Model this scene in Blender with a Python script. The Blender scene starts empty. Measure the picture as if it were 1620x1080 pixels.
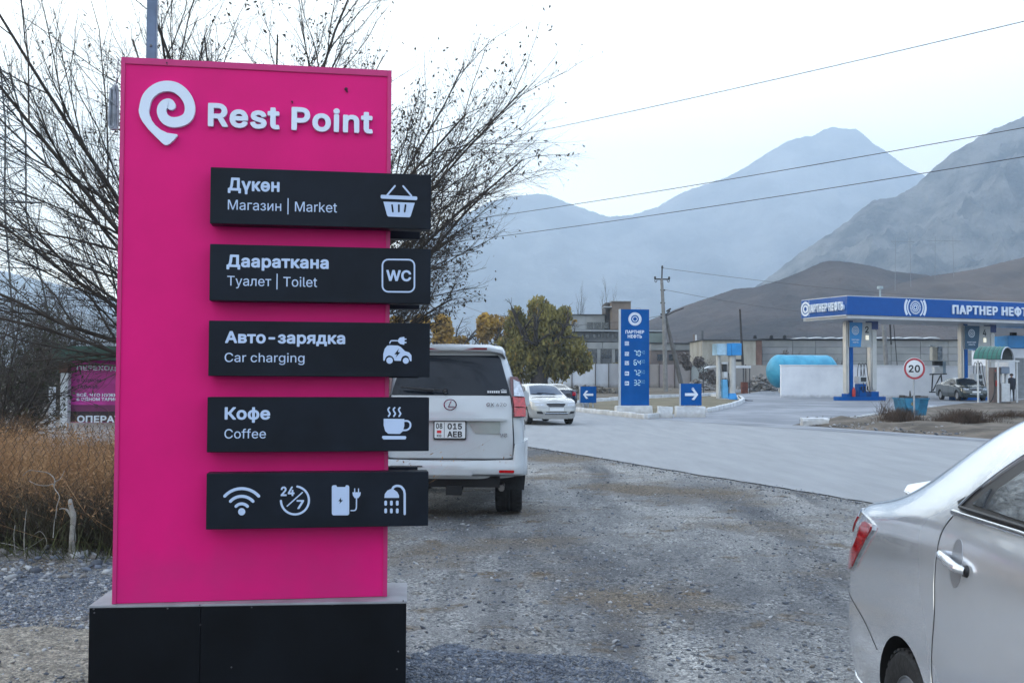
import bpy, bmesh, math, random
import numpy as np
from mathutils import Vector, Matrix
from mathutils.bvhtree import BVHTree
from mathutils.geometry import tessellate_polygon

rad = math.radians
SC = bpy.context.scene
COL = SC.collection

# ------------------------------------------------------------------ camera
FPX = 1700.0
CAM_H = 1.67
PITCH = math.atan(56.0 / FPX)
ROLL = 0.005
fwd = Vector((0, math.cos(PITCH), math.sin(PITCH)))
up0 = Vector((0, -math.sin(PITCH), math.cos(PITCH)))
rt0 = Vector((1, 0, 0))
RT = rt0 * math.cos(ROLL) + up0 * math.sin(ROLL)
UP = up0 * math.cos(ROLL) - rt0 * math.sin(ROLL)
CAM = Vector((0, 0, CAM_H))
cd = bpy.data.cameras.new("camera")
cd.sensor_width = 36.0
cd.lens = FPX / 1620 * 36.0
cd.clip_start = 0.05
cd.clip_end = 30000
cam = bpy.data.objects.new("camera", cd)
COL.objects.link(cam)
M3 = Matrix((RT, UP, -fwd)).transposed()
cam.matrix_world = Matrix.Translation(CAM) @ M3.to_4x4()
SC.camera = cam

# ------------------------------------------------------------------ world and sun
SUN_EL, SUN_AZ = 9.0, -62.0          # azimuth from the view axis, negative = left
EXPOSURE = 0.15
w = bpy.data.worlds.new("World")
SC.world = w
w.use_nodes = True
nt = w.node_tree
nt.nodes.clear()
wo = nt.nodes.new("ShaderNodeOutputWorld")
bg = nt.nodes.new("ShaderNodeBackground")
sk = nt.nodes.new("ShaderNodeTexSky")
sk.sky_type = 'NISHITA'
sk.sun_disc = False
sk.sun_elevation = rad(SUN_EL)
sk.sun_rotation = rad(SUN_AZ)
sk.altitude = 900
sk.air_density = 1.0
sk.dust_density = 4.0
sk.ozone_density = 1.5
SKY_STRENGTH = 0.13
# thin high overcast: a pale veil over the clear sky, brighter towards the horizon
bg.inputs['Strength'].default_value = SKY_STRENGTH
geo = nt.nodes.new("ShaderNodeTexCoord")
sep = nt.nodes.new("ShaderNodeSeparateXYZ")
nt.links.new(geo.outputs['Generated'], sep.inputs[0])
def ramp_(c0, c1, pos=0.75):
    r = nt.nodes.new("ShaderNodeValToRGB")
    r.color_ramp.elements[0].position = 0.0; r.color_ramp.elements[0].color = (*c0, 1)
    r.color_ramp.elements[1].position = pos; r.color_ramp.elements[1].color = (*c1, 1)
    r.color_ramp.interpolation = 'EASE'
    nt.links.new(sep.outputs['Z'], r.inputs[0]); return r
r_away = ramp_((6.7, 7.7, 8.7), (9.0, 10.6, 13.4))
r_sun = ramp_((26.0, 24.0, 18.0), (11.0, 12.2, 13.8), 0.9)
dt = nt.nodes.new("ShaderNodeVectorMath"); dt.operation = 'DOT_PRODUCT'
nt.links.new(geo.outputs['Generated'], dt.inputs[0])
dt.inputs[1].default_value = (math.sin(rad(SUN_AZ + 14)), math.cos(rad(SUN_AZ + 14)), 0.12)
fm = nt.nodes.new("ShaderNodeMapRange"); fm.interpolation_type = 'SMOOTHSTEP'
fm.inputs['From Min'].default_value = -0.75; fm.inputs['From Max'].default_value = 1.15
nt.links.new(dt.outputs['Value'], fm.inputs[0])
rmp = nt.nodes.new("ShaderNodeMix"); rmp.data_type = 'RGBA'
nt.links.new(fm.outputs[0], rmp.inputs[0]); nt.links.new(r_away.outputs[0], rmp.inputs[6]); nt.links.new(r_sun.outputs[0], rmp.inputs[7])
noi = nt.nodes.new("ShaderNodeTexNoise")
noi.inputs['Scale'].default_value = 1.6
noi.inputs['Detail'].default_value = 4
mp = nt.nodes.new("ShaderNodeMapping")
mp.inputs['Scale'].default_value = (1, 1, 4)
nt.links.new(geo.outputs['Generated'], mp.inputs[0])
nt.links.new(mp.outputs[0], noi.inputs['Vector'])
mr = nt.nodes.new("ShaderNodeMapRange")
mr.inputs['From Min'].default_value = 0.3
mr.inputs['From Max'].default_value = 0.7
mr.inputs['To Min'].default_value = 0.92
mr.inputs['To Max'].default_value = 1.08
nt.links.new(noi.outputs[0], mr.inputs[0])
ml = nt.nodes.new("ShaderNodeMix"); ml.data_type = 'RGBA'; ml.blend_type = 'MULTIPLY'
ml.inputs[0].default_value = 1.0
nt.links.new(rmp.outputs[2], ml.inputs[6])
nt.links.new(mr.outputs[0], ml.inputs[7])
ad = nt.nodes.new("ShaderNodeMix"); ad.data_type = 'RGBA'; ad.blend_type = 'ADD'
ad.inputs[0].default_value = 1.0
ad.clamp_result = False
nt.links.new(sk.outputs[0], ad.inputs[6])
nt.links.new(ml.outputs[2], ad.inputs[7])
nt.links.new(ad.outputs[2], bg.inputs['Color'])
nt.links.new(bg.outputs[0], wo.inputs[0])

sd = bpy.data.lights.new("sun", 'SUN')
sd.energy = 1.5
sd.angle = rad(14)
sd.color = (1.0, 0.86, 0.66)
sun = bpy.data.objects.new("sun", sd)
COL.objects.link(sun)
sdir = Vector((math.sin(rad(SUN_AZ)) * math.cos(rad(SUN_EL)), math.cos(rad(SUN_AZ)) * math.cos(rad(SUN_EL)), math.sin(rad(SUN_EL))))
sun.rotation_euler = sdir.to_track_quat('Z', 'Y').to_euler()

SC.render.engine = 'CYCLES'
SC.view_settings.view_transform = 'Standard'
SC.view_settings.look = 'None'
SC.view_settings.gamma = 1.0
SC.view_settings.use_curve_mapping = False
SC.view_settings.exposure = EXPOSURE
SC.cycles.use_denoising = True
SC.cycles.max_bounces = 6
SC.cycles.diffuse_bounces = 3
SC.cycles.glossy_bounces = 3
SC.cycles.transmission_bounces = 4
SC.cycles.volume_bounces = 1
SC.cycles.transparent_max_bounces = 8
SC.cycles.caustics_reflective = False
SC.cycles.caustics_refractive = False
SC.render.film_transparent = False

# ------------------------------------------------------------------ placing helpers
def ss(a, b, t):
    t = max(0.0, min(1.0, (t - a) / (b - a)))
    return t * t * (3 - 2 * t)

def gz(x, y):
    """height of the smooth ground"""
    z = 0.30 * ss(44, 63, y) + 0.42 * ss(72, 100, y)
    return z

def ray(px, py):
    return (RT * (px - 810) + UP * (540 - py) + fwd * FPX)

def P(px, py, Y):
    """world point seen at the photograph's pixel, at distance Y ahead"""
    d = ray(px, py)
    return CAM + d * (Y / d.y)

def G(px, py, z=0.0):
    """ground point seen at that pixel"""
    d = ray(px, py)
    q = CAM + d * ((z - CAM_H) / d.z)
    for _ in range(12):
        q = CAM + d * ((z + gz(q.x, q.y) - CAM_H) / d.z)
    return q

class Plane:
    """an upright plane with its front towards the camera: yaw = how far its right side swings away"""
    def __init__(s, origin, yaw):
        s.o = Vector(origin); s.u = Vector((math.cos(yaw), math.sin(yaw), 0)); s.n = Vector((math.sin(yaw), -math.cos(yaw), 0)); s.yaw = yaw
    def uv(s, px, py, off=0.0):
        d = ray(px, py)
        o = s.o + s.n * off
        q = CAM + d * ((o - CAM).dot(s.n) / d.dot(s.n))
        r = q - s.o
        return r.dot(s.u), r.z

# ------------------------------------------------------------------ objects
def link(o, parent=None):
    COL.objects.link(o)
    if parent is not None:
        o.parent = parent
    return o

def tag(o, label=None, cat=None, group=None, kind=None):
    if label: o['label'] = label
    if cat: o['category'] = cat
    if group: o['group'] = group
    if kind: o['kind'] = kind
    return o

def thing(name, label, cat, loc=(0, 0, 0), rz=0.0, group=None):
    o = bpy.data.objects.new(name, None)
    o.empty_display_size = 0.2
    COL.objects.link(o)
    o.location = loc
    o.rotation_euler = (0, 0, rz)
    return tag(o, label, cat, group)

def copy_tree(root, loc, rz=0.0, label=None, scale=None, group=None):
    def cp(o, parent):
        c = o.copy(); COL.objects.link(c)
        if parent is not None: c.parent = parent
        for ch in list(o.children): cp(ch, c)
        return c
    r = cp(root, None)
    r.location = loc
    r.rotation_euler = (0, 0, rz)
    if scale: r.scale = scale
    if label: r['label'] = label
    if group: r['group'] = group
    return r

class MB:
    def __init__(s):
        s.v = []; s.f = []; s.m = []
    def add(s, vs, fs, mat=0):
        b = len(s.v)
        s.v.extend([tuple(p) for p in vs])
        s.f.extend([tuple(i + b for i in f) for f in fs])
        s.m.extend([mat] * len(fs))
    def box(s, c, d, mat=0, rz=0.0, rx=0.0, ry=0.0, taper=(1, 1)):
        hx, hy, hz = d[0] / 2, d[1] / 2, d[2] / 2
        vs = [(-hx, -hy, -hz), (hx, -hy, -hz), (hx, hy, -hz), (-hx, hy, -hz),
              (-hx * taper[0], -hy * taper[1], hz), (hx * taper[0], -hy * taper[1], hz), (hx * taper[0], hy * taper[1], hz), (-hx * taper[0], hy * taper[1], hz)]
        if rz or rx or ry:
            R = Matrix.Rotation(rz, 3, 'Z') @ Matrix.Rotation(ry, 3, 'Y') @ Matrix.Rotation(rx, 3, 'X')
            vs = [R @ Vector(p) for p in vs]
        vs = [(p[0] + c[0], p[1] + c[1], p[2] + c[2]) for p in vs]
        s.add(vs, [(0, 3, 2, 1), (4, 5, 6, 7), (0, 1, 5, 4), (1, 2, 6, 5), (2, 3, 7, 6), (3, 0, 4, 7)], mat)
    def box2(s, x0, x1, y0, y1, z0, z1, mat=0):
        s.box(((x0 + x1) / 2, (y0 + y1) / 2, (z0 + z1) / 2), (abs(x1 - x0), abs(y1 - y0), abs(z1 - z0)), mat)
    def tube(s, pts, r, n=6, mat=0, caps=True):
        pts = [Vector(p) for p in pts]
        k = len(pts)
        if not hasattr(r, '__len__'): r = [r] * k
        t0 = (pts[1] - pts[0]).normalized()
        a = t0.orthogonal().normalized()
        vs = []
        for i in range(k):
            if i == 0: t = t0
            elif i == k - 1: t = (pts[i] - pts[i - 1]).normalized()
            else: t = (pts[i + 1] - pts[i - 1]).normalized()
            a = (a - t * a.dot(t))
            a = a.normalized() if a.length > 1e-6 else t.orthogonal().normalized()
            b = t.cross(a)
            for j in range(n):
                g = 2 * math.pi * j / n
                vs.append(pts[i] + (a * math.cos(g) + b * math.sin(g)) * r[i])
        fs = []
        for i in range(k - 1):
            for j in range(n):
                j2 = (j + 1) % n
                fs.append((i * n + j, i * n + j2, (i + 1) * n + j2, (i + 1) * n + j))
        if caps:
            fs.append(tuple(range(n - 1, -1, -1)))
            fs.append(tuple((k - 1) * n + j for j in range(n)))
        s.add(vs, fs, mat)
    def lathe(s, prof, n=24, axis='Z', c=(0, 0, 0), mat=0, closed=False):
        """prof: list of (r, h)"""
        vs = []
        k = len(prof)
        for (r, h) in prof:
            for j in range(n):
                g = 2 * math.pi * j / n
                a, b = r * math.cos(g), r * math.sin(g)
                if axis == 'Z': p = (a, b, h)
                elif axis == 'Y': p = (a, h, -b)
                else: p = (h, a, b)
                vs.append((p[0] + c[0], p[1] + c[1], p[2] + c[2]))
        fs = []
        for i in range(k - (0 if closed else 1)):
            i2 = (i + 1) % k
            for j in range(n):
                j2 = (j + 1) % n
                fs.append((i * n + j, i * n + j2, i2 * n + j2, i2 * n + j))
        if not closed:
            if prof[0][0] > 1e-5: fs.append(tuple(range(n - 1, -1, -1)))
            if prof[-1][0] > 1e-5: fs.append(tuple((k - 1) * n + j for j in range(n)))
        s.add(vs, fs, mat)
    def prism(s, poly, y0, y1, mat=0, plane='XZ', pos=(0, 0, 0)):
        """extrude a 2D outline between y0 and y1 along the plane's normal"""
        n = len(poly)
        def pt(a, b, d):
            if plane == 'XZ': q = (a, d, b)
            elif plane == 'XY': q = (a, b, d)
            else: q = (d, a, b)
            return (q[0] + pos[0], q[1] + pos[1], q[2] + pos[2])
        vs = [pt(a, b, y0) for a, b in poly] + [pt(a, b, y1) for a, b in poly]
        tr = tessellate_polygon([[Vector((a, b, 0)) for a, b in poly]])
        fs = [tuple(t) for t in tr] + [tuple(i + n for i in reversed(t)) for t in tr]
        fs += [(i, (i + 1) % n, (i + 1) % n + n, i + n) for i in range(n)]
        s.add(vs, fs, mat)
    def build(s, name, mats, parent=None, smooth=None, bevel=0, seg=2, fix=True):
        me = bpy.data.meshes.new(name)
        me.from_pydata(s.v, [], s.f)
        if not isinstance(mats, (list, tuple)): mats = [mats]
        for m in mats: me.materials.append(m)
        if any(s.m): me.polygons.foreach_set('material_index', s.m)
        if fix or bevel:
            b = bmesh.new(); b.from_mesh(me)
            if bevel:
                es = [e for e in b.edges if len(e.link_faces) == 2 and e.calc_face_angle(0) > 0.6]
                bmesh.ops.bevel(b, geom=es, offset=bevel, segments=seg, affect='EDGES', clamp_overlap=True)
            bmesh.ops.recalc_face_normals(b, faces=b.faces)
            b.to_mesh(me); b.free()
        if smooth is not None:
            me.shade_smooth()
            me.set_sharp_from_angle(angle=rad(smooth))
        me.update()
        return link(bpy.data.objects.new(name, me), parent)

# ------------------------------------------------------------------ glyphs and flat print
_GC = {}
def glyph(font, ch):
    """advance, points and triangles of one letter; the outlines below are in thousandths of an em"""
    k = (font, ch)
    if k not in _GC:
        adv, loops = GLYPHS[font][ord(ch)]
        L_ = [[(lp[i] / 1000.0, lp[i + 1] / 1000.0) for i in range(0, len(lp), 2)] for lp in loops if len(lp) > 6]
        def area(q): return 0.5 * sum(q[i][0] * q[(i + 1) % len(q)][1] - q[(i + 1) % len(q)][0] * q[i][1] for i in range(len(q)))
        def inside(pt, q):
            c = False
            for i in range(len(q)):
                (x1, y1), (x2, y2) = q[i], q[(i + 1) % len(q)]
                if (y1 > pt[1]) != (y2 > pt[1]) and pt[0] < (x2 - x1) * (pt[1] - y1) / (y2 - y1) + x1: c = not c
            return c
        sg = area(max(L_, key=lambda q: abs(area(q)))) > 0 if L_ else True
        outer = [q for q in L_ if (area(q) > 0) == sg]
        holes = [q for q in L_ if (area(q) > 0) != sg]
        pts = []; fs = []
        for q in outer:
            grp = [q] + [h for h in holes if inside(h[0], q)]
            base = len(pts)
            for h in grp: pts += h
            want = abs(sum(area(h) for h in grp)); tri = []
            for tries in range(12):
                jr = random.Random(tries); e_ = 0.0004 * tries
                tri = tessellate_polygon([[Vector((a + jr.uniform(-e_, e_), b + jr.uniform(-e_, e_), 0)) for a, b in h] for h in grp])
                fl = [p for h in grp for p in h]
                got = sum(abs((fl[t[1]][0] - fl[t[0]][0]) * (fl[t[2]][1] - fl[t[0]][1]) - (fl[t[2]][0] - fl[t[0]][0]) * (fl[t[1]][1] - fl[t[0]][1])) / 2 for t in tri)
                if abs(got - want) < 0.01 * want: break
            for t in tri:
                a, b, c = [pts[i + base] for i in t]
                ar = (b[0] - a[0]) * (c[1] - a[1]) - (b[1] - a[1]) * (c[0] - a[0])
                t = [i + base for i in t]
                if abs(ar) > 1e-9: fs.append(tuple(t) if ar > 0 else tuple(reversed(t)))
        _GC[k] = (adv / 1000.0, pts, fs)
    return _GC[k]
def text_layout(s, font='B', track=0.0):
    x = 0; out = []
    for ch in s:
        adv, vs, fs = glyph(font, ch)
        if vs: out.append((ch, x, vs, fs))
        x += adv + track
    x0 = min(o[1] + min(q[0] for q in o[2]) for o in out)
    x1 = max(o[1] + max(q[0] for q in o[2]) for o in out)
    return out, x0, x1
CAPH = {'B': 0.561, 'R': 0.513}; DESC = {'B': 0.026, 'R': 0.002}

class Flat:
    """flat print in a plane whose front looks down local -Y; every shape sits a hair above the one before"""
    def __init__(s, y=0.0, step=0.0003):
        s.mb = MB(); s.y = y; s.step = step
    def _put(s, pts, fs, mat):
        s.y -= s.step
        s.mb.add([(a, s.y, b) for a, b in pts], fs, mat)
    def poly(s, pts, mat=0):
        tr = tessellate_polygon([[Vector((a, b, 0)) for a, b in pts]])
        s._put(pts, [tuple(t) for t in tr], mat)
    def rect(s, x0, z0, x1, z1, mat=0):
        s.poly([(x0, z0), (x1, z0), (x1, z1), (x0, z1)], mat)
    def disc(s, c, r, mat=0, n=24, rz=None):
        rz = rz or r
        s.poly([(c[0] + r * math.cos(2 * math.pi * i / n), c[1] + rz * math.sin(2 * math.pi * i / n)) for i in range(n)], mat)
    def ring(s, c, r0, r1, mat=0, n=40, a0=0, a1=360, sx=1.0):
        k = n if a1 - a0 >= 360 else n + 1
        pts = []
        for i in range(k):
            a = rad(a0 + (a1 - a0) * i / n)
            pts.append((c[0] + r0 * sx * math.cos(a), c[1] + r0 * math.sin(a)))
            pts.append((c[0] + r1 * sx * math.cos(a), c[1] + r1 * math.sin(a)))
        fs = []
        for i in range(n):
            i2 = (i + 1) % k
            fs.append((2 * i, 2 * i + 1, 2 * i2 + 1, 2 * i2))
        s._put(pts, fs, mat)
    def stroke(s, pts, wd, mat=0, closed=False, cap=True, n=8):
        pts = [Vector((p[0], p[1])) for p in pts]
        k = len(pts); L = []; R = []
        ws = wd if hasattr(wd, '__len__') else [wd] * k
        for i in range(k):
            a = pts[i - 1] if (i > 0 or closed) else None
            b = pts[(i + 1) % k] if (i < k - 1 or closed) else None
            t1 = (pts[i] - a).normalized() if a is not None else None
            t2 = (b - pts[i]).normalized() if b is not None else None
            if t1 is None: t1 = t2
            if t2 is None: t2 = t1
            t = (t1 + t2); t = t.normalized() if t.length > 1e-6 else t1
            nn = Vector((-t.y, t.x))
            sc = 1 / max(0.4, nn.dot(Vector((-t1.y, t1.x))))
            L.append(pts[i] + nn * ws[i] / 2 * sc); R.append(pts[i] - nn * ws[i] / 2 * sc)
        vs = [tuple(p) for p in L] + [tuple(p) for p in R]
        fs = []
        for i in range(k - (0 if closed else 1)):
            j = (i + 1) % k
            fs.append((i, k + i, k + j, j))
        s._put(vs, fs, mat)
        if cap and not closed:
            for e, o in ((0, 1), (k - 1, k - 2)):
                t = (pts[e] - pts[o]).normalized(); a0 = math.atan2(t.y, t.x)
                r = ws[e] / 2
                f = [(pts[e].x + r * math.cos(a0 - math.pi / 2 + math.pi * i / n), pts[e].y + r * math.sin(a0 - math.pi / 2 + math.pi * i / n)) for i in range(n + 1)]
                s._put(f, [tuple(range(n + 1))], mat)
    def text(s, txt, x0, x1, z, cap, font='B', mat=0, track=0.0):
        lay, a, b = text_layout(txt, font, track)
        k = (x1 - x0) / (b - a); kz = cap / CAPH[font]; z = z + DESC[font] * kz
        for ch, ox, vs, fs in lay:
            s._put([(x0 + (ox + p[0] - a) * k, z + p[1] * kz) for p in vs], fs, mat)
    def build(s, name, mats, parent):
        return s.mb.build(name, mats, parent, fix=False)

def solid_glyph(mb, vs, fs, x, z, kx, kz, y0, y1, mat=0):
    """raised letter: front at y1 (towards the viewer), back at y0"""
    n = len(vs)
    pts = [(x + p[0] * kx, z + p[1] * kz) for p in vs]
    cnt = {}
    for t in fs:
        for i in range(3):
            e = (t[i], t[(i + 1) % 3]); cnt[e] = cnt.get(e, 0) + 1
    V = [(a, y1, b) for a, b in pts] + [(a, y0, b) for a, b in pts]
    F = [tuple(t) for t in fs] + [tuple(i + n for i in reversed(t)) for t in fs]
    F += [(a, a + n, b + n, b) for (a, b) in cnt if (b, a) not in cnt]
    mb.add(V, F, mat)

# ------------------------------------------------------------------ materials
_M = {}
def mat(name, col, rough=0.6, metal=0.0, coat=0.0, var=0.12, vscale=3.0, bump=0.0, bscale=40.0, col2=None, detail=6, emit=None, spec=0.5, transl=0.0, trans=0.0, stretch=(1, 1, 1), dirt=None, dirtz=0.5, cov=(0.4, 0.62), rvar=0.0, flake=0.0):
    if name in _M: return _M[name]
    m = bpy.data.materials.new(name)
    m.use_nodes = True
    t = m.node_tree; N = t.nodes; L = t.links
    p = N['Principled BSDF']
    p.inputs['Roughness'].default_value = rough
    p.inputs['Metallic'].default_value = metal
    p.inputs['Specular IOR Level'].default_value = spec
    if coat:
        p.inputs['Coat Weight'].default_value = coat
        p.inputs['Coat Roughness'].default_value = 0.04
    if trans: p.inputs['Transmission Weight'].default_value = trans
    tc = N.new("ShaderNodeTexCoord")
    mpp = N.new("ShaderNodeMapping"); mpp.inputs['Scale'].default_value = stretch
    L.new(tc.outputs['Object'], mpp.inputs[0])
    c1 = (*col, 1)
    if col2 is None:
        c2 = (*[min(1, c * (1 + var)) for c in col], 1)
        c1 = (*[c * (1 - var) for c in col], 1)
    else: c2 = (*col2, 1)
    nz = N.new("ShaderNodeTexNoise"); nz.inputs['Scale'].default_value = vscale; nz.inputs['Detail'].default_value = detail
    nz.inputs['Roughness'].default_value = 0.6
    L.new(mpp.outputs[0], nz.inputs['Vector'])
    r = N.new("ShaderNodeValToRGB")
    r.color_ramp.elements[0].position = cov[0]; r.color_ramp.elements[1].position = cov[1]
    r.color_ramp.elements[0].color = c1; r.color_ramp.elements[1].color = c2
    L.new(nz.outputs[0], r.inputs[0])
    out = r.outputs[0]
    if dirt:
        # dust and splashes, strongest near the bottom of the thing, with a ragged upper limit
        sx = N.new("ShaderNodeSeparateXYZ"); L.new(tc.outputs['Object'], sx.inputs[0])
        n2 = N.new("ShaderNodeTexNoise"); n2.inputs['Scale'].default_value = 4; n2.inputs['Detail'].default_value = 8
        L.new(tc.outputs['Object'], n2.inputs['Vector'])
        ma = N.new("ShaderNodeMath"); ma.operation = 'MULTIPLY_ADD'; ma.inputs[1].default_value = -1.0 / dirtz
        ma.inputs[2].default_value = 0.55
        L.new(sx.outputs['Z'], ma.inputs[0])
        mb_ = N.new("ShaderNodeMath"); mb_.operation = 'ADD'; mb_.use_clamp = True
        L.new(ma.outputs[0], mb_.inputs[0]); L.new(n2.outputs[0], mb_.inputs[1])
        mm = N.new("ShaderNodeMapRange"); mm.inputs['From Min'].default_value = 0.35; mm.inputs['From Max'].default_value = 1.1
        mm.inputs['To Max'].default_value = 0.75
        L.new(mb_.outputs[0], mm.inputs[0])
        mx = N.new("ShaderNodeMix"); mx.data_type = 'RGBA'
        L.new(mm.outputs[0], mx.inputs[0]); L.new(out, mx.inputs[6]); mx.inputs[7].default_value = (*dirt, 1)
        out = mx.outputs[2]
    L.new(out, p.inputs['Base Color'])
    if rvar:
        rr = N.new("ShaderNodeMapRange"); rr.inputs['To Min'].default_value = max(0, rough - rvar); rr.inputs['To Max'].default_value = min(1, rough + rvar)
        L.new(nz.outputs[0], rr.inputs[0]); L.new(rr.outputs[0], p.inputs['Roughness'])
    if bump:
        nb = N.new("ShaderNodeTexNoise"); nb.inputs['Scale'].default_value = bscale; nb.inputs['Detail'].default_value = 5
        L.new(mpp.outputs[0], nb.inputs['Vector'])
        bm = N.new("ShaderNodeBump"); bm.inputs['Strength'].default_value = min(1, bump); bm.inputs['Distance'].default_value = 0.02
        L.new(nb.outputs[0], bm.inputs['Height'])
        L.new(bm.outputs[0], p.inputs['Normal'])
    if emit:
        p.inputs['Emission Color'].default_value = (*emit[:3], 1); p.inputs['Emission Strength'].default_value = emit[3]
    if transl:
        o = N['Material Output']
        tr = N.new("ShaderNodeBsdfTranslucent"); ms = N.new("ShaderNodeMixShader"); ms.inputs[0].default_value = transl
        L.new(out, tr.inputs[0]); L.new(p.outputs[0], ms.inputs[1]); L.new(tr.outputs[0], ms.inputs[2]); L.new(ms.outputs[0], o.inputs[0])
    _M[name] = m
    return m

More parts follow.
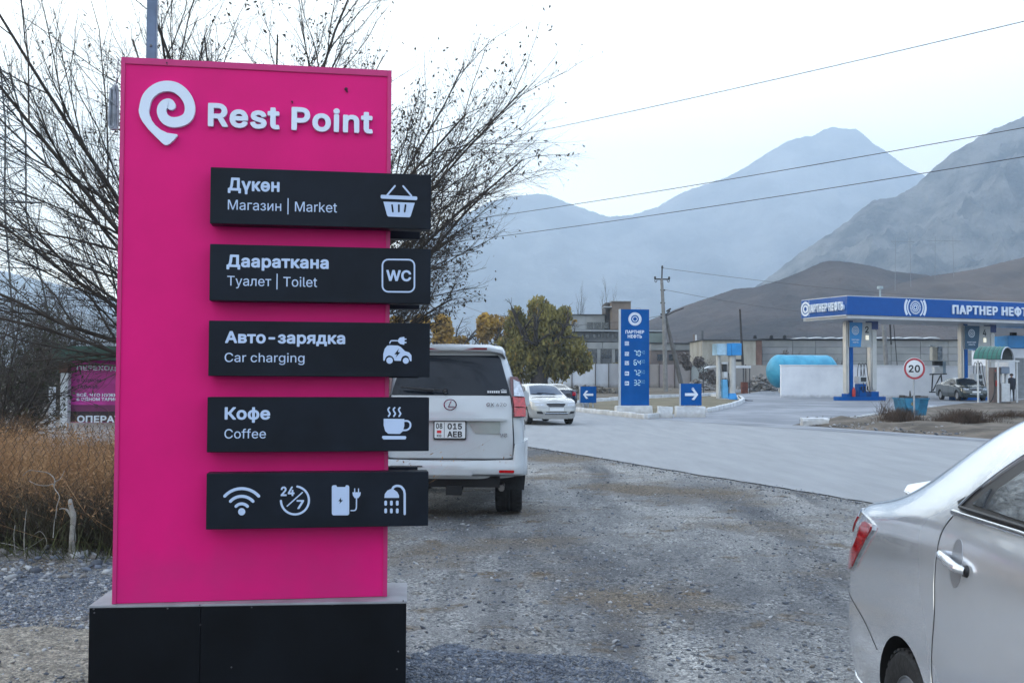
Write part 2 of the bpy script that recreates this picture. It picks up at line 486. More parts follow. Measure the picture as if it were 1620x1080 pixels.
def WHITE(): return mat("white_print", (0.66, 0.70, 0.78), 0.45, var=0.02)
GLYPHS = {}
GLYPHS["B"] = {
 32: (188, []),
 44: (206, [[26,-142,90,-145,107,-131,163,69,159,85,146,96,66,97,45,85,12,-115,15,-131]]),
 45: (471, [[88,184,98,168,110,162,342,162,353,168,363,184,363,248,354,264,342,270,110,270,97,264,88,248]]),
 48: (471, [[228,-33,276,-27,316,-12,351,13,379,45,401,85,417,133,428,189,431,253,428,317,418,373,402,421,380,461,353,493,316,520,276,536,228,542,180,536,140,521,108,499,76,464,52,421,35,373,25,317,22,253,25,189,36,133,52,85,76,43,108,9,140,-13,180,-28],[228,433,252,429,266,421,293,389,311,333,318,253,312,181,295,125,268,89,252,80,228,76,191,85,162,117,143,173,135,253,142,333,161,389,188,422,204,430]]),
 49: (471, [[407,-20,417,4,416,60,408,74,392,81,302,84,301,516,296,524,280,534,192,534,72,449,60,428,60,356,67,340,80,332,96,334,186,396,186,84,72,80,62,76,51,60,53,-12,64,-23,80,-26,392,-26]]),
 50: (471, [[52,-23,388,-26,404,-21,412,-12,415,60,404,78,388,83,211,84,356,242,388,292,402,332,406,388,391,444,356,492,308,525,276,536,236,541,164,533,132,520,100,498,76,473,58,444,44,404,40,364,44,348,60,337,140,339,152,356,156,388,169,412,188,426,212,433,244,432,271,420,290,396,294,372,288,340,263,300,41,60,38,-4]]),
 52: (471, [[356,-23,368,-4,369,76,428,84,436,93,439,108,439,164,432,180,420,188,372,189,369,196,369,316,364,333,348,343,284,344,269,340,260,332,256,316,256,196,252,189,164,189,156,196,335,500,336,516,322,532,244,534,226,524,17,172,14,100,20,89,36,80,252,79,255,76,256,-4,265,-20,284,-26]]),
 53: (471, [[376,533,96,535,80,529,71,517,41,253,46,237,64,227,128,220,184,246,216,251,240,248,264,238,282,221,296,197,301,173,300,141,287,109,264,87,232,76,200,78,170,93,156,109,144,145,128,156,56,156,40,147,34,133,36,109,56,53,90,13,136,-16,176,-28,216,-33,256,-30,296,-20,328,-4,359,21,384,50,400,79,415,133,415,189,401,245,373,293,336,327,288,351,224,359,168,349,166,357,176,425,368,426,384,433,392,453,392,509,386,525]]),
 55: (471, [[90,-25,170,-25,188,-12,413,436,417,508,412,524,402,532,66,535,50,532,41,524,36,508,36,452,42,436,50,429,274,426,280,420,74,12,74,-12]]),
 56: (471, [[216,541,168,534,120,513,85,485,58,445,45,397,47,349,64,305,93,269,61,237,41,205,28,165,26,125,31,93,44,61,64,33,88,10,120,-10,152,-23,192,-31,240,-32,312,-19,345,-3,376,20,399,45,416,77,425,109,427,141,420,181,408,212,391,237,359,269,391,309,406,357,406,405,390,453,360,492,320,520,272,537],[309,125,298,101,276,85,248,77,208,76,176,85,154,101,143,125,142,149,152,175,176,197,208,208,240,208,272,199,295,181,308,157],[290,397,293,373,288,349,272,330,248,318,216,316,192,322,176,333,161,357,159,381,166,405,181,421,200,430,232,434,256,429,280,414]]),
 57: (471, [[124,-25,204,-26,220,-17,359,188,388,239,405,284,413,324,414,364,408,404,396,436,377,468,348,500,316,521,284,534,212,541,172,534,140,522,108,502,81,476,59,444,46,412,38,372,39,324,48,284,68,244,92,216,124,192,156,178,212,164,107,12,107,-12],[204,273,172,292,157,316,151,348,155,380,172,410,195,428,220,434,252,430,276,416,295,388,301,356,298,324,284,295,260,276,236,270]]),
 65: (498, [[196,534,180,524,176,516,-7,12,-7,-12,12,-26,84,-26,100,-21,108,-11,156,116,324,116,379,-20,396,-26,476,-22,489,-4,486,12,300,518,292,529,276,535],[236,359,244,348,284,226,196,225,192,228]]),
 66: (474, [[48,532,39,524,34,508,37,-12,56,-26,272,-25,328,-16,376,6,403,28,422,52,436,84,443,124,442,164,431,204,408,240,376,268,408,305,422,348,421,404,400,460,360,502,328,520,296,529,240,535],[151,204,256,205,291,196,312,181,324,164,329,140,325,116,312,99,280,86,152,83],[152,314,152,423,264,424,288,415,305,396,309,380,308,356,296,334,280,321,248,312]]),
 67: (528, [[348,-20,404,7,454,53,489,117,499,157,495,173,476,186,404,186,386,173,375,141,359,117,324,91,268,79,212,90,188,105,168,125,139,181,130,261,133,301,144,341,164,379,188,404,220,422,252,429,300,426,340,408,367,381,387,333,404,323,485,325,498,341,492,380,476,421,449,461,416,493,380,516,340,531,292,540,244,541,196,532,148,513,108,485,71,445,43,397,26,349,15,285,16,221,26,157,44,108,73,61,108,23,148,-4,196,-23,244,-32,300,-31]]),
 69: (437, [[392,-20,401,-4,401,60,393,76,384,81,151,84,152,200,363,204,380,220,381,284,376,301,360,311,152,314,151,420,160,426,384,428,393,436,398,452,398,508,393,524,384,532,368,535,48,532,39,524,34,508,37,-12,48,-23,64,-26,376,-26]]),
 71: (538, [[308,-30,356,-19,396,0,436,30,468,69,488,109,501,157,504,253,500,269,492,277,476,282,284,282,268,277,260,269,257,253,257,197,264,181,284,173,380,173,385,165,367,125,332,94,284,80,236,83,204,95,175,117,152,149,139,181,130,229,130,277,136,317,151,357,172,389,196,410,228,425,268,430,308,423,342,405,364,381,387,333,397,325,476,323,492,330,500,349,487,397,468,435,442,469,404,501,364,522,324,535,276,541,228,539,180,527,132,504,92,471,59,429,36,381,20,325,14,261,18,197,31,141,52,93,79,53,116,17,156,-8,204,-25,252,-32]]),
 75: (485, [[464,-21,474,-4,472,12,278,284,468,492,474,508,469,524,448,535,352,532,152,319,150,516,144,526,128,534,48,532,39,524,34,508,34,4,40,-16,56,-26,128,-26,148,-12,151,156,192,200,200,197,356,-20,376,-26,448,-26]]),
 76: (411, [[56,534,40,525,34,508,37,-12,48,-23,64,-26,360,-26,376,-21,387,-4,387,60,379,76,368,82,151,84,150,516,144,526,128,534]]),
 80: (463, [[48,-23,128,-26,148,-12,152,158,264,161,320,173,373,204,412,252,425,284,433,324,434,364,427,404,416,436,396,468,372,492,344,511,304,526,248,534,56,534,39,524,34,508,34,4,37,-12],[152,270,152,423,256,424,280,418,300,404,314,380,318,340,311,308,296,287,280,277,256,270]]),
 82: (467, [[48,532,39,524,34,508,34,4,40,-16,48,-23,64,-26,128,-26,144,-17,150,-4,152,171,224,172,232,170,336,-20,352,-26,432,-26,444,-20,453,-4,451,12,350,196,383,220,404,244,421,276,431,308,435,348,432,388,421,428,404,460,360,503,328,519,296,529,240,535],[152,423,248,425,272,421,296,410,312,390,319,364,317,332,308,308,288,291,264,283,152,282]]),
 83: (465, [[138,-23,186,-33,234,-35,282,-30,322,-18,362,3,391,27,414,59,428,91,434,139,430,179,417,211,392,243,362,267,322,287,170,336,154,347,143,363,142,387,157,411,186,427,226,432,264,427,290,414,306,395,316,363,330,353,402,352,418,359,426,371,424,403,401,459,382,483,354,506,298,532,258,540,210,541,170,536,130,523,98,506,66,478,46,451,32,419,26,379,29,339,42,304,66,272,98,247,138,227,290,178,311,163,319,147,317,123,298,97,266,81,218,75,178,82,154,94,136,115,128,147,114,161,34,162,20,155,12,139,15,115,23,83,39,51,82,5]]),
 85: (535, [[48,532,39,524,34,508,34,164,44,108,67,60,93,28,128,0,168,-19,208,-30,256,-34,312,-29,352,-18,392,2,424,28,451,60,471,100,481,140,483,508,478,524,464,534,392,535,376,529,368,517,367,180,363,148,347,116,328,97,296,82,256,78,224,81,192,95,168,118,154,148,150,180,149,516,144,525,128,534]]),
 86: (498, [[-4,525,-9,516,-8,500,181,-12,188,-21,204,-26,276,-26,292,-22,304,-4,487,500,484,523,476,531,460,535,388,534,374,524,244,153,236,157,105,524,84,535,12,534]]),
 87: (704, [[-5,524,-8,500,129,-4,139,-20,156,-26,228,-26,244,-22,253,-12,340,307,348,295,432,-12,452,-26,532,-26,548,-18,556,-4,694,500,690,524,668,535,596,534,582,524,492,181,405,516,396,528,380,535,308,535,292,531,284,523,196,193,188,202,103,524,92,533,76,535,12,534]]),
 88: (492, [[2,-20,22,-26,94,-26,108,-20,238,164,366,-21,382,-26,454,-26,470,-22,478,-13,481,-4,478,13,309,260,466,492,472,508,462,529,446,535,374,535,358,530,238,356,118,531,102,535,30,535,8,524,3,508,9,492,168,260,-5,12,-8,-4]]),
 101: (422, [[150,403,110,387,78,364,54,338,31,300,17,260,9,212,9,164,17,116,31,76,50,44,78,13,110,-10,142,-24,182,-32,230,-34,270,-27,318,-7,360,28,377,52,390,84,385,108,374,115,302,131,287,124,270,95,254,81,230,73,198,73,174,79,150,95,135,116,126,140,134,143,382,146,393,156,397,172,396,228,387,276,355,340,326,369,299,388,262,402,230,409,190,410],[276,252,270,247,134,247,130,252,143,276,161,292,182,301,206,304,230,301,248,292,264,276]]),
 105: (185, [[117,-26,133,-17,139,-4,140,380,133,396,117,405,45,404,33,396,27,380,27,-4,36,-20,45,-25],[17,468,28,444,46,428,69,418,101,419,125,430,144,452,152,476,150,500,138,524,117,541,93,549,69,548,45,538,24,516,16,492]]),
 110: (428, [[373,-20,383,4,382,260,371,316,349,356,305,393,249,409,193,407,137,387,129,399,113,405,49,405,33,396,27,372,27,4,33,-16,49,-26,113,-26,129,-21,137,-12,142,252,153,276,169,292,209,303,233,300,248,292,261,276,267,260,273,-12,281,-21,297,-26,361,-26]]),
 111: (433, [[174,408,134,397,94,376,63,348,40,316,22,276,12,236,8,188,12,140,22,100,40,60,62,29,89,4,118,-14,158,-29,198,-34,238,-32,278,-22,318,-2,350,26,374,58,393,100,403,140,407,188,403,236,394,276,376,316,353,348,326,372,294,392,254,406,214,410],[214,304,246,295,274,268,289,228,293,172,282,124,262,94,238,77,198,73,166,83,142,108,126,149,123,204,131,244,150,279,174,298]]),
 115: (383, [[248,402,176,410,112,397,59,364,39,340,28,316,21,284,24,244,37,212,56,188,104,157,224,124,241,108,238,92,224,80,176,72,136,84,113,124,104,131,88,132,32,120,16,111,10,100,13,76,37,28,71,-4,112,-24,152,-32,192,-34,264,-20,296,-4,320,16,341,44,351,68,357,100,353,140,339,172,320,195,272,223,160,253,137,268,136,284,144,294,160,302,184,306,208,305,224,298,249,260,264,252,328,264,344,273,349,284,348,300,325,348,293,380]]),
 116: (245, [[218,-24,232,-16,239,0,226,64,210,78,162,76,155,80,153,88,152,296,162,301,210,302,225,312,230,328,229,384,220,400,210,404,152,408,152,472,146,487,138,494,58,496,40,480,38,408,-6,402,-16,392,-20,376,-20,328,-15,312,2,301,34,301,39,296,39,88,46,48,69,8,106,-19,154,-30]]),
 1025: (437, [[392,-20,401,-4,401,60,393,76,384,81,151,84,152,200,363,204,380,220,381,284,376,301,360,311,152,314,151,420,160,426,384,428,393,436,398,452,398,508,393,524,384,532,368,535,48,532,39,524,34,508,37,-12,48,-23,64,-26,376,-26],[208,636,192,660,168,675,144,679,120,674,100,660,84,636,80,612,84,588,101,564,120,551,144,546,168,550,192,565,208,588,212,612],[352,636,336,660,312,675,288,679,264,674,244,660,227,636,223,612,228,588,245,564,264,551,288,546,312,550,336,565,352,588,356,612]]),
 1040: (498, [[196,534,180,524,176,516,-7,12,-7,-12,12,-26,84,-26,100,-21,108,-11,156,116,324,116,379,-20,396,-26,476,-22,489,-4,486,12,300,518,292,529,276,535],[236,359,244,348,284,226,196,225,192,228]]),
 1042: (474, [[48,532,39,524,34,508,37,-12,56,-26,272,-25,328,-16,376,6,403,28,422,52,436,84,443,124,442,164,431,204,408,240,376,268,408,305,422,348,421,404,400,460,360,502,328,520,296,529,240,535],[151,204,256,205,291,196,312,181,324,164,329,140,325,116,312,99,280,86,152,83],[152,314,152,423,264,424,288,415,305,396,309,380,308,356,296,334,280,321,248,312]]),
 1044: (587, [[492,532,164,535,148,530,140,521,114,247,96,151,81,111,65,87,20,80,6,63,6,-113,15,-129,36,-135,92,-135,110,-129,119,-113,120,-33,124,-26,132,-26,444,-26,449,-33,449,-113,458,-129,476,-135,540,-135,560,-121,562,63,548,80,506,87,506,511],[388,425,390,87,380,83,196,85,224,207,246,423]]),
 1045: (437, [[392,-20,401,-4,401,60,393,76,384,81,151,84,152,200,363,204,380,220,381,284,376,301,360,311,152,314,151,420,160,426,384,428,393,436,398,452,398,508,393,524,384,532,368,535,48,532,39,524,34,508,37,-12,48,-23,64,-26,376,-26]]),
 1046: (686, [[-2,-16,6,-23,22,-26,94,-26,107,-20,241,196,270,200,276,188,279,-12,286,-21,302,-26,374,-25,383,-20,392,-4,393,196,422,200,558,-19,574,-26,654,-26,666,-20,675,-4,673,12,519,260,519,268,661,500,657,524,638,535,558,535,542,528,414,309,398,309,392,316,390,519,382,529,366,535,291,532,281,524,276,508,276,316,270,309,262,309,254,311,126,529,110,535,30,535,14,528,7,516,7,500,150,268,149,260,-5,12,-8,-4]]),
 1048: (541, [[44,-20,64,-26,136,-26,153,-20,368,316,373,308,375,-12,384,-22,400,-26,464,-26,480,-20,489,4,489,508,480,528,464,535,392,535,368,526,152,186,150,516,144,526,128,534,56,534,39,524,34,508,34,4,37,-12]]),
 1050: (485, [[464,-21,474,-4,472,12,285,260,460,492,466,508,461,524,440,535,351,532,185,316,160,313,151,316,151,508,146,524,128,534,48,532,39,524,34,508,34,4,40,-16,56,-26,128,-26,148,-12,151,204,184,205,354,-20,376,-26,448,-26]]),
 1052: (646, [[40,525,34,508,34,4,40,-16,56,-26,120,-26,136,-22,145,-12,148,252,152,266,260,-4,272,-22,288,-26,344,-26,365,-12,472,261,478,244,481,-12,488,-20,504,-26,568,-26,584,-20,594,4,594,508,584,529,568,535,480,535,464,532,455,524,320,174,312,167,172,524,152,535,56,534]]),
 1053: (535, [[44,-20,56,-26,128,-26,148,-12,151,204,160,206,364,204,369,-12,384,-25,400,-26,464,-25,480,-12,483,508,472,530,456,535,392,535,376,529,368,518,366,324,360,315,152,315,151,508,146,524,136,532,120,535,56,534,39,524,34,508,34,4,37,-12]]),
 1054: (551, [[252,-32,308,-30,356,-17,401,5,440,37,472,77,497,125,511,173,519,237,516,301,508,349,487,405,460,448,425,485,380,515,332,533,284,541,228,539,180,527,140,508,100,477,66,437,39,389,22,333,15,277,16,221,26,157,44,108,73,61,108,24,148,-4,196,-23],[276,79,220,87,175,117,157,141,141,173,130,237,136,317,160,373,180,397,204,414,228,424,260,430,316,421,361,389,379,365,393,333,404,269,397,189,372,134,332,96,308,85]]),
 1055: (535, [[44,-20,56,-26,128,-26,144,-17,150,-4,151,420,160,426,360,426,366,420,367,-4,376,-20,392,-26,464,-25,480,-12,483,508,472,530,456,535,64,535,48,532,39,524,34,508,34,4,37,-12]]),
 1056: (463, [[48,-23,128,-26,148,-12,152,158,264,161,320,173,373,204,412,252,425,284,433,324,434,364,427,404,416,436,396,468,372,492,344,511,304,526,248,534,56,534,39,524,34,508,34,4,37,-12],[152,270,152,423,256,424,280,418,300,404,314,380,318,340,311,308,296,287,280,277,256,270]]),
 1057: (528, [[348,-20,404,7,454,53,489,117,499,157,495,173,476,186,404,186,386,173,375,141,359,117,324,91,268,79,212,90,188,105,168,125,139,181,130,261,133,301,144,341,164,379,188,404,220,422,252,429,300,426,340,408,367,381,387,333,404,323,485,325,498,341,492,380,476,421,449,461,416,493,380,516,340,531,292,540,244,541,196,532,148,513,108,485,71,445,43,397,26,349,15,285,16,221,26,157,44,108,73,61,108,23,148,-4,196,-23,244,-32,300,-31]]),
 1058: (467, [[260,-26,276,-18,282,-4,283,420,292,426,428,428,442,444,442,516,436,526,420,535,20,532,11,524,6,508,7,444,20,429,156,426,167,420,167,-4,176,-20,188,-26]]),
 1059: (455, [[76,-24,132,-26,180,-18,220,3,249,36,444,500,445,516,436,529,420,535,348,535,330,524,228,268,220,261,108,524,84,535,12,534,-5,524,-8,500,167,116,156,93,148,87,84,83,69,76,63,68,61,-4]]),
 1060: (596, [[324,-55,344,-41,348,10,412,27,452,45,492,75,523,111,545,151,559,199,563,247,561,295,552,335,537,375,516,407,487,439,428,476,348,499,346,543,332,561,252,563,236,554,231,543,228,497,172,484,124,463,84,433,55,399,34,359,19,311,14,263,17,215,25,175,40,135,66,95,92,69,148,33,228,11,231,-33,244,-52],[228,125,188,138,154,167,134,207,129,255,135,303,155,343,188,370,228,383],[348,126,348,384,388,371,423,343,443,303,449,255,443,207,424,167,388,138]]),
 1061: (492, [[2,-20,22,-26,94,-26,108,-20,238,164,366,-21,382,-26,454,-26,470,-22,478,-13,481,-4,478,13,309,260,466,492,472,508,462,529,446,535,374,535,358,530,238,356,118,531,102,535,30,535,8,524,3,508,9,492,168,260,-5,12,-8,-4]]),
 1063: (505, [[441,-22,450,-12,453,4,453,508,448,524,425,535,361,535,341,524,336,508,333,300,281,279,225,273,177,285,158,300,149,316,143,348,143,508,138,524,121,534,41,532,32,524,27,508,27,340,35,284,57,236,78,212,105,192,169,169,249,165,335,180,339,-12,361,-26,425,-26]]),
 1068: (470, [[48,532,39,524,34,508,37,-12,56,-26,256,-26,312,-18,360,2,408,44,427,76,438,108,442,180,436,212,423,244,384,290,328,321,272,332,152,336,151,508,146,524,128,534],[151,84,152,223,264,224,296,214,317,196,326,172,326,140,318,116,296,94,256,82]]),
 1072: (407, [[352,-21,359,-13,363,3,362,259,355,307,336,347,314,371,290,388,258,401,218,409,178,410,138,404,106,393,74,376,42,346,20,307,16,283,26,270,106,249,122,259,138,285,154,296,178,304,202,305,226,300,238,291,247,275,249,259,242,254,98,230,58,212,34,192,12,155,5,115,9,67,28,27,49,3,72,-13,130,-32,194,-32,250,-10,274,-26,338,-26],[249,147,248,123,242,107,229,91,210,79,186,72,154,73,130,81,121,91,119,115,138,132,242,151]]),
 1074: (410, [[36,-20,57,-26,265,-24,321,-5,361,30,381,76,383,124,369,164,339,204,353,220,364,244,369,292,353,340,321,374,281,394,233,404,49,405,33,396,27,380,27,4,30,-12],[137,84,137,140,145,143,241,142,257,137,267,124,268,100,264,92,249,83],[137,292,145,298,233,295,253,284,256,268,249,257,225,247,145,246,137,252]]),
 1076: (445, [[369,402,353,405,113,405,97,402,89,394,84,382,67,190,55,126,33,83,1,79,-12,62,-13,-114,1,-133,73,-136,91,-130,100,-114,100,-34,105,-26,113,-26,321,-26,327,-34,328,-114,337,-130,353,-136,417,-135,437,-122,439,62,425,80,382,86,382,382],[265,297,269,286,269,86,265,82,161,83,158,86,177,174,190,294]]),
 1077: (422, [[150,403,110,387,78,364,54,338,31,300,17,260,9,212,9,164,17,116,31,76,50,44,78,13,110,-10,142,-24,182,-32,230,-34,270,-27,318,-7,360,28,377,52,390,84,385,108,374,115,302,131,287,124,270,95,254,81,230,73,198,73,174,79,150,95,135,116,126,140,134,143,382,146,393,156,397,172,396,228,387,276,355,340,326,369,299,388,262,402,230,409,190,410],[276,252,270,247,134,247,130,252,143,276,161,292,182,301,206,304,230,301,248,292,264,276]]),
 1079: (361, [[195,409,131,406,75,384,33,344,15,296,14,280,19,265,43,255,107,257,118,264,131,294,155,306,187,306,203,298,210,288,210,264,195,250,171,243,131,242,116,232,112,216,112,176,115,158,131,146,187,143,211,132,223,112,214,88,187,75,147,76,125,88,107,117,91,121,27,121,11,112,7,104,7,80,13,56,41,16,83,-13,139,-28,211,-27,243,-19,275,-3,300,16,320,40,338,88,338,120,329,152,315,176,289,200,309,224,322,256,323,296,314,328,294,360,267,383,235,400]]),
 1082: (394, [[385,-20,393,-4,391,12,247,196,387,364,392,380,386,396,369,405,289,405,273,400,145,247,140,260,140,380,133,396,113,405,49,405,33,396,27,372,27,4,33,-16,49,-26,113,-26,129,-21,137,-12,140,124,143,132,153,133,274,-20,289,-26,369,-26]]),
 1085: (427, [[36,-20,49,-26,113,-26,129,-21,137,-12,140,132,145,141,266,140,273,-14,281,-22,297,-26,361,-26,377,-15,382,4,382,380,369,402,297,405,275,396,269,380,269,260,265,249,145,249,140,260,140,380,133,396,113,405,49,405,33,396,27,380,27,4,30,-12]]),
 1086: (433, [[174,408,134,397,94,376,63,348,40,316,22,276,12,236,8,188,12,140,22,100,40,60,62,29,89,4,118,-14,158,-29,198,-34,238,-32,278,-22,318,-2,350,26,374,58,393,100,403,140,407,188,403,236,394,276,376,316,353,348,326,372,294,392,254,406,214,410],[214,304,246,295,274,268,289,228,293,172,282,124,262,94,238,77,198,73,166,83,142,108,126,149,123,204,131,244,150,279,174,298]]),
 1088: (442, [[41,-166,113,-169,129,-164,137,-155,143,-11,177,-26,209,-33,249,-33,289,-25,321,-10,351,13,391,69,406,109,415,157,415,213,408,261,394,301,371,341,339,373,305,395,265,407,225,410,184,405,145,387,137,387,129,399,113,405,49,405,29,389,27,-139,30,-155],[217,73,185,81,157,109,142,149,139,197,146,245,163,277,193,300,225,304,257,295,283,269,298,229,302,181,294,133,278,101,249,78]]),
 1090: (343, [[194,-26,210,-19,219,-4,219,292,226,299,330,302,338,308,345,324,343,388,338,396,322,405,-6,402,-14,396,-20,380,-20,324,-13,308,2,299,98,299,106,292,109,-12,130,-26]]),
 1092: (495, [[206,-169,270,-169,286,-163,295,-147,297,-35,366,-10,415,29,450,85,468,157,465,237,441,309,414,348,382,376,350,394,296,413,294,517,286,528,270,535,206,535,188,525,182,509,182,413,110,386,62,347,25,285,9,213,13,133,35,69,62,30,94,1,134,-21,182,-35,182,-147,190,-162],[180,301,182,85,181,77,174,76,152,93,136,117,125,149,121,189,126,229,137,261,158,291,174,302],[302,303,325,285,341,261,352,229,356,189,352,149,342,117,326,93,302,76,295,85,295,293]]),
 1103: (403, [[347,401,331,405,131,401,75,382,35,348,11,300,7,236,16,204,29,180,71,140,-8,12,-11,-4,-1,-20,19,-26,99,-22,187,116,244,116,246,-4,255,-20,267,-26,331,-26,347,-21,355,-12,358,380],[244,220,171,220,139,226,121,244,122,276,131,289,155,298,243,300]]),
 1199: (407, [[229,-168,241,-163,251,-147,253,-3,394,365,395,389,389,398,373,405,301,405,285,396,197,158,189,165,103,397,85,405,5,402,-7,389,-8,373,138,-11,141,-155,157,-168]]),
 1257: (433, [[174,408,134,397,94,376,63,348,40,316,22,276,12,236,8,188,12,140,22,100,40,60,62,29,89,4,118,-14,158,-29,198,-34,238,-32,278,-22,318,-2,350,26,374,58,393,100,403,140,407,188,403,236,394,276,376,316,353,348,326,372,294,392,254,406,214,410],[285,132,273,108,254,86,230,75,206,72,182,76,158,89,142,108,131,132,134,137,142,139,278,138],[284,244,131,244,142,268,158,287,182,300,206,304,230,301,254,290,274,268]]),
}
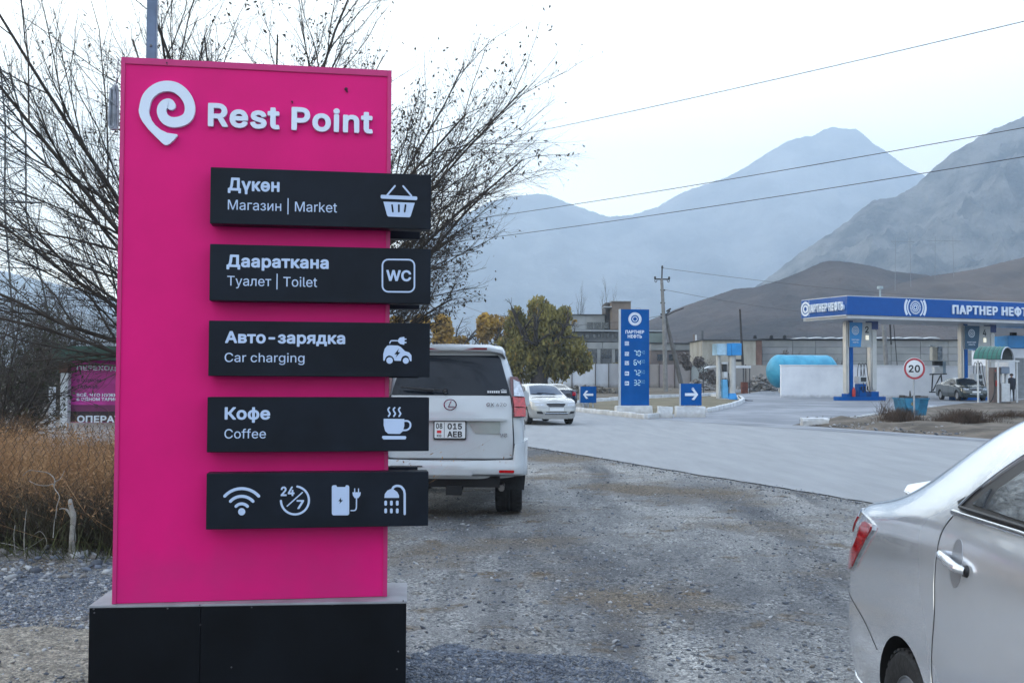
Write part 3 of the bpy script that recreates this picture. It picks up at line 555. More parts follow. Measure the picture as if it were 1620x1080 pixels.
GLYPHS["R"] = {
 32: (188, []),
 67: (510, [[372,16,412,44,442,77,463,117,474,157,468,162,412,162,372,96,348,77,316,62,260,55,204,68,156,102,133,133,119,165,106,245,113,325,132,373,156,407,196,437,236,451,292,452,348,432,385,397,412,346,474,349,464,389,444,428,420,457,388,483,354,501,316,513,268,518,220,513,180,501,140,479,102,445,74,405,53,357,41,301,39,237,45,181,59,133,80,93,111,53,148,24,186,5,228,-6,284,-8,332,0]]),
 77: (628, [[568,510,480,511,472,503,351,188,320,96,312,88,279,188,154,508,59,508,58,4,64,-2,120,-1,124,4,123,388,128,404,282,4,296,-2,336,-2,345,4,496,399,502,396,502,4,512,-2,568,0],[504,411,504,421]]),
 84: (449, [[252,-2,259,4,259,12,259,444,268,450,418,452,418,508,36,511,30,500,30,460,36,450,180,450,191,444,191,4,196,-2]]),
 97: (389, [[338,3,338,267,333,299,318,331,298,354,274,369,210,386,146,381,88,355,56,323,42,299,42,289,98,272,122,303,146,319,178,328,218,327,242,318,263,299,272,275,273,251,258,234,114,210,82,198,56,179,34,147,29,115,32,75,50,37,90,5,138,-9,178,-10,210,-3,242,14,274,44,275,3,282,-2,330,-2],[272,179,273,131,268,107,250,79,226,60,194,49,154,48,122,58,102,75,95,91,95,115,100,131,116,147,162,164,266,182]]),
 99: (396, [[302,360,270,376,238,384,198,386,158,380,126,368,97,348,74,324,54,292,40,252,33,212,33,164,42,116,54,84,78,47,102,24,134,5,198,-10,262,-2,318,28,355,76,364,100,358,106,310,118,302,116,279,76,254,58,214,49,174,53,150,65,126,89,111,116,102,148,99,204,108,252,130,292,158,316,198,327,246,321,279,300,302,260,361,276,359,292,342,322]]),
 101: (404, [[206,386,166,382,134,372,102,352,78,329,58,300,42,260,34,220,33,172,38,132,50,92,89,36,118,13,150,-1,222,-10,270,-2,315,20,348,52,367,92,310,106,278,69,254,55,214,48,174,54,145,68,121,92,106,124,99,164,102,167,366,167,373,172,373,204,361,276,347,308,326,337,277,372,246,382],[99,228,110,268,134,301,166,321,206,328,246,321,275,300,296,268,306,228,294,223,110,223]]),
 102: (254, [[82,-1,138,-2,144,4,145,324,218,325,226,326,230,332,226,381,146,382,147,444,157,460,170,468,194,472,228,468,243,516,234,526,170,531,122,514,98,493,84,468,74,382,10,381,4,372,4,332,10,325,74,325,79,316,79,4]]),
 103: (425, [[366,381,318,381,311,373,310,324,278,359,246,378,198,386,150,380,118,366,94,349,54,296,36,237,34,157,51,93,86,44,110,26,142,11,206,3,254,14,278,30,302,58,308,53,309,-11,303,-43,289,-67,262,-85,214,-95,166,-90,134,-74,102,-40,52,-67,51,-75,68,-99,110,-132,142,-144,182,-152,262,-147,320,-123,346,-99,361,-75,372,-43,374,-11,374,373],[198,328,246,320,278,296,302,253,310,205,306,149,287,101,254,72,214,61,166,67,134,88,110,125,99,181,103,237,123,285,158,317]]),
 104: (410, [[57,511,51,500,51,4,57,-2,105,-2,116,4,120,260,135,292,153,310,177,322,209,327,255,316,284,284,294,244,294,4,305,-2,353,-2,359,4,359,252,353,292,341,324,321,352,297,370,265,382,233,386,201,384,169,374,141,356,121,331,116,340,115,508]]),
 105: (167, [[109,-2,116,4,116,372,109,381,53,381,51,4,61,-2],[40,476,46,460,61,447,93,442,121,460,128,476,127,492,109,518,77,525,61,520,48,508,40,492]]),
 107: (381, [[57,511,51,500,51,4,57,-2,105,-2,116,4,117,140,153,175,289,4,297,-2,369,0,372,4,207,212,207,220,362,380,281,378,121,215,116,228,115,508]]),
 108: (189, [[57,511,51,498,53,58,67,26,97,3,137,-4,177,0,181,10,169,55,129,57,121,66,117,82,116,506,105,511]]),
 110: (410, [[353,-2,359,4,358,260,348,308,331,340,306,364,281,377,249,385,217,386,161,370,137,351,121,331,114,340,113,381,53,380,51,4,57,-2,105,-2,116,4,120,260,135,292,153,310,177,322,209,327,255,316,284,284,294,244,294,4,305,-2]]),
 111: (415, [[166,382,134,371,102,352,74,324,54,292,34,220,33,172,38,132,63,68,86,39,110,18,142,1,174,-7,246,-6,278,4,310,22,334,44,358,78,373,116,381,156,377,244,350,311,327,340,302,360,270,376,238,384],[214,328,258,316,292,284,312,236,317,172,304,116,278,76,246,55,198,49,158,60,124,92,104,140,99,204,111,260,134,297,166,320]]),
 114: (259, [[57,-2,105,-2,116,4,116,236,124,276,142,300,169,317,193,323,245,324,245,380,241,386,201,386,169,378,145,364,121,337,114,348,113,381,53,380,51,4]]),
 116: (227, [[210,-1,214,8,202,55,170,52,146,56,132,72,128,96,128,320,138,325,202,325,206,376,194,381,130,381,125,472,66,473,61,384,10,381,5,376,4,336,10,325,58,325,63,320,63,88,68,56,87,24,122,1,162,-6]]),
 124: (230, [[92,-166,132,-166,143,-160,140,675,92,675,86,664,86,-160]]),
 1052: (628, [[568,510,480,511,472,503,351,188,320,96,312,88,279,188,154,508,59,508,58,4,64,-2,120,-1,124,4,123,388,128,404,282,4,296,-2,336,-2,345,4,496,399,502,396,502,4,512,-2,568,0],[504,411,504,421]]),
 1058: (449, [[252,-2,259,4,259,12,259,444,268,450,418,452,418,508,36,511,30,500,30,460,36,450,180,450,191,444,191,4,196,-2]]),
 1072: (389, [[338,3,338,267,333,299,318,331,298,354,274,369,210,386,146,381,88,355,56,323,42,299,42,289,98,272,122,303,146,319,178,328,218,327,242,318,263,299,272,275,273,251,258,234,114,210,82,198,56,179,34,147,29,115,32,75,50,37,90,5,138,-9,178,-10,210,-3,242,14,274,44,275,3,282,-2,330,-2],[272,179,273,131,268,107,250,79,226,60,194,49,154,48,122,58,102,75,95,91,95,115,100,131,116,147,162,164,266,182]]),
 1075: (304, [[57,-2,105,-2,116,4,116,316,121,321,289,321,289,381,53,380,51,4]]),
 1077: (404, [[206,386,166,382,134,372,102,352,78,329,58,300,42,260,34,220,33,172,38,132,50,92,89,36,118,13,150,-1,222,-10,270,-2,315,20,348,52,367,92,310,106,278,69,254,55,214,48,174,54,145,68,121,92,106,124,99,164,102,167,366,167,373,172,373,204,361,276,347,308,326,337,277,372,246,382],[99,228,110,268,134,301,166,321,206,328,246,321,275,300,296,268,306,228,294,223,110,223]]),
 1079: (343, [[75,19,107,3,139,-4,211,-3,267,20,290,40,306,64,315,104,307,144,283,173,247,192,242,200,271,216,291,240,300,272,297,304,275,345,235,374,179,386,123,379,75,355,47,320,38,288,43,279,99,279,108,304,123,318,147,329,171,332,195,329,215,320,229,304,236,280,232,256,211,232,187,222,136,216,136,176,139,170,195,165,227,150,246,120,245,96,238,80,207,56,163,50,115,65,91,97,35,97,30,88,40,56]]),
 1080: (411, [[57,-2,113,0,289,265,294,252,294,4,305,-2,353,-2,360,4,357,380,297,378,121,112,116,124,114,380,53,380,51,4]]),
 1083: (400, [[10,-2,50,0,74,7,98,23,119,52,131,84,141,140,151,316,162,321,274,321,284,316,284,4,290,-2,346,-1,348,380,89,380,73,116,64,84,52,68,34,60,10,58,4,52,4,4]]),
 1085: (409, [[353,-2,358,4,355,380,295,380,293,236,289,225,281,225,121,225,116,236,114,380,53,380,51,4,57,-2,105,-2,116,4,119,164,289,165,293,156,293,4,297,-1]]),
 1090: (325, [[138,-2,186,-2,195,4,195,316,202,323,318,324,318,380,7,380,7,324,122,323,130,316,130,4]]),
 1091: (389, [[49,-141,93,-147,133,-140,165,-121,189,-93,373,379,309,381,301,375,197,76,189,84,87,379,17,379,159,3,145,-45,125,-76,101,-87,60,-85,47,-133]]),
}
# ------------------------------------------------------------------ numpy noise
_rng = np.random.RandomState(5)
_PERM = _rng.permutation(512).astype(np.int64)
_PERM = np.concatenate([_PERM, _PERM, _PERM])
_GR = _rng.uniform(0, 2 * np.pi, 512)
def pn(x, y):
    """2D gradient noise, about -0.7..0.7"""
    xi = np.floor(x).astype(np.int64); yi = np.floor(y).astype(np.int64)
    xf = x - xi; yf = y - yi
    u = xf * xf * xf * (xf * (xf * 6 - 15) + 10); v = yf * yf * yf * (yf * (yf * 6 - 15) + 10)
    def g(ix, iy, dx, dy):
        h = _GR[_PERM[(_PERM[ix & 511] + (iy & 511))] & 511]
        return np.cos(h) * dx + np.sin(h) * dy
    a = g(xi, yi, xf, yf); b = g(xi + 1, yi, xf - 1, yf); c = g(xi, yi + 1, xf, yf - 1); d = g(xi + 1, yi + 1, xf - 1, yf - 1)
    return (a * (1 - u) + b * u) * (1 - v) + (c * (1 - u) + d * u) * v
def fbm(x, y, o=5, lac=2.03, g=0.5):
    s = 0; a = 1.0
    for i in range(o):
        s = s + a * pn(x + 17.3 * i, y - 9.1 * i); x = x * lac; y = y * lac; a *= g
    return s
def ridged(x, y, o=5, g=0.55):
    s = 0; a = 1.0
    for i in range(o):
        s = s + a * (0.5 - np.abs(pn(x + 7.7 * i, y + 3.1 * i))) ; x = x * 2.1; y = y * 2.1; a *= g
    return s
def grid_mesh(name, X, Y, Z, m, parent=None, smooth=True):
    h, wd = X.shape
    me = bpy.data.meshes.new(name)
    n = h * wd
    me.vertices.add(n)
    me.vertices.foreach_set('co', np.stack([X, Y, Z], -1).reshape(-1).astype(np.float32))
    idx = np.arange(n).reshape(h, wd)
    q = np.stack([idx[:-1, :-1], idx[:-1, 1:], idx[1:, 1:], idx[1:, :-1]], -1).reshape(-1, 4)
    me.loops.add(q.size); me.loops.foreach_set('vertex_index', q.reshape(-1).astype(np.int32))
    me.polygons.add(len(q)); me.polygons.foreach_set('loop_start', np.arange(0, q.size, 4, dtype=np.int32))
    me.update(calc_edges=True); me.validate()
    me.materials.append(m)
    if smooth: me.shade_smooth()
    return link(bpy.data.objects.new(name, me), parent)
def tri_mesh(name, V, F, m, parent=None, smooth=False, midx=None):
    """V (n,3), F (k,3 or 4) numpy"""
    me = bpy.data.meshes.new(name)
    me.vertices.add(len(V)); me.vertices.foreach_set('co', np.asarray(V, np.float32).reshape(-1))
    F = np.asarray(F, np.int32); c = F.shape[1]
    me.loops.add(F.size); me.loops.foreach_set('vertex_index', F.reshape(-1))
    me.polygons.add(len(F)); me.polygons.foreach_set('loop_start', np.arange(0, F.size, c, dtype=np.int32))
    if midx is not None: me.polygons.foreach_set('material_index', np.asarray(midx, np.int32))
    me.update(calc_edges=True)
    for q in (m if isinstance(m, (list, tuple)) else [m]): me.materials.append(q)
    if smooth: me.shade_smooth()
    return link(bpy.data.objects.new(name, me), parent)

# ------------------------------------------------------------------ road geometry (shared)
RD = Vector((-0.364, 0.931, 0)).normalized()          # road direction, away from the camera
RN = Vector((RD.y, -RD.x, 0))                          # to the right of the road
RO = G(1380, 797)                                      # a point on the near edge
RW = (G(1270, 674.5) - RO).dot(RN)                     # width of the carriageway
def road_uv(x, y):
    return (x - RO.x) * RN.x + (y - RO.y) * RN.y, (x - RO.x) * RD.x + (y - RO.y) * RD.y

# ------------------------------------------------------------------ ground
def node_ground():
    m = bpy.data.materials.new("gravel_ground"); m.use_nodes = True
    t = m.node_tree; N = t.nodes; L = t.links; p = N['Principled BSDF']
    p.inputs['Roughness'].default_value = 0.92; p.inputs['Specular IOR Level'].default_value = 0.25
    g = N.new("ShaderNodeNewGeometry")
    def noise(sc, det=6, ro=0.6, vec=None, dist=0.0):
        n = N.new("ShaderNodeTexNoise"); n.inputs['Scale'].default_value = sc; n.inputs['Detail'].default_value = det
        n.inputs['Roughness'].default_value = ro; n.inputs['Distortion'].default_value = dist
        L.new(vec or g.outputs['Position'], n.inputs['Vector']); return n.outputs[0]
    def ramp(f, a, b, ca=(0, 0, 0), cb=(1, 1, 1)):
        r = N.new("ShaderNodeValToRGB"); r.color_ramp.elements[0].position = a; r.color_ramp.elements[1].position = b
        r.color_ramp.elements[0].color = (*ca, 1); r.color_ramp.elements[1].color = (*cb, 1)
        L.new(f, r.inputs[0]); return r.outputs[0]
    def mix(f, a, b, bt='MIX'):
        x = N.new("ShaderNodeMix"); x.data_type = 'RGBA'; x.blend_type = bt
        if isinstance(f, float): x.inputs[0].default_value = f
        else: L.new(f, x.inputs[0])
        for s_, v in ((6, a), (7, b)):
            if isinstance(v, tuple): x.inputs[s_].default_value = (*v, 1)
            else: L.new(v, x.inputs[s_])
        return x.outputs[2]
    # long streaks that follow the wheel tracks
    mp_ = N.new("ShaderNodeMapping"); mp_.inputs['Rotation'].default_value = (0, 0, rad(-24)); mp_.inputs['Scale'].default_value = (0.9, 0.22, 1)
    L.new(g.outputs['Position'], mp_.inputs[0])
    trk = noise(0.8, 5, 0.6, mp_.outputs[0], 0.6)
    big = noise(0.35, 4)
    base = mix(ramp(trk, 0.38, 0.62), (0.100, 0.102, 0.108), (0.275, 0.27, 0.26))
    base = mix(ramp(big, 0.50, 0.62), base, (0.135, 0.112, 0.088))
    base = mix(ramp(noise(1.7, 6, 0.65), 0.57, 0.68), base, (0.115, 0.086, 0.058))
    # stones seen as grain: voronoi cells of two sizes
    def cells(sc, lo, hi, amt, col):
        v = N.new("ShaderNodeTexVoronoi"); v.inputs['Scale'].default_value = sc; L.new(g.outputs['Position'], v.inputs['Vector'])
        s_ = N.new("ShaderNodeSeparateColor"); L.new(v.outputs['Color'], s_.inputs[0])
        return v.outputs['Distance'], ramp(s_.outputs[0], lo, hi), s_.outputs[1]
    d1, m1, c1 = cells(42, 0.45, 0.55, 1, None)
    d2, m2, c2 = cells(95, 0.3, 0.6, 1, None)
    tone = ramp(c1, 0.0, 1.0, (0.42, 0.43, 0.45), (1.75, 1.74, 1.70))
    base = mix(ramp(noise(2.2, 4), 0.35, 0.6), base, mix(1.0, base, tone, 'MULTIPLY'))
    tone2 = ramp(c2, 0.0, 1.0, (0.62, 0.63, 0.66), (1.45, 1.44, 1.4))
    base = mix(1.0, base, tone2, 'MULTIPLY')
    # far ground: dry earth and scrub
    sp = N.new("ShaderNodeSeparateXYZ"); L.new(g.outputs['Position'], sp.inputs[0])
    far = N.new("ShaderNodeMapRange"); far.inputs['From Min'].default_value = 36; far.inputs['From Max'].default_value = 60
    L.new(sp.outputs['Y'], far.inputs[0])
    base = mix(far.outputs[0], base, mix(ramp(noise(0.25, 8), 0.4, 0.62), (0.115, 0.092, 0.066), (0.175, 0.150, 0.118)))
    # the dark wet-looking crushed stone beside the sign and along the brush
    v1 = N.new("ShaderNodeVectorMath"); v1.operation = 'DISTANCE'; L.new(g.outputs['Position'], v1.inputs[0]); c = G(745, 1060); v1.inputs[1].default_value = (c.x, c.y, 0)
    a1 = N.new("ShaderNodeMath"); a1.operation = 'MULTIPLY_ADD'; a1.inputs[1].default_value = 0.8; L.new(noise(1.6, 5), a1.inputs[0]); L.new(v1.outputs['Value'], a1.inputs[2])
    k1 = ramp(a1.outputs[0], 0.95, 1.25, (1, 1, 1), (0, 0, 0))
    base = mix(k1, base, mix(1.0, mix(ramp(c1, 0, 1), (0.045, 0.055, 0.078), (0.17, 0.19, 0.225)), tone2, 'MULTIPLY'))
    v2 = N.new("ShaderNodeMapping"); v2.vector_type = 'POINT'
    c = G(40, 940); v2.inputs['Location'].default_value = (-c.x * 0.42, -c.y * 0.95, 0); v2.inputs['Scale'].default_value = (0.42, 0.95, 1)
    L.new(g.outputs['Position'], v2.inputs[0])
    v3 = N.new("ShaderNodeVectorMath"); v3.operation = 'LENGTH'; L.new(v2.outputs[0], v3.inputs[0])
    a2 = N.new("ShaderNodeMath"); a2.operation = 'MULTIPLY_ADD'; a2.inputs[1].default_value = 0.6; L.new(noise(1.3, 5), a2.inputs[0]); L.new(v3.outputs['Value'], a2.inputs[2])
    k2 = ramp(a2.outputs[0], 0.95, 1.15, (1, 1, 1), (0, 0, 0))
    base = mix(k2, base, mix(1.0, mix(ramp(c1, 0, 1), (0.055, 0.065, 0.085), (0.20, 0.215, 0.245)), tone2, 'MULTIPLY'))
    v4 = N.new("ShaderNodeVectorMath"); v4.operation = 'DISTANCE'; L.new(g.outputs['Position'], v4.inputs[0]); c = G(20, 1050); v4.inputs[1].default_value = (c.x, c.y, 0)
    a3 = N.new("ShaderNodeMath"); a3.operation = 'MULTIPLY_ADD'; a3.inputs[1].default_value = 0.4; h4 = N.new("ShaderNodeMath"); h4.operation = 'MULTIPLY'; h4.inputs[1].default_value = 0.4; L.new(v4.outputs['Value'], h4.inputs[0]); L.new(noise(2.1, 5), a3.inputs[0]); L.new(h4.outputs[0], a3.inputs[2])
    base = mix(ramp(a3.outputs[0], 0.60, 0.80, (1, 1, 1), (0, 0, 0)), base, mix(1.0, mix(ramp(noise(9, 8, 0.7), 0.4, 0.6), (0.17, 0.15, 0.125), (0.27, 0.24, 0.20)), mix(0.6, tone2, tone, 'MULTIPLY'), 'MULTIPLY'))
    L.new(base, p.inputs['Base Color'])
    h1 = mix(0.5, ramp(d1, 0.0, 0.6, (1, 1, 1), (0, 0, 0)), ramp(d2, 0.0, 0.6, (1, 1, 1), (0, 0, 0)))
    h = mix(0.35, h1, noise(14, 8, 0.7), 'ADD')
    b = N.new("ShaderNodeBump"); b.inputs['Strength'].default_value = 0.9; b.inputs['Distance'].default_value = 0.016
    L.new(h, b.inputs['Height']); L.new(b.outputs[0], p.inputs['Normal'])
    return m

def gh(X, Y):
    """ground relief as numpy, on top of gz"""
    t = np.clip((Y - 44) / 19, 0, 1); z = 0.30 * t * t * (3 - 2 * t)
    t = np.clip((Y - 72) / 28, 0, 1); z = z + 0.42 * t * t * (3 - 2 * t)
    ru = (X - RO.x) * RN.x + (Y - RO.y) * RN.y
    lot = np.clip(-ru / 0.8, 0, 1)
    near = np.clip((34 - Y) / 10, 0, 1) * lot
    rel = 0.035 * fbm(X * 0.45, Y * 0.45, 3) + 0.016 * fbm(X * 2.2 + 5, Y * 1.6, 4) - 0.02
    # wheel ruts running beside the road
    rel = rel - 0.018 * np.exp(-((ru + 2.3 + 0.25 * np.sin(Y * 0.4)) / 0.22) ** 2) - 0.016 * np.exp(-((ru + 3.9 + 0.25 * np.sin(Y * 0.4)) / 0.24) ** 2)
    bank = 0.10 * np.clip((-X - 3.0) / 0.8, 0, 1) * np.exp(-((Y - 9.6) / 0.9) ** 2)
    z = z - 0.012 * np.clip(ru / 0.3, 0, 1) + near * rel + bank + 0.006 * (1 - np.clip(ru / 0.3, 0, 1))
    return z

def spaced(a, b, lo, hi, fine, far_growth=1.12):
    out = list(np.arange(lo, hi, fine)); s = fine; x = hi
    while x < b: out.append(x); s *= far_growth; x += s
    out.append(b); x = lo; s = fine; pre = []
    while x > a: s *= far_growth; x -= s; pre.append(max(x, a))
    return np.array(pre[::-1] + out)
gx = spaced(-9000, 9000, -5.2, 6.5, 0.065)
gy = spaced(-400, 9000, 4.2, 15.0, 0.06, 1.06)
GX, GY = np.meshgrid(gx, gy)
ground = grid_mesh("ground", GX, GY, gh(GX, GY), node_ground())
tag(ground, kind='structure')

def sheet(name, poly, lift, m, cell=4.0, bulge=0.0, kind='structure', parent=None, rough=0.0):
    """a thin sheet that follows the ground; its outline is given in world xy"""
    b = bmesh.new()
    f = b.faces.new([b.verts.new((x, y, 0)) for x, y in poly])
    xs = [p[0] for p in poly]; ys = [p[1] for p in poly]
    def cut(lo, hi, ax):
        k = math.ceil(lo / cell)
        while k * cell < hi:
            co = [0, 0, 0]; no = [0, 0, 0]; co[ax] = k * cell; no[ax] = 1
            bmesh.ops.bisect_plane(b, geom=b.verts[:] + b.edges[:] + b.faces[:], plane_co=co, plane_no=no, dist=1e-5); k += 1
    cut(min(xs), max(xs), 0); cut(min(ys), max(ys), 1)
    n = len(poly)
    for v in b.verts:
        z = gz(v.co.x, v.co.y) + lift
        if bulge:
            d = 1e9
            for i in range(n):
                a = Vector(poly[i]); c = Vector(poly[(i + 1) % n]); e = c - a
                t = max(0, min(1, (v.co.xy - a).dot(e) / max(1e-9, e.length_squared)))
                d = min(d, (v.co.xy - a - e * t).length)
            z += bulge * min(1, d / 1.4)
            if rough: z += rough * float(fbm(np.array([v.co.x * 0.9]), np.array([v.co.y * 0.9]), 3)[0]) * min(1, d / .6)
        v.co.z = z
    bmesh.ops.recalc_face_normals(b, faces=b.faces)
    if b.faces and sum(f.normal.z for f in b.faces) < 0: bmesh.ops.reverse_faces(b, faces=b.faces)
    me = bpy.data.meshes.new(name); b.to_mesh(me); b.free(); me.materials.append(m); me.shade_smooth()
    o = link(bpy.data.objects.new(name, me), parent)
    if kind: o['kind'] = kind
    return o

asphalt = mat("worn_asphalt", (0.240, 0.245, 0.25), 0.88, var=0, col2=(0.285, 0.29, 0.295), vscale=1.0, bump=0.3, bscale=60, stretch=(2.2, 0.35, 1), detail=10, cov=(0.35, 0.65))
asphalt2 = mat("forecourt_asphalt", (0.15, 0.16, 0.18), 0.8, var=0, col2=(0.25, 0.26, 0.28), vscale=0.35, bump=0.3, bscale=60, stretch=(1, 1, 1), detail=10, cov=(0.38, 0.62))
def road_pt(u, v): 
    q = RO + RN * u + RD * v
    return q.x, q.y
rng = random.Random(3)
# ragged near edge, straight far edge
edge = []
v = -40.0
while v < 420:
    edge.append(road_pt(0.03 * math.sin(v * 0.9) + rng.uniform(-0.035, 0.035), v)); v += 0.35 if v < 40 else 12
rp = edge + [road_pt(RW, 420), road_pt(RW, 120), road_pt(RW, 60), road_pt(RW, 20), road_pt(RW, -40)]
road = sheet("road", rp, 0.02, asphalt, cell=9.0)

# forecourt
fc = [G(1010, 662.5), G(1100, 640), G(1128, 628.5), G(1236, 622.5)]
fcp = [(q.x, q.y) for q in fc] + [(52, 78), (60, 60), road_pt(RW - 0.01, -40), road_pt(RW - 0.01, 0)]
forecourt = sheet("forecourt", fcp, 0.028, asphalt2, cell=5.0)

# paler worn band along the far side of the carriageway
pale = mat("dusty_asphalt", (0.30, 0.31, 0.33), 0.9, var=0.1, vscale=1.2, bump=0.2, bscale=60)
band = sheet("road_edge_band", [road_pt(RW - 0.55, -30), road_pt(RW - 0.2, -30), road_pt(RW - 0.22, 46), road_pt(RW - 0.5, 46)], 0.034, pale, cell=9)

# ------------------------------------------------------------------ mountains and hills
def ridge(name, prof, D, front, back, m, seed, relief, scale, nu=260, nv=90, base=-2.0, power=1.25, jag=0.6, spur=0.0):
    prof = sorted(prof)
    pxs = np.array([p[0] for p in prof]); pys = np.array([p[1] for p in prof])
    u = np.linspace(pxs[0], pxs[-1], nu)
    py = np.interp(u, pxs, pys)
    ker = np.array([1, 2, 1]) / 4.0
    py[1:-1] = np.convolve(py, ker, 'valid')
    py = py + jag * fbm(u * 0.11 + seed, u * 0 + seed, 4)
    yh = 596 + ROLL * (u - 810)
    H = CAM_H + (yh - py) / FPX * D
    v = np.linspace(-1, 1, nv)
    Yc = D + 0.0 * u
    U, V = np.meshgrid(u, v)
    Hc = np.interp(U, u, H)
    dist = np.where(V < 0, D + V * front, D + V * back)
    X = (U - 810) / FPX * D * (1 + 0 * V)
    Yv = dist
    a = np.abs(V)
    sh = (1 - a) ** power
    rd = ridged(X / scale + seed, Yv / (scale * 1.6) + seed * 2, 6) - 0.75
    fine = fbm(X / (scale * 0.16), Yv / (scale * 0.16), 4)
    env = np.minimum(1, a * 5.0) * (1 - a)
    Z = Hc * sh + env * Hc * (relief * rd + 0.045 * fine)
    if spur:
        Z = Z + env * Hc * spur * np.maximum(0, np.sin(X / scale * 2.2 + Yv / scale * 1.1 + 2 * fbm(X / scale / 2, Yv / scale / 2, 2)))
    lim = CAM_H + (Hc - CAM_H) * (Yv / D) * 0.985 - 0.2
    Z = np.where(V < -0.02, np.minimum(Z, lim), Z)
    Z = np.where(a > 0.985, base, np.maximum(Z, base))
    o = grid_mesh(name, X, Yv, Z, m)
    return tag(o, kind='structure')

rock_far = mat("far_rock", (0.05, 0.048, 0.046), 0.95, var=0, col2=(0.30, 0.285, 0.265), vscale=0.004, detail=10, bump=0, spec=0.1)
rock_mid = mat("mid_rock", (0.025, 0.023, 0.021), 0.95, var=0, col2=(0.24, 0.22, 0.19), vscale=0.016, detail=12, spec=0.1, cov=(0.40, 0.60))
rock_hill = mat("hill_earth", (0.030, 0.023, 0.021), 0.95, var=0, col2=(0.095, 0.070, 0.058), vscale=0.016, detail=12, spec=0.1, cov=(0.38, 0.62))
for m_, sc_, di_ in ((rock_far, 0.010, 90), (rock_mid, 0.022, 50), (rock_hill, 0.05, 9)):
    t_ = m_.node_tree; nb = t_.nodes.new("ShaderNodeTexNoise"); nb.inputs['Scale'].default_value = sc_; nb.inputs['Detail'].default_value = 8; nb.inputs['Roughness'].default_value = 0.62
    gp = t_.nodes.new("ShaderNodeNewGeometry"); t_.links.new(gp.outputs['Position'], nb.inputs['Vector'])
    bp = t_.nodes.new("ShaderNodeBump"); bp.inputs['Distance'].default_value = di_; bp.inputs['Strength'].default_value = 1.0
    t_.links.new(nb.outputs[0], bp.inputs['Height']); t_.links.new(bp.outputs[0], t_.nodes['Principled BSDF'].inputs['Normal'])
far_prof = [(-900, 330), (-500, 350), (-300, 385), (0, 428), (100, 452), (200, 478), (300, 474), (500, 432), (640, 388), (680, 370), (700, 358), (740, 336), (770, 319), (800, 311), (850, 305), (870, 308), (900, 321), (935, 333), (962, 342), (1000, 339), (1040, 326), (1080, 303), (1150, 279), (1180, 263), (1215, 240), (1245, 222), (1265, 215.5), (1290, 212), (1302, 204), (1318, 198), (1330, 200), (1345, 202), (1357, 201), (1368, 210), (1385, 226), (1402, 236), (1425, 254), (1445, 267), (1465, 276), (1520, 300), (1700, 380), (2100, 420), (2600, 350)]
ridge("far_mountain", far_prof, 4300, 1500, 900, rock_far, 3.1, 0.20, 520, nu=1300, nv=71, power=1.15, jag=1.4)
mid_prof = [(1120, 510), (1170, 470), (1214, 441), (1240, 420), (1268, 398), (1318, 366), (1344, 348), (1360, 333), (1383, 316), (1398, 313), (1413, 312), (1435, 302), (1452, 291), (1475, 268), (1509, 241), (1540, 222), (1574, 203), (1620, 184), (1700, 150), (1850, 120), (2100, 160), (2500, 90)]
ridge("rocky_mountain", mid_prof, 1750, 800, 360, rock_mid, 7.7, 0.75, 215, nu=560, nv=231, power=1.2, jag=2.4)
hill_prof = [(820, 585), (900, 562), (960, 535), (1031, 505), (1076, 486), (1115, 473), (1161, 457), (1199, 453.5), (1230, 444), (1268, 429), (1302, 414), (1318, 411.5), (1344, 414), (1383, 421), (1413, 429), (1467, 434), (1560, 470), (1700, 520)]
ridge("brown_hill", hill_prof, 640, 300, 180, rock_hill, 1.3, 0.26, 95, nu=360, nv=151, power=1.15, jag=0.9)
hill2_prof = [(1300, 520), (1360, 480), (1410, 452), (1467, 437), (1509, 431), (1547, 425), (1585, 415), (1620, 407), (1720, 385), (1900, 370), (2300, 400)]
ridge("near_hill", hill2_prof, 560, 260, 150, mat("near_hill_earth", (0.038, 0.029, 0.026), 0.95, var=0, col2=(0.105, 0.078, 0.062), vscale=0.02, detail=12, spec=0.1), 4.9, 0.28, 85, nu=280, nv=121, power=1.2, jag=0.9)
left_prof = [(-2600, 330), (-1500, 420), (-700, 452), (-200, 470), (0, 480), (150, 500), (320, 520), (600, 540), (760, 560), (900, 588)]
ridge("left_hill", left_prof, 1900, 700, 400, rock_mid, 9.2, 0.2, 260, nu=200, nv=61, power=1.2, jag=0.8)

# ------------------------------------------------------------------ the air
hz = MB(); hz.box2(-5200, 5200, -300, 5230, -6, 1120)
hm = bpy.data.materials.new("haze_air"); hm.use_nodes = True
hn = hm.node_tree; hn.nodes.clear()
ho = hn.nodes.new("ShaderNodeOutputMaterial"); hv = hn.nodes.new("ShaderNodeVolumePrincipled")
HAZE = 0.00038
hv.inputs['Density'].default_value = HAZE
hv.inputs['Color'].default_value = (0.66, 0.81, 0.98, 1)
hv.inputs['Anisotropy'].default_value = 0.3
hn.links.new(hv.outputs[0], ho.inputs['Volume'])
hzo = hz.build("haze", hm)
tag(hzo, kind='stuff')
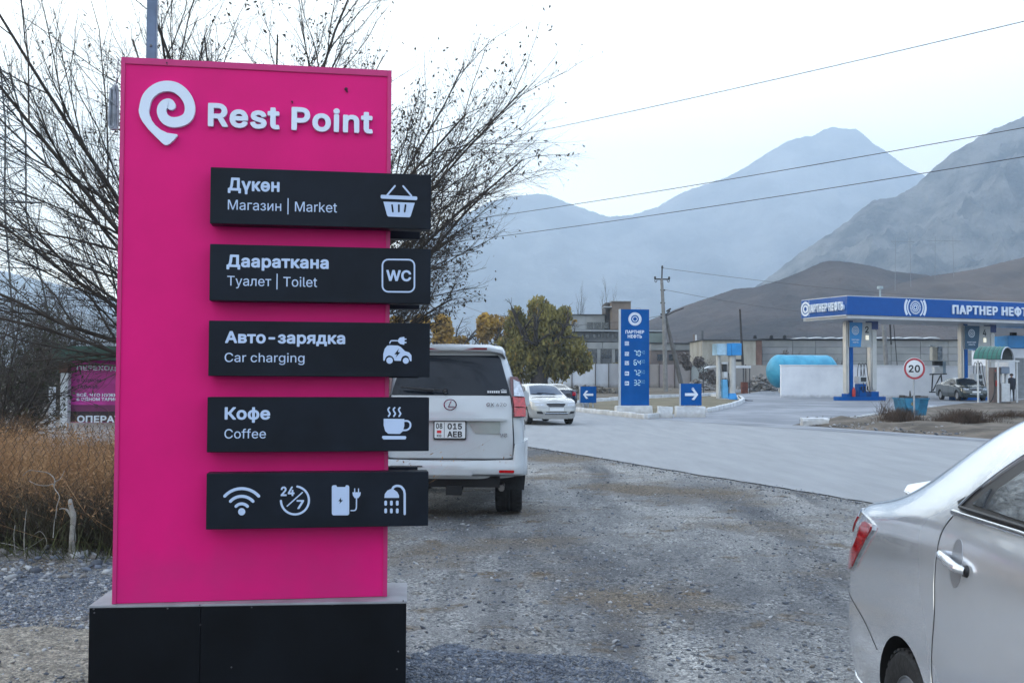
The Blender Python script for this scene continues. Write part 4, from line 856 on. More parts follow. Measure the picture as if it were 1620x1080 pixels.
# ------------------------------------------------------------------ the pink totem sign
YAW = rad(9.2)
D0 = 5.60
o_ = P(177, 955, D0)
SP = Plane((o_.x, o_.y, 0), YAW)
pink = mat("pink_cladding", (0.70, 0.004, 0.17), 0.5, var=0.06, vscale=1.2, bump=0.02, bscale=4, rvar=0.06, dirt=(0.42, 0.03, 0.15), dirtz=1.2, spec=0.22)
board_m = mat("black_board", (0.007, 0.010, 0.016), 0.45, var=0.25, vscale=2.5, rvar=0.08, spec=0.16)
back_m = mat("base_black_panel", (0.003, 0.004, 0.006), 0.45, var=0.3, vscale=2.0, rvar=0.08, spec=0.15)
cap_m = mat("grey_metal_cap", (0.30, 0.31, 0.33), 0.5, metal=0.3, var=0.12, vscale=6)
emb_m = mat("pale_raised_letters", (0.66, 0.72, 0.82), 0.4, var=0.03)
steel = mat("dark_screw", (0.12, 0.12, 0.13), 0.4, metal=0.8)

def smooth_line(pts, n=6, closed=False):
    pts = [Vector(p) for p in pts]; k = len(pts); out = []
    rng_ = range(k if closed else k - 1)
    for i in rng_:
        p0 = pts[(i - 1) % k] if (closed or i > 0) else pts[0]
        p1 = pts[i]; p2 = pts[(i + 1) % k]
        p3 = pts[(i + 2) % k] if (closed or i + 2 < k) else pts[-1]
        for j in range(n):
            t = j / n
            out.append(0.5 * ((2 * p1) + (-p0 + p2) * t + (2 * p0 - 5 * p1 + 4 * p2 - p3) * t * t + (-p0 + 3 * p1 - 3 * p2 + p3) * t ** 3))
    if not closed: out.append(pts[-1])
    return out

tot = thing("totem_sign", "tall bright pink totem sign with white spiral emblem and five black boards", "sign", (SP.o.x, SP.o.y, 0), YAW)
u1, zb1 = SP.uv(612, 943); uL, zt0 = SP.uv(188, 90); uR, zt1 = SP.uv(620, 112)
zbot = SP.uv(177, 955)[1]; W_ = (u1 + uR) / 2; ztop = (zt0 + zt1) / 2
TH = 0.26
b = MB(); b.box2(0.012, W_ - 0.012, 0.004, TH, zbot, ztop - 0.03); b.build("body", pink, tot, bevel=0.003)
b = MB()
for x0, x1, z0, z1 in ((0, 0.022, zbot, ztop), (W_ - 0.022, W_, zbot, ztop), (0.022, W_ - 0.022, ztop - 0.035, ztop)):
    b.box2(x0, x1, -0.004, TH + 0.004, z0, z1)
b.build("edge_trim", mat("pink_edge", (0.52, 0.012, 0.15), 0.45, var=0.06), tot, bevel=0.002)
# the base: a folded metal cap over black panels
bo = P(140, 957.5, D0 - 0.035)
BPL = Plane((bo.x, bo.y, 0), rad(5.4))
bw = BPL.uv(644, 951)[0]; bz = BPL.uv(140, 957.5)[1]
base = thing("sign_base_tmp", None, None); bpy.data.objects.remove(base)
def in_sign(x, y, z):
    """from the base's own frame to the sign's"""
    q = BPL.o + BPL.u * x - BPL.n * y
    d = q - SP.o
    return (d.dot(SP.u), -d.dot(SP.n), z)
def base_box(x0, x1, y0, y1, z0, z1, name, m, bevel=0.0):
    b = MB(); b.box2(x0, x1, y0, y1, z0, z1)
    b.v = [in_sign(*p) for p in b.v]
    return b.build(name, m, tot, bevel=bevel)
DEP = 0.52
seam = BPL.uv(317, 1000)[0]
base_box(0.0, bw, -0.004, DEP, bz - 0.012, bz, "base_cap", cap_m, 0.003)
base_box(0.004, seam - 0.0008, 0, DEP - 0.01, -0.05, bz - 0.013, "base_panel", back_m, 0.002)
base_box(seam + 0.0008, bw - 0.004, 0, DEP - 0.01, -0.05, bz - 0.013, "base_panel", back_m, 0.002)
b = MB()
for px, py in ((148, 963), (149, 969), (265, 962), (316, 956.5), (317, 988), (398, 960), (526, 956), (638, 950), (366, 1055), (630, 1030), (628, 1058)):
    a, z = BPL.uv(px, py, 0.004)
    p = in_sign(a, -0.002, z)
    b.lathe([(0.0045, 0.004), (0.004, -0.003), (0.0, -0.004)], 8, 'Y', p)
b.build("screw", steel, tot)['kind'] = 'stuff'

# ---- emblem and raised name
def zA(x, y): return (170 + x / 3.0566, 80 + y / 3.0566)
def zB(x, y): return (170 + x / 3.0, 380 + y / 3.0)
def zC(x, y): return (120 + x / 2.793, 700 + y / 2.793)
def onsign(z, off=0.0):
    return lambda x, y, w_=0: SP.uv(*z(x, y), off)
A = onsign(zA, 0.02)
def solid_outline(poly, y0, y1, name, m, parent):
    b = MB(); b.prism([tuple(p) for p in poly], y0, y1); return b.build(name, m, parent, bevel=0)
# the spiral: a closed ribbon outline that ends in a round tip; the tail is a pin point
cl = smooth_line([(176, 292, 0), (187, 240, 0), (209, 206, 0), (245, 181, 0), (287, 172, 0), (330, 180, 0), (366, 206, 0), (391, 243, 0), (399, 283, 0), (390, 318, 0), (366, 338, 0), (332, 347, 0), (301, 344, 0), (276, 328, 0), (263, 303, 0), (264, 277, 0), (279, 259, 0), (298, 255, 0), (309, 267, 0)], 5)
n_ = len(cl); Lf = []; Rt = []
for i, p in enumerate(cl):
    t = (cl[min(i + 1, n_ - 1)] - cl[max(i - 1, 0)]).normalized(); nn = Vector((-t.y, t.x, 0))
    wd = 50 - 8 * max(0, (i / n_ - 0.55) / 0.45)
    Lf.append(p + nn * wd / 2); Rt.append(p - nn * wd / 2)
t = (cl[-1] - cl[-2]).normalized(); a0 = math.atan2(t.y, t.x); r_ = 21
tip = [cl[-1] + Vector((math.cos(a0 + math.pi / 2 - math.pi * i / 8), math.sin(a0 + math.pi / 2 - math.pi * i / 8), 0)) * r_ for i in range(1, 8)]
tail_out = [(152, 300), (158, 322), (170, 345), (195, 378), (232, 416), (266, 449), (276, 456), (288, 458), (300, 452), (318, 436), (339, 412), (337, 406)]
tail_in = [(290, 399), (258, 384), (232, 362), (212, 335), (203, 310)]
b = MB(); n_ = len(Lf); rib = []
for p, q in zip(Lf, Rt):
    (a0_, b0_), (a1_, b1_) = A(p.x, p.y), A(q.x, q.y); rib += [(a0_, -0.022, b0_), (a1_, -0.022, b1_), (a1_, 0.003, b1_), (a0_, 0.003, b0_)]
b.add(rib, [(4 * i + k, 4 * i + (k + 1) % 4, 4 * i + 4 + (k + 1) % 4, 4 * i + 4 + k) for i in range(n_ - 1) for k in range(4)])
ends_ = [Lf[-1]] + tip + [Rt[-1]]
b.prism([A(p.x, p.y) for p in ends_], -0.022, 0.003)
if (Lf[0] - Vector((288, 285, 0))).length < (Rt[0] - Vector((288, 285, 0))).length: o0, i0 = Rt[0], Lf[0]
else: o0, i0 = Lf[0], Rt[0]
b.prism([A(o0.x, o0.y)] + [A(x, y) for x, y in tail_out + tail_in] + [A(i0.x, i0.y)], -0.022, 0.003)
b.build("spiral_emblem", emb_m, tot, fix=True)
x0, z0 = A(485, 366); x1, z1 = A(1283, 402); capz = A(485, 253)[1] - z0
lay, ga, gb = text_layout("Rest Point", 'B', 0.012)
kx = (x1 - x0) / (gb - ga)
for ch, ox, vs, fs in lay:
    b = MB(); solid_glyph(b, vs, fs, x0 + (ox - ga) * kx, z0 + (z1 - z0) * (ox / gb) + 0.026 * capz / CAPH['B'], kx, capz / CAPH['B'], 0.003, -0.020)
    b.build("letter", emb_m, tot, fix=False)
# specks of dirt on the pink face
b = MB()
for px, py, r in ((547.5, 141, 0.010), (264, 100, 0.006), (462, 161, 0.005)):
    a, z = SP.uv(px, py)
    b.lathe([(r, 0.002), (r * 0.8, -0.005), (0, -0.006)], 7, 'Y', (a, 0.0, z))
    b.lathe([(r * 0.6, 0.002), (r * 0.5, -0.004), (0, -0.005)], 6, 'Y', (a + r * 0.5, 0.0, z - r * 1.3))
b.build("speck", mat("dark_speck", (0.05, 0.01, 0.03), 0.8), tot)['kind'] = 'stuff'

# ---- boards
BOFF = 0.115
boards = [((332.6, 263.9), (332.6, 352), (682, 277), (682, 364)),
          ((331.7, 385), (331.5, 475), (681.7, 394.7), (681.3, 480.7)),
          ((330, 506), (329.8, 594), (680, 512), (680, 596.7)),
          ((327.7, 627), (327.7, 714.3), (678.7, 629.3), (678.7, 714)),
          ((326.6, 747), (326, 836), (677.8, 747), (677.5, 832.5))]
ink = mat("pale_blue_print", (0.46, 0.56, 0.74), 0.5, var=0.03)
BO = []
for k, (tl, bl, tr, br) in enumerate(boards):
    q = [SP.uv(*c, BOFF) for c in (tl, bl, tr, br)]
    xa = (q[0][0] + q[1][0]) / 2; xb = (q[2][0] + q[3][0]) / 2
    zt = (q[0][1] + q[2][1]) / 2; zb = (q[1][1] + q[3][1]) / 2
    b = MB(); b.box2(xa, xb, -BOFF, -0.004, zb, zt)
    o = b.build("sign_board", board_m, tot, bevel=0.0025, seg=1)
    BO.append((o, xa, xb, zb, zt))
    b = MB(); b.box2(xa + 0.30, xb - 0.03, TH + 0.006, TH + 0.085, zb - 0.006, zt - 0.006)
    b.build("back_board", board_m, tot, bevel=0.0025, seg=1)
off = BOFF
A = onsign(zA, off); B = onsign(zB, off); C = onsign(zC, off)
def line(f, T, txt, xa, xb, ya, yb, capx, font):
    """one printed line: from its left end to its right end, baseline ya..yb, cap height read off the photograph"""
    x0, z0 = T(xa, ya); x1, z1 = T(xb, yb); cp = T(xa, ya - capx)[1] - z0
    lay, a, b_ = text_layout(txt, font)
    f.text(txt, x0, x1, (z0 + z1) / 2, cp, font)
def pl(f, T, pts, m=0): f.poly([T(*p) for p in pts], m)
def st(f, T, pts, wd, m=0, closed=False, cap=True):
    s = abs(T(100, 100)[0] - T(101, 100)[0]); f.stroke([T(*p) for p in pts], wd * s, m, closed, cap)
def dk(f, T, c, r, m=0, n=24):
    f.poly([T(c[0] + r * math.cos(2 * math.pi * i / n), c[1] + r * math.sin(2 * math.pi * i / n)) for i in range(n)], m)
def arc(c, r, a0, a1, n=16):
    return [(c[0] + r * math.cos(rad(a0 + (a1 - a0) * i / n)), c[1] + r * math.sin(rad(a0 + (a1 - a0) * i / n))) for i in range(n + 1)]
def rrect(x0, y0, x1, y1, r, sk=0.0, n=5):
    pts = []
    for cx, cy, a in ((x1 - r, y0 + r, -90), (x1 - r, y1 - r, 0), (x0 + r, y1 - r, 90), (x0 + r, y0 + r, 180)):
        pts += [(cx + r * math.cos(rad(a + 90 * i / n)), cy + r * math.sin(rad(a + 90 * i / n)) + sk * (cx - x0)) for i in range(n + 1)]
    return pts
BY = -BOFF
two = [ink, board_m]
# 1 market
f = Flat(BY); line(f, A, "Дүкөн", 582, 832, 678, 683, 63, 'B'); f.build("lettering", ink, BO[0][0])
f = Flat(BY); line(f, A, "Магазин | Market", 582, 1110, 769, 784, 48, 'R'); f.build("lettering", ink, BO[0][0])
f = Flat(BY)
st(f, A, [(1390, 655), (1352, 700)], 9); st(f, A, [(1430, 656), (1469, 702)], 9)
pl(f, A, [(1325, 698), (1494, 706), (1498, 710), (1498, 720), (1494, 724), (1325, 716), (1321, 712), (1321, 702)])
pl(f, A, [(1334, 731), (1486, 737), (1466, 802), (1460, 807), (1358, 803), (1352, 797)])
for x, dx in ((1376, 4), (1409, 0), (1441, -4)): st(f, A, [(x, 748), (x + dx, 779)], 9, 1)
f.build("basket_icon", two, BO[0][0])
# 2 toilet
f = Flat(BY); line(f, B, "Даараткана", 565, 1050, 127, 136, 59, 'B'); f.build("lettering", ink, BO[1][0])
f = Flat(BY); line(f, B, "Туалет | Toilet", 568, 995, 215, 222, 46, 'R'); f.build("lettering", ink, BO[1][0])
f = Flat(BY); st(f, B, rrect(1305, 91, 1457, 244, 28, 0.01), 8, closed=True)
line(f, B, "WC", 1323, 1441, 194, 194, 52, 'B'); f.build("toilet_icon", ink, BO[1][0])
# 3 charging
f = Flat(BY); line(f, B, "Авто-зарядка", 558, 1128, 486, 494, 57, 'B'); f.build("lettering", ink, BO[2][0])
f = Flat(BY); line(f, B, "Car charging", 556, 935, 576, 580, 43, 'R'); f.build("lettering", ink, BO[2][0])
f = Flat(BY)
pl(f, B, [(1309, 571), (1309, 540), (1316, 514), (1328, 500), (1340, 498), (1378, 499), (1392, 506), (1412, 526), (1432, 532), (1443, 546), (1443, 573), (1436, 573), (1428, 552), (1416, 546), (1402, 550), (1394, 562), (1393, 572), (1362, 571), (1358, 558), (1348, 549), (1336, 546), (1324, 552), (1318, 562), (1316, 571)])
dk(f, B, (1339, 570), 15.5); dk(f, B, (1416, 571), 14.5)
pl(f, B, [(1383, 514), (1362, 541), (1374, 541), (1368, 556), (1390, 531), (1378, 531)], 1)
st(f, B, smooth_line([(1340, 488, 0), (1345, 478, 0), (1358, 476, 0), (1380, 477, 0)], 4), 6)
pl(f, B, [(1380, 470), (1388, 461), (1408, 458), (1410, 466), (1419, 466), (1419, 472), (1410, 472), (1410, 482), (1419, 482), (1419, 488), (1410, 488), (1408, 496), (1390, 492), (1380, 484)])
f.build("car_charging_icon", two, BO[2][0])
# 4 coffee
f = Flat(BY); line(f, B, "Кофе", 556, 772, 849, 851, 59, 'B'); f.build("lettering", ink, BO[3][0])
f = Flat(BY); line(f, B, "Coffee", 555, 752, 938, 940, 44, 'R'); f.build("lettering", ink, BO[3][0])
f = Flat(BY)
pl(f, B, [(1311, 846), (1409, 847), (1409, 880), (1402, 905), (1388, 918), (1332, 917), (1318, 904), (1311, 878)])
st(f, B, smooth_line([(1408, 857, 0), (1425, 857, 0), (1437, 868, 0), (1436, 887, 0), (1422, 899, 0), (1405, 901, 0)], 5), 9)
pl(f, B, [(1306, 927), (1414, 928), (1419, 934), (1414, 944), (1310, 944), (1302, 935)])
for dx in (0, 25, 50):
    st(f, B, smooth_line([(1338 + dx, 794, 0), (1332 + dx, 802, 0), (1336 + dx, 813, 0), (1341 + dx, 822, 0), (1334 + dx, 834, 0)], 4), 8)
f.build("coffee_cup_icon", two, BO[3][0])
# 5 services
f = Flat(BY)
c = (733, 303)
for r in (101, 67, 34): st(f, C, arc(c, r, -138, -42, 18), 14)
dk(f, C, (733, 304), 16)
f.build("wireless_icon", ink, BO[4][0])
f = Flat(BY)
st(f, C, arc((968, 254), 62, -80, 178, 26), 10)
line(f, C, "24", 905, 966, 235, 235, 42, 'B'); line(f, C, "7", 975, 1008, 292, 292, 40, 'B')
st(f, C, [(1001, 219), (934, 279)], 6)
f.build("round_the_clock_icon", ink, BO[4][0])
f = Flat(BY)
pl(f, C, rrect(1131, 187, 1208, 320, 9)); pl(f, C, [(1150, 186), (1194, 186), (1190, 195), (1154, 195)], 1)
pl(f, C, [(1172, 241), (1160, 258), (1168, 258), (1164, 270), (1180, 253), (1171, 253)], 1)
st(f, C, smooth_line([(1216, 299, 0), (1232, 298, 0), (1239, 288, 0), (1240, 262, 0), (1240, 244, 0)], 5), 6)
pl(f, C, [(1222, 218), (1259, 218), (1257, 232), (1248, 244), (1232, 244), (1224, 232)])
st(f, C, [(1232, 203), (1232, 216)], 5); st(f, C, [(1249, 203), (1249, 216)], 5)
f.build("phone_charging_icon", two, BO[4][0])
f = Flat(BY)
st(f, C, [(1453, 314), (1453, 226)] + [tuple(p.xy) for p in smooth_line([(1450, 210, 0), (1437, 194, 0), (1418, 190, 0), (1404, 196, 0), (1398, 206, 0)], 4)], 11)
pl(f, C, [(1363, 243), (1365, 226), (1376, 211), (1390, 204), (1405, 206), (1420, 217), (1428, 232), (1428, 243)])
for x in (1369, 1394, 1420):
    for y in (266, 300): pl(f, C, rrect(x - 6, y - 11, x + 6, y + 11, 5, n=3))
f.build("shower_icon", ink, BO[4][0])

# ---- coil of cable hanging from the sign's left edge
cb = P(180, 205, D0 + 0.02)
coil = thing("cable_coil", "grey coil of cable tied up at the left edge of the pink sign", "cable", (cb.x, cb.y, cb.z), YAW)
cm = mat("grey_cable", (0.30, 0.32, 0.36), 0.5, var=0.3, vscale=20)
rr = random.Random(8); b = MB()
for k in range(16):
    dx = rr.uniform(-0.016, 0.012); dy = rr.uniform(-0.02, 0.02); h = 0.20 + rr.uniform(-0.02, 0.02); wv = 0.011 + rr.uniform(0, 0.005)
    pts = smooth_line([(dx - wv, dy, 0.02), (dx - wv * 0.9, dy, 0.1), (dx - wv * 0.7, dy, h), (dx, dy, h + 0.02), (dx + wv * 0.7, dy, h), (dx + wv, dy, 0.1), (dx + wv, dy, 0.02), (dx, dy, 0.0 + 0.012 * rr.random())], 4, True)
    b.tube(pts + [pts[0]], 0.0042, 5, caps=False)
b.build("loops", cm, coil, smooth=60)
b = MB(); b.tube(smooth_line([(-0.018, -0.024, 0.15), (0.0, -0.028, 0.135), (0.019, -0.024, 0.12), (0.0, 0.02, 0.13), (-0.018, -0.022, 0.15)], 5), 0.003, 5)
b.tube(smooth_line([(0.0, 0, 0.22), (0.012, 0, 0.28), (0.016, 0.01, 0.38)], 5), 0.003, 5); b.build("tie", cm, coil, smooth=60)

# ---- steel post behind the sign
pp = P(240, 90, D0 + 0.75)
post = thing("steel_post", "square blue grey steel post rising behind the pink sign", "post", (pp.x, pp.y, 0), YAW)
b = MB(); b.box2(-0.028, 0.028, -0.028, 0.028, -0.05, 4.4); b.build("shaft", mat("blue_grey_paint", (0.11, 0.16, 0.24), 0.45, var=0.15, vscale=8), post, bevel=0.004)
b = MB(); b.box2(-0.034, 0.034, -0.034, 0.034, 4.4, 4.415); b.build("end_cap", steel, post)
b = MB(); b.lathe([(0.008, 0), (0.007, -0.008), (0, -0.009)], 6, 'Y', (0.0, -0.028, P(240, 75, D0 + .75).z)); b.build("bolt", steel, post)
# ------------------------------------------------------------------ vehicles
glass_m = mat("dark_car_glass", (0.012, 0.016, 0.022), 0.05, var=0.1, spec=0.25)
tint_m = mat("blue_tinted_glass", (0.035, 0.06, 0.10), 0.08, var=0.1, spec=0.4)
rubber = mat("tyre_rubber", (0.018, 0.018, 0.019), 0.8, var=0.3, vscale=14, bump=0.2, bscale=60)
trim_m = mat("black_trim", (0.012, 0.012, 0.014), 0.45, var=0.15)
under_m = mat("underbody_black", (0.008, 0.008, 0.009), 0.9, var=0.3)
chrome = mat("chrome_trim", (0.62, 0.64, 0.68), 0.12, metal=1.0, var=0.03)
alloy = mat("alloy_wheel", (0.36, 0.37, 0.39), 0.3, metal=0.9, var=0.1)
redlens = mat("red_lens", (0.42, 0.008, 0.012), 0.08, var=0.25, vscale=30, coat=1.0)
clearlens = mat("clear_lens", (0.42, 0.44, 0.48), 0.12, metal=0.4, var=0.25, vscale=30, coat=1.0)
groove_dark = mat("panel_groove", (0.02, 0.02, 0.022), 0.8, var=0.1)
plate_m = mat("number_plate_white", (0.62, 0.64, 0.66), 0.4, var=0.04)
plate_ink = mat("number_plate_black", (0.012, 0.012, 0.014), 0.5, var=0.05)

def loft(stations, cap0=True, cap1=True):
    """half sections (x, y, z) from the bottom centre line round to the top centre line, mirrored"""
    N = len(stations[0]); vs = []
    ring = 2 * N - 2
    for s in stations:
        vs += [tuple(p) for p in s]
        vs += [(p[0], -p[1], p[2]) for p in reversed(s[1:-1])]
    fs = []
    for i in range(len(stations) - 1):
        for j in range(ring):
            j2 = (j + 1) % ring
            fs.append((i * ring + j, i * ring + j2, (i + 1) * ring + j2, (i + 1) * ring + j))
    def capf(i, flip):
        o = i * ring
        for j in range(N - 1):
            a, b = o + j, o + j + 1
            c = o + (ring - j - 1) % ring if j + 1 < N - 1 else None
            d = o + (ring - j) % ring
            if j == 0: f = (a, b, o + ring - 1)
            elif j + 1 == N - 1: f = (a, b, d)
            else: f = (a, b, c, d)
            fs.append(tuple(reversed(f)) if flip else f)
    if cap0: capf(0, True)
    if cap1: capf(len(stations) - 1, False)
    return vs, fs

def make_body(name, stations, paint, parent, arches, sub=2, inner=0.30, creases=None):
    vs, fs = loft(stations)
    me = bpy.data.meshes.new(name); me.from_pydata(vs, [], fs)
    b = bmesh.new(); b.from_mesh(me); bmesh.ops.remove_doubles(b, verts=b.verts, dist=1e-4); bmesh.ops.recalc_face_normals(b, faces=b.faces); b.to_mesh(me); b.free()
    me.materials.append(paint); me.materials.append(under_m)
    o = bpy.data.objects.new(name, me); COL.objects.link(o)
    sm = o.modifiers.new("s", 'SUBSURF'); sm.levels = sub; sm.render_levels = sub
    dg = bpy.context.evaluated_depsgraph_get()
    pre = bpy.data.meshes.new_from_object(o.evaluated_get(dg))
    bb = bmesh.new(); bb.from_mesh(pre); bmesh.ops.triangulate(bb, faces=bb.faces); bvh = BVHTree.FromBMesh(bb); bb.free()
    cut = MB()
    for (x, z, r, wy) in arches:
        for sgn in (1, -1):
            y0, y1 = (wy - inner) * sgn, (wy + 0.4) * sgn
            prof = [(r, min(y0, y1)), (r, max(y0, y1))]
            cut.lathe(prof, 40, 'Y', (x, 0, z), 0)
            cut.box2(x - r * 0.98, x + r * 0.98, min(y0, y1), max(y0, y1), -0.6, z * 0.5, 0) if False else None
    res = o
    if arches:
        cm_ = bpy.data.meshes.new("cutter"); cm_.from_pydata(cut.v, [], cut.f); cm_.materials.append(under_m)
        q = bmesh.new(); q.from_mesh(cm_); bmesh.ops.recalc_face_normals(q, faces=q.faces); q.to_mesh(cm_); q.free()
        co = bpy.data.objects.new("cutter", cm_); COL.objects.link(co)
        bm_ = o.modifiers.new("b", 'BOOLEAN'); bm_.operation = 'DIFFERENCE'; bm_.object = co; bm_.solver = 'EXACT'
        bm_.material_mode = 'TRANSFER'
        dg.update()
        dg = bpy.context.evaluated_depsgraph_get()
        me2 = bpy.data.meshes.new_from_object(o.evaluated_get(dg))
        bpy.data.objects.remove(co)
    else: me2 = pre
    bpy.data.objects.remove(o)
    me2.name = name
    me2.shade_smooth(); me2.set_sharp_from_angle(angle=rad(38))
    ob = link(bpy.data.objects.new(name, me2), parent)
    return ob, bvh

def cast(bvh, view, a, b):
    """view: L/R side (x,z), B back (y,z), F front (y,z), T top (x,y)"""
    if view == 'L': o, d = Vector((a, 5, b)), Vector((0, -1, 0))
    elif view == 'R': o, d = Vector((a, -5, b)), Vector((0, 1, 0))
    elif view == 'B': o, d = Vector((-5, a, b)), Vector((1, 0, 0))
    elif view == 'F': o, d = Vector((12, a, b)), Vector((-1, 0, 0))
    else: o, d = Vector((a, b, 5)), Vector((0, 0, -1))
    h = bvh.ray_cast(o, d)
    if h[0] is None:
        n = bvh.find_nearest(o + d * 4.2)
        return n[0], -d
    n = h[1]
    if n.dot(d) > 0: n = -n
    return h[0], n

def patch(name, bvh, view, poly, m, parent, off=0.004, cell=0.07, thick=0.008, smooth=True):
    """a panel cut to an outline and laid on the body"""
    b = bmesh.new()
    f = b.faces.new([b.verts.new((x, y, 0)) for x, y in poly])
    for ax in (0, 1):
        lo = min(p[ax] for p in poly); hi = max(p[ax] for p in poly)
        k = math.ceil(lo / cell + 0.01)
        while k * cell < hi - 1e-3:
            co = [0, 0, 0]; no = [0, 0, 0]; co[ax] = k * cell; no[ax] = 1
            bmesh.ops.bisect_plane(b, geom=b.verts[:] + b.edges[:] + b.faces[:], plane_co=co, plane_no=no, dist=1e-4); k += 1
    # long outline edges also get vertices
    b.verts.ensure_lookup_table()
    pos = {}; nor = {}
    for v in b.verts:
        p, n = cast(bvh, view, v.co.x, v.co.y)
        pos[v] = p + n * off; nor[v] = n
    be = [e for e in b.edges if e.is_boundary]
    low = {}
    for v in b.verts: v.co = pos[v]
    for e in be:
        for v in e.verts:
            if v not in low: low[v] = b.verts.new(pos[v] - nor[v] * thick)
        a, c = e.verts
        b.faces.new((a, c, low[c], low[a]))
    bmesh.ops.recalc_face_normals(b, faces=b.faces)
    me = bpy.data.meshes.new(name); b.to_mesh(me); b.free()
    me.materials.append(m)
    if smooth: me.shade_smooth(); me.set_sharp_from_angle(angle=rad(40))
    return link(bpy.data.objects.new(name, me), parent)

def on_line(bvh, view, pts, step=0.04, off=0.0):
    out = []
    for i in range(len(pts) - 1):
        a, b = Vector(pts[i][:2]), Vector(pts[i + 1][:2]); n = max(1, int((b - a).length / step))
        for k in range(n + (1 if i == len(pts) - 2 else 0)):
            q = a + (b - a) * (k / n); p, nn = cast(bvh, view, q.x, q.y); out.append(p + nn * off)
    return out
def seam(mb, bvh, view, pts, r=0.0035, off=-0.0015, mat_=0):
    mb.tube(on_line(bvh, view, pts, off=off), r, 5, mat_)
def sm2(pts, n=5, closed=False): return [(p[0], p[1]) for p in smooth_line([(a, b, 0) for a, b in pts], n, closed)]

_WH = {}
def wheel(parent, x, y, r, wd, spokes=5, name="wheel", dark=False):
    """tyre with its rim as a sub-part; the outer side looks along sign(y)"""
    key = (round(r, 3), round(wd, 3), spokes, y > 0, dark)
    if key not in _WH:
        s = 1 if y > 0 else -1
        t = MB()
        prof = [(r * 0.66, -wd * 0.42), (r * 0.80, -wd * 0.50), (r * 0.93, -wd * 0.49), (r * 0.985, -wd * 0.40), (r, -wd * 0.28), (r, -wd * 0.10), (r * 0.982, -wd * 0.085), (r * 0.982, -wd * 0.055), (r, -wd * 0.04), (r, wd * 0.04), (r * 0.982, wd * 0.055), (r * 0.982, wd * 0.085), (r, wd * 0.10), (r, wd * 0.28), (r * 0.985, wd * 0.40), (r * 0.93, wd * 0.49), (r * 0.80, wd * 0.50), (r * 0.66, wd * 0.42)]
        t.lathe(prof, 40, 'Y', (0, 0, 0), closed=True)
        # shoulder tread blocks
        for k in range(36):
            a = 2 * math.pi * k / 36
            for sg in (1, -1):
                c = (math.cos(a) * r * 0.992, sg * wd * 0.37, math.sin(a) * r * 0.992)
                t.box(c, (r * 0.10, wd * 0.16, r * 0.03), ry=-a + math.pi / 2)
        R = MB()
        R.lathe([(r * 0.68, s * wd * 0.40), (r * 0.64, s * wd * 0.43), (r * 0.61, s * wd * 0.38), (r * 0.58, -s * wd * 0.2), (r * 0.10, -s * wd * 0.22)], 40, 'Y', (0, 0, 0))
        for k in range(spokes):
            a = 2 * math.pi * k / spokes + 0.3
            ca, sa = math.cos(a), math.sin(a)
            hw0, hw1 = r * 0.10, r * 0.075
            p = []
            for rr_, hw, yy in ((r * 0.08, hw0, wd * 0.30), (r * 0.35, hw0 * 0.8, wd * 0.33), (r * 0.62, hw1 * 1.3, wd * 0.36)):
                for e in (-1, 1):
                    for dpt in (0, -0.03):
                        p.append((rr_ * ca - e * hw * sa, s * (yy + dpt), rr_ * sa + e * hw * ca))
            F = []
            for q in (0, 4):
                F += [(q, q + 2, q + 6, q + 4), (q + 1, q + 5, q + 7, q + 3), (q, q + 4, q + 5, q + 1), (q + 2, q + 3, q + 7, q + 6)]
            R.add(p, F)
        R.lathe([(0, s * wd * 0.36), (r * 0.10, s * wd * 0.35), (r * 0.13, s * wd * 0.31)], 16, 'Y', (0, 0, 0))
        a = t.build(name, rubber, None, smooth=35); c = R.build("rim", alloy if not dark else trim_m, None, smooth=35)
        _WH[key] = (a.data, c.data); bpy.data.objects.remove(a); bpy.data.objects.remove(c)
    tm, rm = _WH[key]
    o = link(bpy.data.objects.new(name, tm), parent); o.location = (x, y, r)
    q = link(bpy.data.objects.new("rim", rm), o)
    return o

def interp(points_table, x):
    xs = [t[0] for t in points_table]
    if x <= xs[0]: return points_table[0][1]
    for i in range(len(points_table) - 1):
        if x <= xs[i + 1]:
            t = (x - xs[i]) / (xs[i + 1] - xs[i]); return points_table[i][1] * (1 - t) + points_table[i + 1][1] * t
    return points_table[-1][1]

